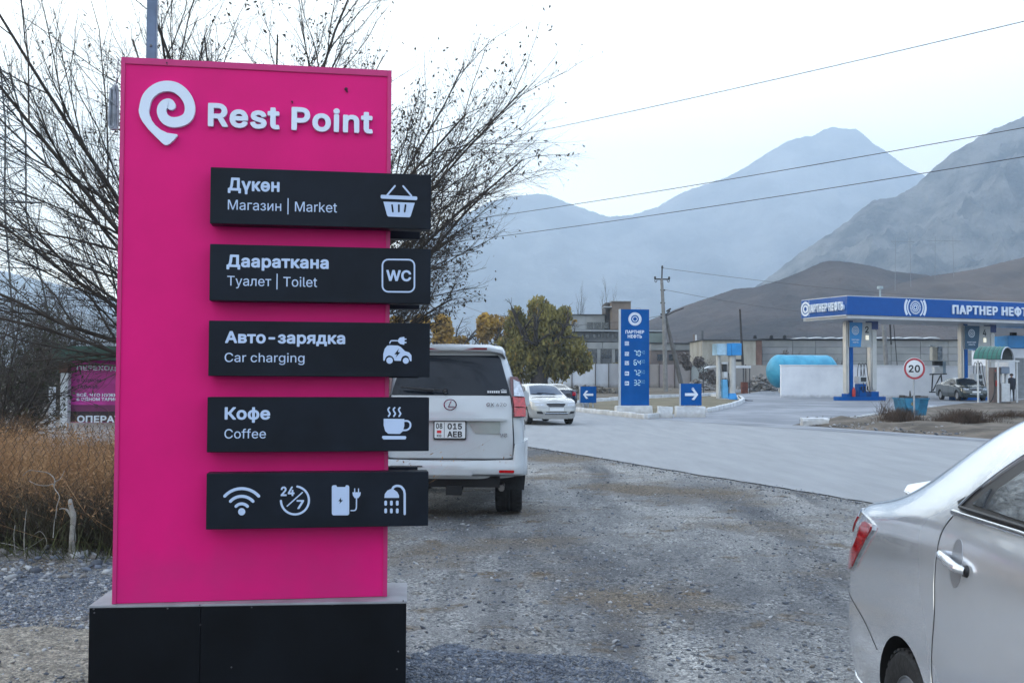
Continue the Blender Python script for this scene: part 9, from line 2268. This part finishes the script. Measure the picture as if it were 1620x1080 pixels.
while z < lev[-1][0] - 0.3:
    h = w_at(z) * 0.95; z2 = min(z + h, lev[-1][0]); w0, w1 = w_at(z), w_at(z2)
    for a_ in (0, 1, 2, 3):
        R = Matrix.Rotation(a_ * math.pi / 2, 3, 'Z')
        for p0, p1 in (((-w0, -w0, z), (w1, -w1, z2)), ((w0, -w0, z), (-w1, -w1, z2)), ((-w1, -w1, z2), (w1, -w1, z2))): b.tube([R @ Vector(p0), R @ Vector(p1)], 0.028, 3, caps=False)
    z = z2
b.build("lattice_brace", st_l, lt)['kind'] = 'stuff'
za = zl(318); b = MB()
for s in (-1, 1):
    for y in (-0.6, 0.6): b.tube([(0, y, za), (s * 78 * kl, 0, za - 0.1)], 0.05, 4); b.tube([(0, y, za + 1.0), (s * 78 * kl, 0, za)], 0.04, 4)
    for k in range(1, 8): b.tube([(s * k * 9.5 * kl, 0.3, za), (s * (k - 1) * 9.5 * kl, 0.3, za + 1.0 - k * 0.11)], 0.025, 3)
b.build("crossarm", st_l, lt)
# ---- chain link fence
Yfn = 9.62; fx0, fx1 = -7.2, -3.1
fn = thing("chain_link_fence", "rusty sagging chain link fence in front of the dry brush", "fence", (fx0, Yfn, 0))
fb_ = Fast(); st2 = 0.078; nx_ = int((fx1 - fx0) / st2); nz_ = 17; rs = np.random.RandomState(2)
def fpt(i, j, side):
    x = (i + (0.5 if (j % 2) ^ side else 0)) * st2 * 1.0; z = 0.12 + j * 0.071
    sag = 0.10 * math.sin(x * 1.1) + 0.05 * math.sin(x * 3.1)
    return [x + 0.05 * math.sin(z * 4 + x * 3) + rs.normal() * 0.007, 0.06 * math.sin(x * 2.2 + z * 2), z * (1 + sag * 0.5) - sag * 0.3]
for i in range(nx_):
    for side in (0, 1): fb_.tube([fpt(i, j, side) for j in range(nz_)], [0.0025] * nz_, 3)
fb_.build("wire_mesh", mat("rusty_wire", (0.06, 0.045, 0.035), 0.8, metal=0.2, var=0.3), fn)
for x in (0.4, 2.0): b = MB(); b.tube([(x, 0.08, -0.1), (x + 0.02, 0.08, 1.38)], 0.02, 6); b.build("post", mat("rusty_dark", (0.04, 0.03, 0.025), 0.8), fn)
# ---- pale dead trunk and stems
dead = mat("bleached_wood", (0.30, 0.28, 0.25), 0.8, var=0.3, vscale=12, bump=0.3)
q = G(113, 893); t = thing("dead_tree", "pale bleached dead stem standing at the edge of the brush", "dead tree", (q.x, q.y, 0.05)); k9 = q.y / FPX
def PL(x, y, dy=0.0): v = P(x, y, q.y + dy); return (v.x - q.x, dy, v.z - 0.05)
b = MB(); b.tube(smooth_line([PL(112, 896), PL(114, 870), PL(115, 840), PL(116, 815), PL(112, 800), PL(111, 789)], 4), [0.030] * 8 + [0.026] * 6 + [0.022] * 4 + [0.02, 0.018, 0.010], 8); b.tube(smooth_line([PL(115, 822), PL(108, 808), PL(100, 804), PL(94, 805)], 3), [0.012] * 5 + [0.006] * 5, 5); b.build("stem", dead, t, smooth=60)
t = thing("dead_branch", "pale curled dead branches arching through the dry brush", "branch", (q.x, q.y, 0.05)); fs_ = Fast()
for ln, r in (([(88, 820), (90, 800), (94, 785), (86, 772), (84, 765), (74, 768), (58, 766), (46, 760)], 0.008), ([(86, 768), (86, 757), (76, 748), (60, 745), (46, 744), (36, 752)], 0.008), ([(86, 762), (96, 756), (102, 744)], 0.006), ([(84, 850), (86, 825), (88, 815)], 0.007), ([(40, 888), (38, 850), (42, 805)], 0.009), ([(26, 892), (22, 850), (24, 830)], 0.010), ([(0, 858), (20, 862), (40, 868), (70, 850)], 0.006), ([(60, 885), (74, 860), (64, 840), (48, 850)], 0.005)):
    pts = [tuple(p) for p in smooth_line([PL(x, y, -0.12) for x, y in ln], 4)]; fs_.tube(pts, np.linspace(r * 0.6, r * 0.3, len(pts)), 5)
fs_.build("branches", dead, t)
# ---- brush: tan upper mass, dark tangled lower front
def brush(label, name, n, x0, x1, y0, y1, h0, h1, m, seed, r, tuft=None, tm=None, curl=0.25):
    rs = np.random.RandomState(seed); V = []; F = []; c0 = 0; tips = []
    X = rs.uniform(x0, x1, n); Y = y0 + (y1 - y0) * rs.uniform(0, 1, n) ** 0.8; H = rs.uniform(h0, h1, n) * (1 + 0.22 * fbm(X * 0.9, Y * 0.9, 3))
    L = rs.normal(size=(n, 2)) * curl; B = rs.normal(size=(n, 2)) * curl * 0.6; k = 5; a = rs.uniform(0, np.pi, n)
    t = np.linspace(0, 1, k)[None, :]
    cx = X[:, None] + (L[:, :1] * t + B[:, :1] * np.sin(t * 3)) * H[:, None]; cy = Y[:, None] + (L[:, 1:] * t + B[:, 1:] * np.sin(t * 3)) * H[:, None]; cz = H[:, None] * t * (1 - 0.12 * t)
    C = np.stack([cx, cy, cz], -1); w_ = (r * (1.1 - t))[..., None] * np.stack([np.cos(a), np.sin(a), 0 * a], -1)[:, None]
    V = np.stack([C - w_, C + w_], 2).reshape(-1, 3); i = (np.arange(n)[:, None] * k + np.arange(k - 1)[None]).reshape(-1) * 2
    F = np.stack([i, i + 1, i + 3, i + 2], -1)
    if tuft:
        j = rs.randint(0, n, tuft); tt = rs.uniform(0.35, 1, tuft) ** 0.7; idx = np.minimum((tt * (k - 1)).astype(int), k - 1)
        c = C[j, idx] + rs.normal(size=(tuft, 3)) * 0.05; V2, F2 = quads(c, 0.028, rs, (1.2, 0.4)); F = np.concatenate([F, F2 + len(V)]); V = np.concatenate([V, V2])
    o = tri_mesh(name, V, F, m); o['kind'] = 'stuff'; o['label'] = label; return o
tan = mat("dry_tan_weed", (0.22, 0.115, 0.055), 0.9, var=0, col2=(0.46, 0.27, 0.13), vscale=1.6, detail=6, transl=0.2)
brush("dense tan dry weeds behind the fence", "dry_brush", 11000, -8.5, -2.9, 10.3, 14.0, 0.60, 1.36, tan, 1, 0.0035, 80000, curl=0.85)
brush("dark tangled twigs low in front of the weeds", "tangled_undergrowth", 13000, -8.0, -3.0, 9.68, 10.5, 0.25, 0.85, mat("dark_tangle", (0.032, 0.026, 0.018), 0.9, var=0, col2=(0.075, 0.06, 0.035), vscale=2.5), 2, 0.0035, 9000, curl=0.5)
brush("a few green brown shoots at the foot of the brush", "green_shoots", 500, -7.0, -3.2, 9.3, 9.6, 0.15, 0.6, mat("olive_shoot", (0.07, 0.075, 0.025), 0.85, var=0.3), 3, 0.005, None, curl=0.5)
# dead shrubs and weeds on the verges
def verge_weeds(px, py, w_, n, h, seed, lab):
    rs = np.random.RandomState(seed); q = G(px, py); fs_ = Fast(); nn = n
    for i in range(nn):
        x = rs.normal() * w_ * 0.4; y = rs.normal() * 0.35; hh = h * rs.uniform(0.4, 1) * math.exp(-(x / w_) ** 2); d = rs.normal(size=2) * 0.35
        fs_.tube([[x, y, -0.05], [x + d[0] * hh * 0.4, y + d[1] * hh * 0.4, hh * 0.6], [x + d[0] * hh, y + d[1] * hh, hh]], [0.008, 0.006, 0.003], 3)
    o = fs_.build("dead_weeds", mat("dead_weed", (0.075, 0.048, 0.032), 0.9, var=0.35, vscale=4)); o.location = (q.x, q.y, gz(q.x, q.y) + 0.12); tag(o, lab, "weeds", kind='stuff')
verge_weeds(1424, 677, 0.9, 900, 0.62, 1, "dark dead shrub around the foot of the speed sign"); verge_weeds(1525, 680, 1.3, 1500, 0.6, 2, "long low dead shrub on the stony verge"); verge_weeds(1400, 665, 0.4, 60, 0.9, 3, "thin tall dead stalks left of the blue container"); verge_weeds(1600, 672, 1.2, 700, 0.45, 4, "dry grass at the right end of the stony verge")
# ---- stones
def stones(name, label, C, S, m, seed, kind='stuff'):
    rs = np.random.RandomState(seed); n = len(C); ph = (1 + 5 ** 0.5) / 2
    base = np.array([(-1, ph, 0), (1, ph, 0), (-1, -ph, 0), (1, -ph, 0), (0, -1, ph), (0, 1, ph), (0, -1, -ph), (0, 1, -ph), (ph, 0, -1), (ph, 0, 1), (-ph, 0, -1), (-ph, 0, 1)]) / 1.9
    f = np.array([(0, 11, 5), (0, 5, 1), (0, 1, 7), (0, 7, 10), (0, 10, 11), (1, 5, 9), (5, 11, 4), (11, 10, 2), (10, 7, 6), (7, 1, 8), (3, 9, 4), (3, 4, 2), (3, 2, 6), (3, 6, 8), (3, 8, 9), (4, 9, 5), (2, 4, 11), (6, 2, 10), (8, 6, 7), (9, 8, 1)])
    v = base[None] * rs.uniform(0.62, 1.25, (n, 12, 1)) * (S[:, None, None] * np.stack([rs.uniform(0.7, 1.3, n), rs.uniform(0.6, 1.1, n), rs.uniform(0.35, 0.7, n)], -1)[:, None])
    a = rs.uniform(0, 6.28, n); c, s = np.cos(a)[:, None], np.sin(a)[:, None]; x = v[..., 0] * c - v[..., 1] * s; y = v[..., 0] * s + v[..., 1] * c; tl_ = rs.normal(size=(n, 1)) * 0.3; z = v[..., 2] + x * tl_
    V = np.stack([x, y, z], -1) + C[:, None]; F = (f[None] + (np.arange(n) * 12)[:, None, None]).reshape(-1, 3)
    o = tri_mesh(name, V.reshape(-1, 3), F, m, midx=np.repeat(rs.randint(0, len(m), n), 20)); o['kind'] = kind; o['label'] = label; return o
def sc(n, x0, x1, y0, y1, s0, s1, seed, keep):
    rs = np.random.RandomState(seed); Y = np.exp(rs.uniform(math.log(y0), math.log(y1), n)); X = rs.uniform(x0, x1, n) * (Y / y0) ** 0.9
    ru = (X - RO.x) * RN.x + (Y - RO.y) * RN.y; k = keep(X, Y, ru, rs); X, Y = X[k], Y[k]; S = s0 * (s1 / s0) ** (rs.uniform(0, 1, len(X)) ** 4.5)
    return np.stack([X, Y, gh(X, Y) + S * 0.12], -1), S
gm_ = [mat("stone_%s" % n_, c_, 0.9, var=0.2, vscale=9, bump=0.2) for n_, c_ in (("blue", (0.12, 0.135, 0.165)), ("grey", (0.19, 0.195, 0.205)), ("dark", (0.075, 0.083, 0.10)), ("pale", (0.33, 0.33, 0.33)), ("brown", (0.17, 0.155, 0.14)))]
off_road = lambda X, Y, ru, rs: (ru < 0.05 + 0.1 * rs.normal(size=len(X))) & (rs.uniform(size=len(X)) < 0.35 + 0.65 * (fbm(X * 0.7, Y * 0.5, 3) > 0.0))
C, S = sc(80000, -2.9, 2.6, 4.6, 24, 0.004, 0.026, 1, off_road); stones("loose_gravel", "loose crushed stone strewn over the parking ground", C, S, gm_, 1)
pile = lambda X, Y, ru, rs: np.hypot(X - G(745, 1060).x, (Y - G(745, 1060).y) * 1.0) < 0.95 + 0.3 * fbm(X * 2, Y * 2, 2)
C, S = sc(90000, -2.6, 3.2, 8.5, 34, 0.006, 0.026, 6, lambda X, Y, ru, rs: (np.abs(ru + 0.12) < 0.22 + 0.15 * np.abs(fbm(X * 1.3, Y, 2)))); C[:, 2] += 0.01; stones("edge_gravel", "gravel spilling over the near edge of the road", C, S, gm_, 7)
C, S = sc(60000, -1.7, 0.9, 4.3, 6.6, 0.006, 0.022, 2, pile); stones("crushed_stone", "dark blue grey crushed stone beside the sign base", C, S, gm_[:3] + gm_[:1], 2)
pl2 = lambda X, Y, ru, rs: np.hypot((X - G(40, 940).x) * 0.42, (Y - G(40, 940).y) * 0.95) < 1.0 + 0.2 * fbm(X, Y, 2)
C, S = sc(50000, -5.6, -1.9, 6.6, 10.2, 0.006, 0.022, 3, pl2); C2, S2 = sc(260, -5.4, -2.4, 8.6, 9.7, 0.03, 0.085, 4, lambda X, Y, ru, rs: X < 0); stones("crushed_stone", "grey crushed stone along the foot of the brush", np.concatenate([C, C2]), np.concatenate([S, S2]), gm_, 3)
rs = np.random.RandomState(9)
vx = G(1450, 676); C = []; 
for i in range(2600):
    q = G(rs.uniform(1265, 1620), rs.uniform(666, 692)); ru, rv = road_uv(q.x, q.y)
    if ru > RW + 0.1: C.append((q.x, q.y, gz(q.x, q.y) + 0.06 + rs.uniform(0, 0.16) * min(1, (ru - RW) / 1.5)))
stones("verge_stones", "pale stones scattered over the right verge", np.array(C), 0.02 * (5 ** (rs.uniform(0, 1, len(C)) ** 2.5)), gm_[1:], 5)
for px, py, s, lab in ((852, 994, 0.035, "round pale stone lying right of the sign base, the largest there"), (779, 1001, 0.022, "small white stone near the sign base"), (668, 977, 0.022, "pale brown pebble by the corner of the sign base"), (72, 889, 0.055, "grey stone with a yellow stain at the foot of the brush")):
    q = G(px, py); o = stones("stone", lab, np.array([[0.0, 0, s * 0.35]]), np.array([s]), [mat("pale_stone", (0.34, 0.31, 0.27), 0.85, var=0.2, vscale=15)] if px > 100 else [gm_[1]], int(px)); o.location = (q.x, q.y, float(gh(np.array([q.x]), np.array([q.y]))[0])); del o['kind']; tag(o, lab, "stone")
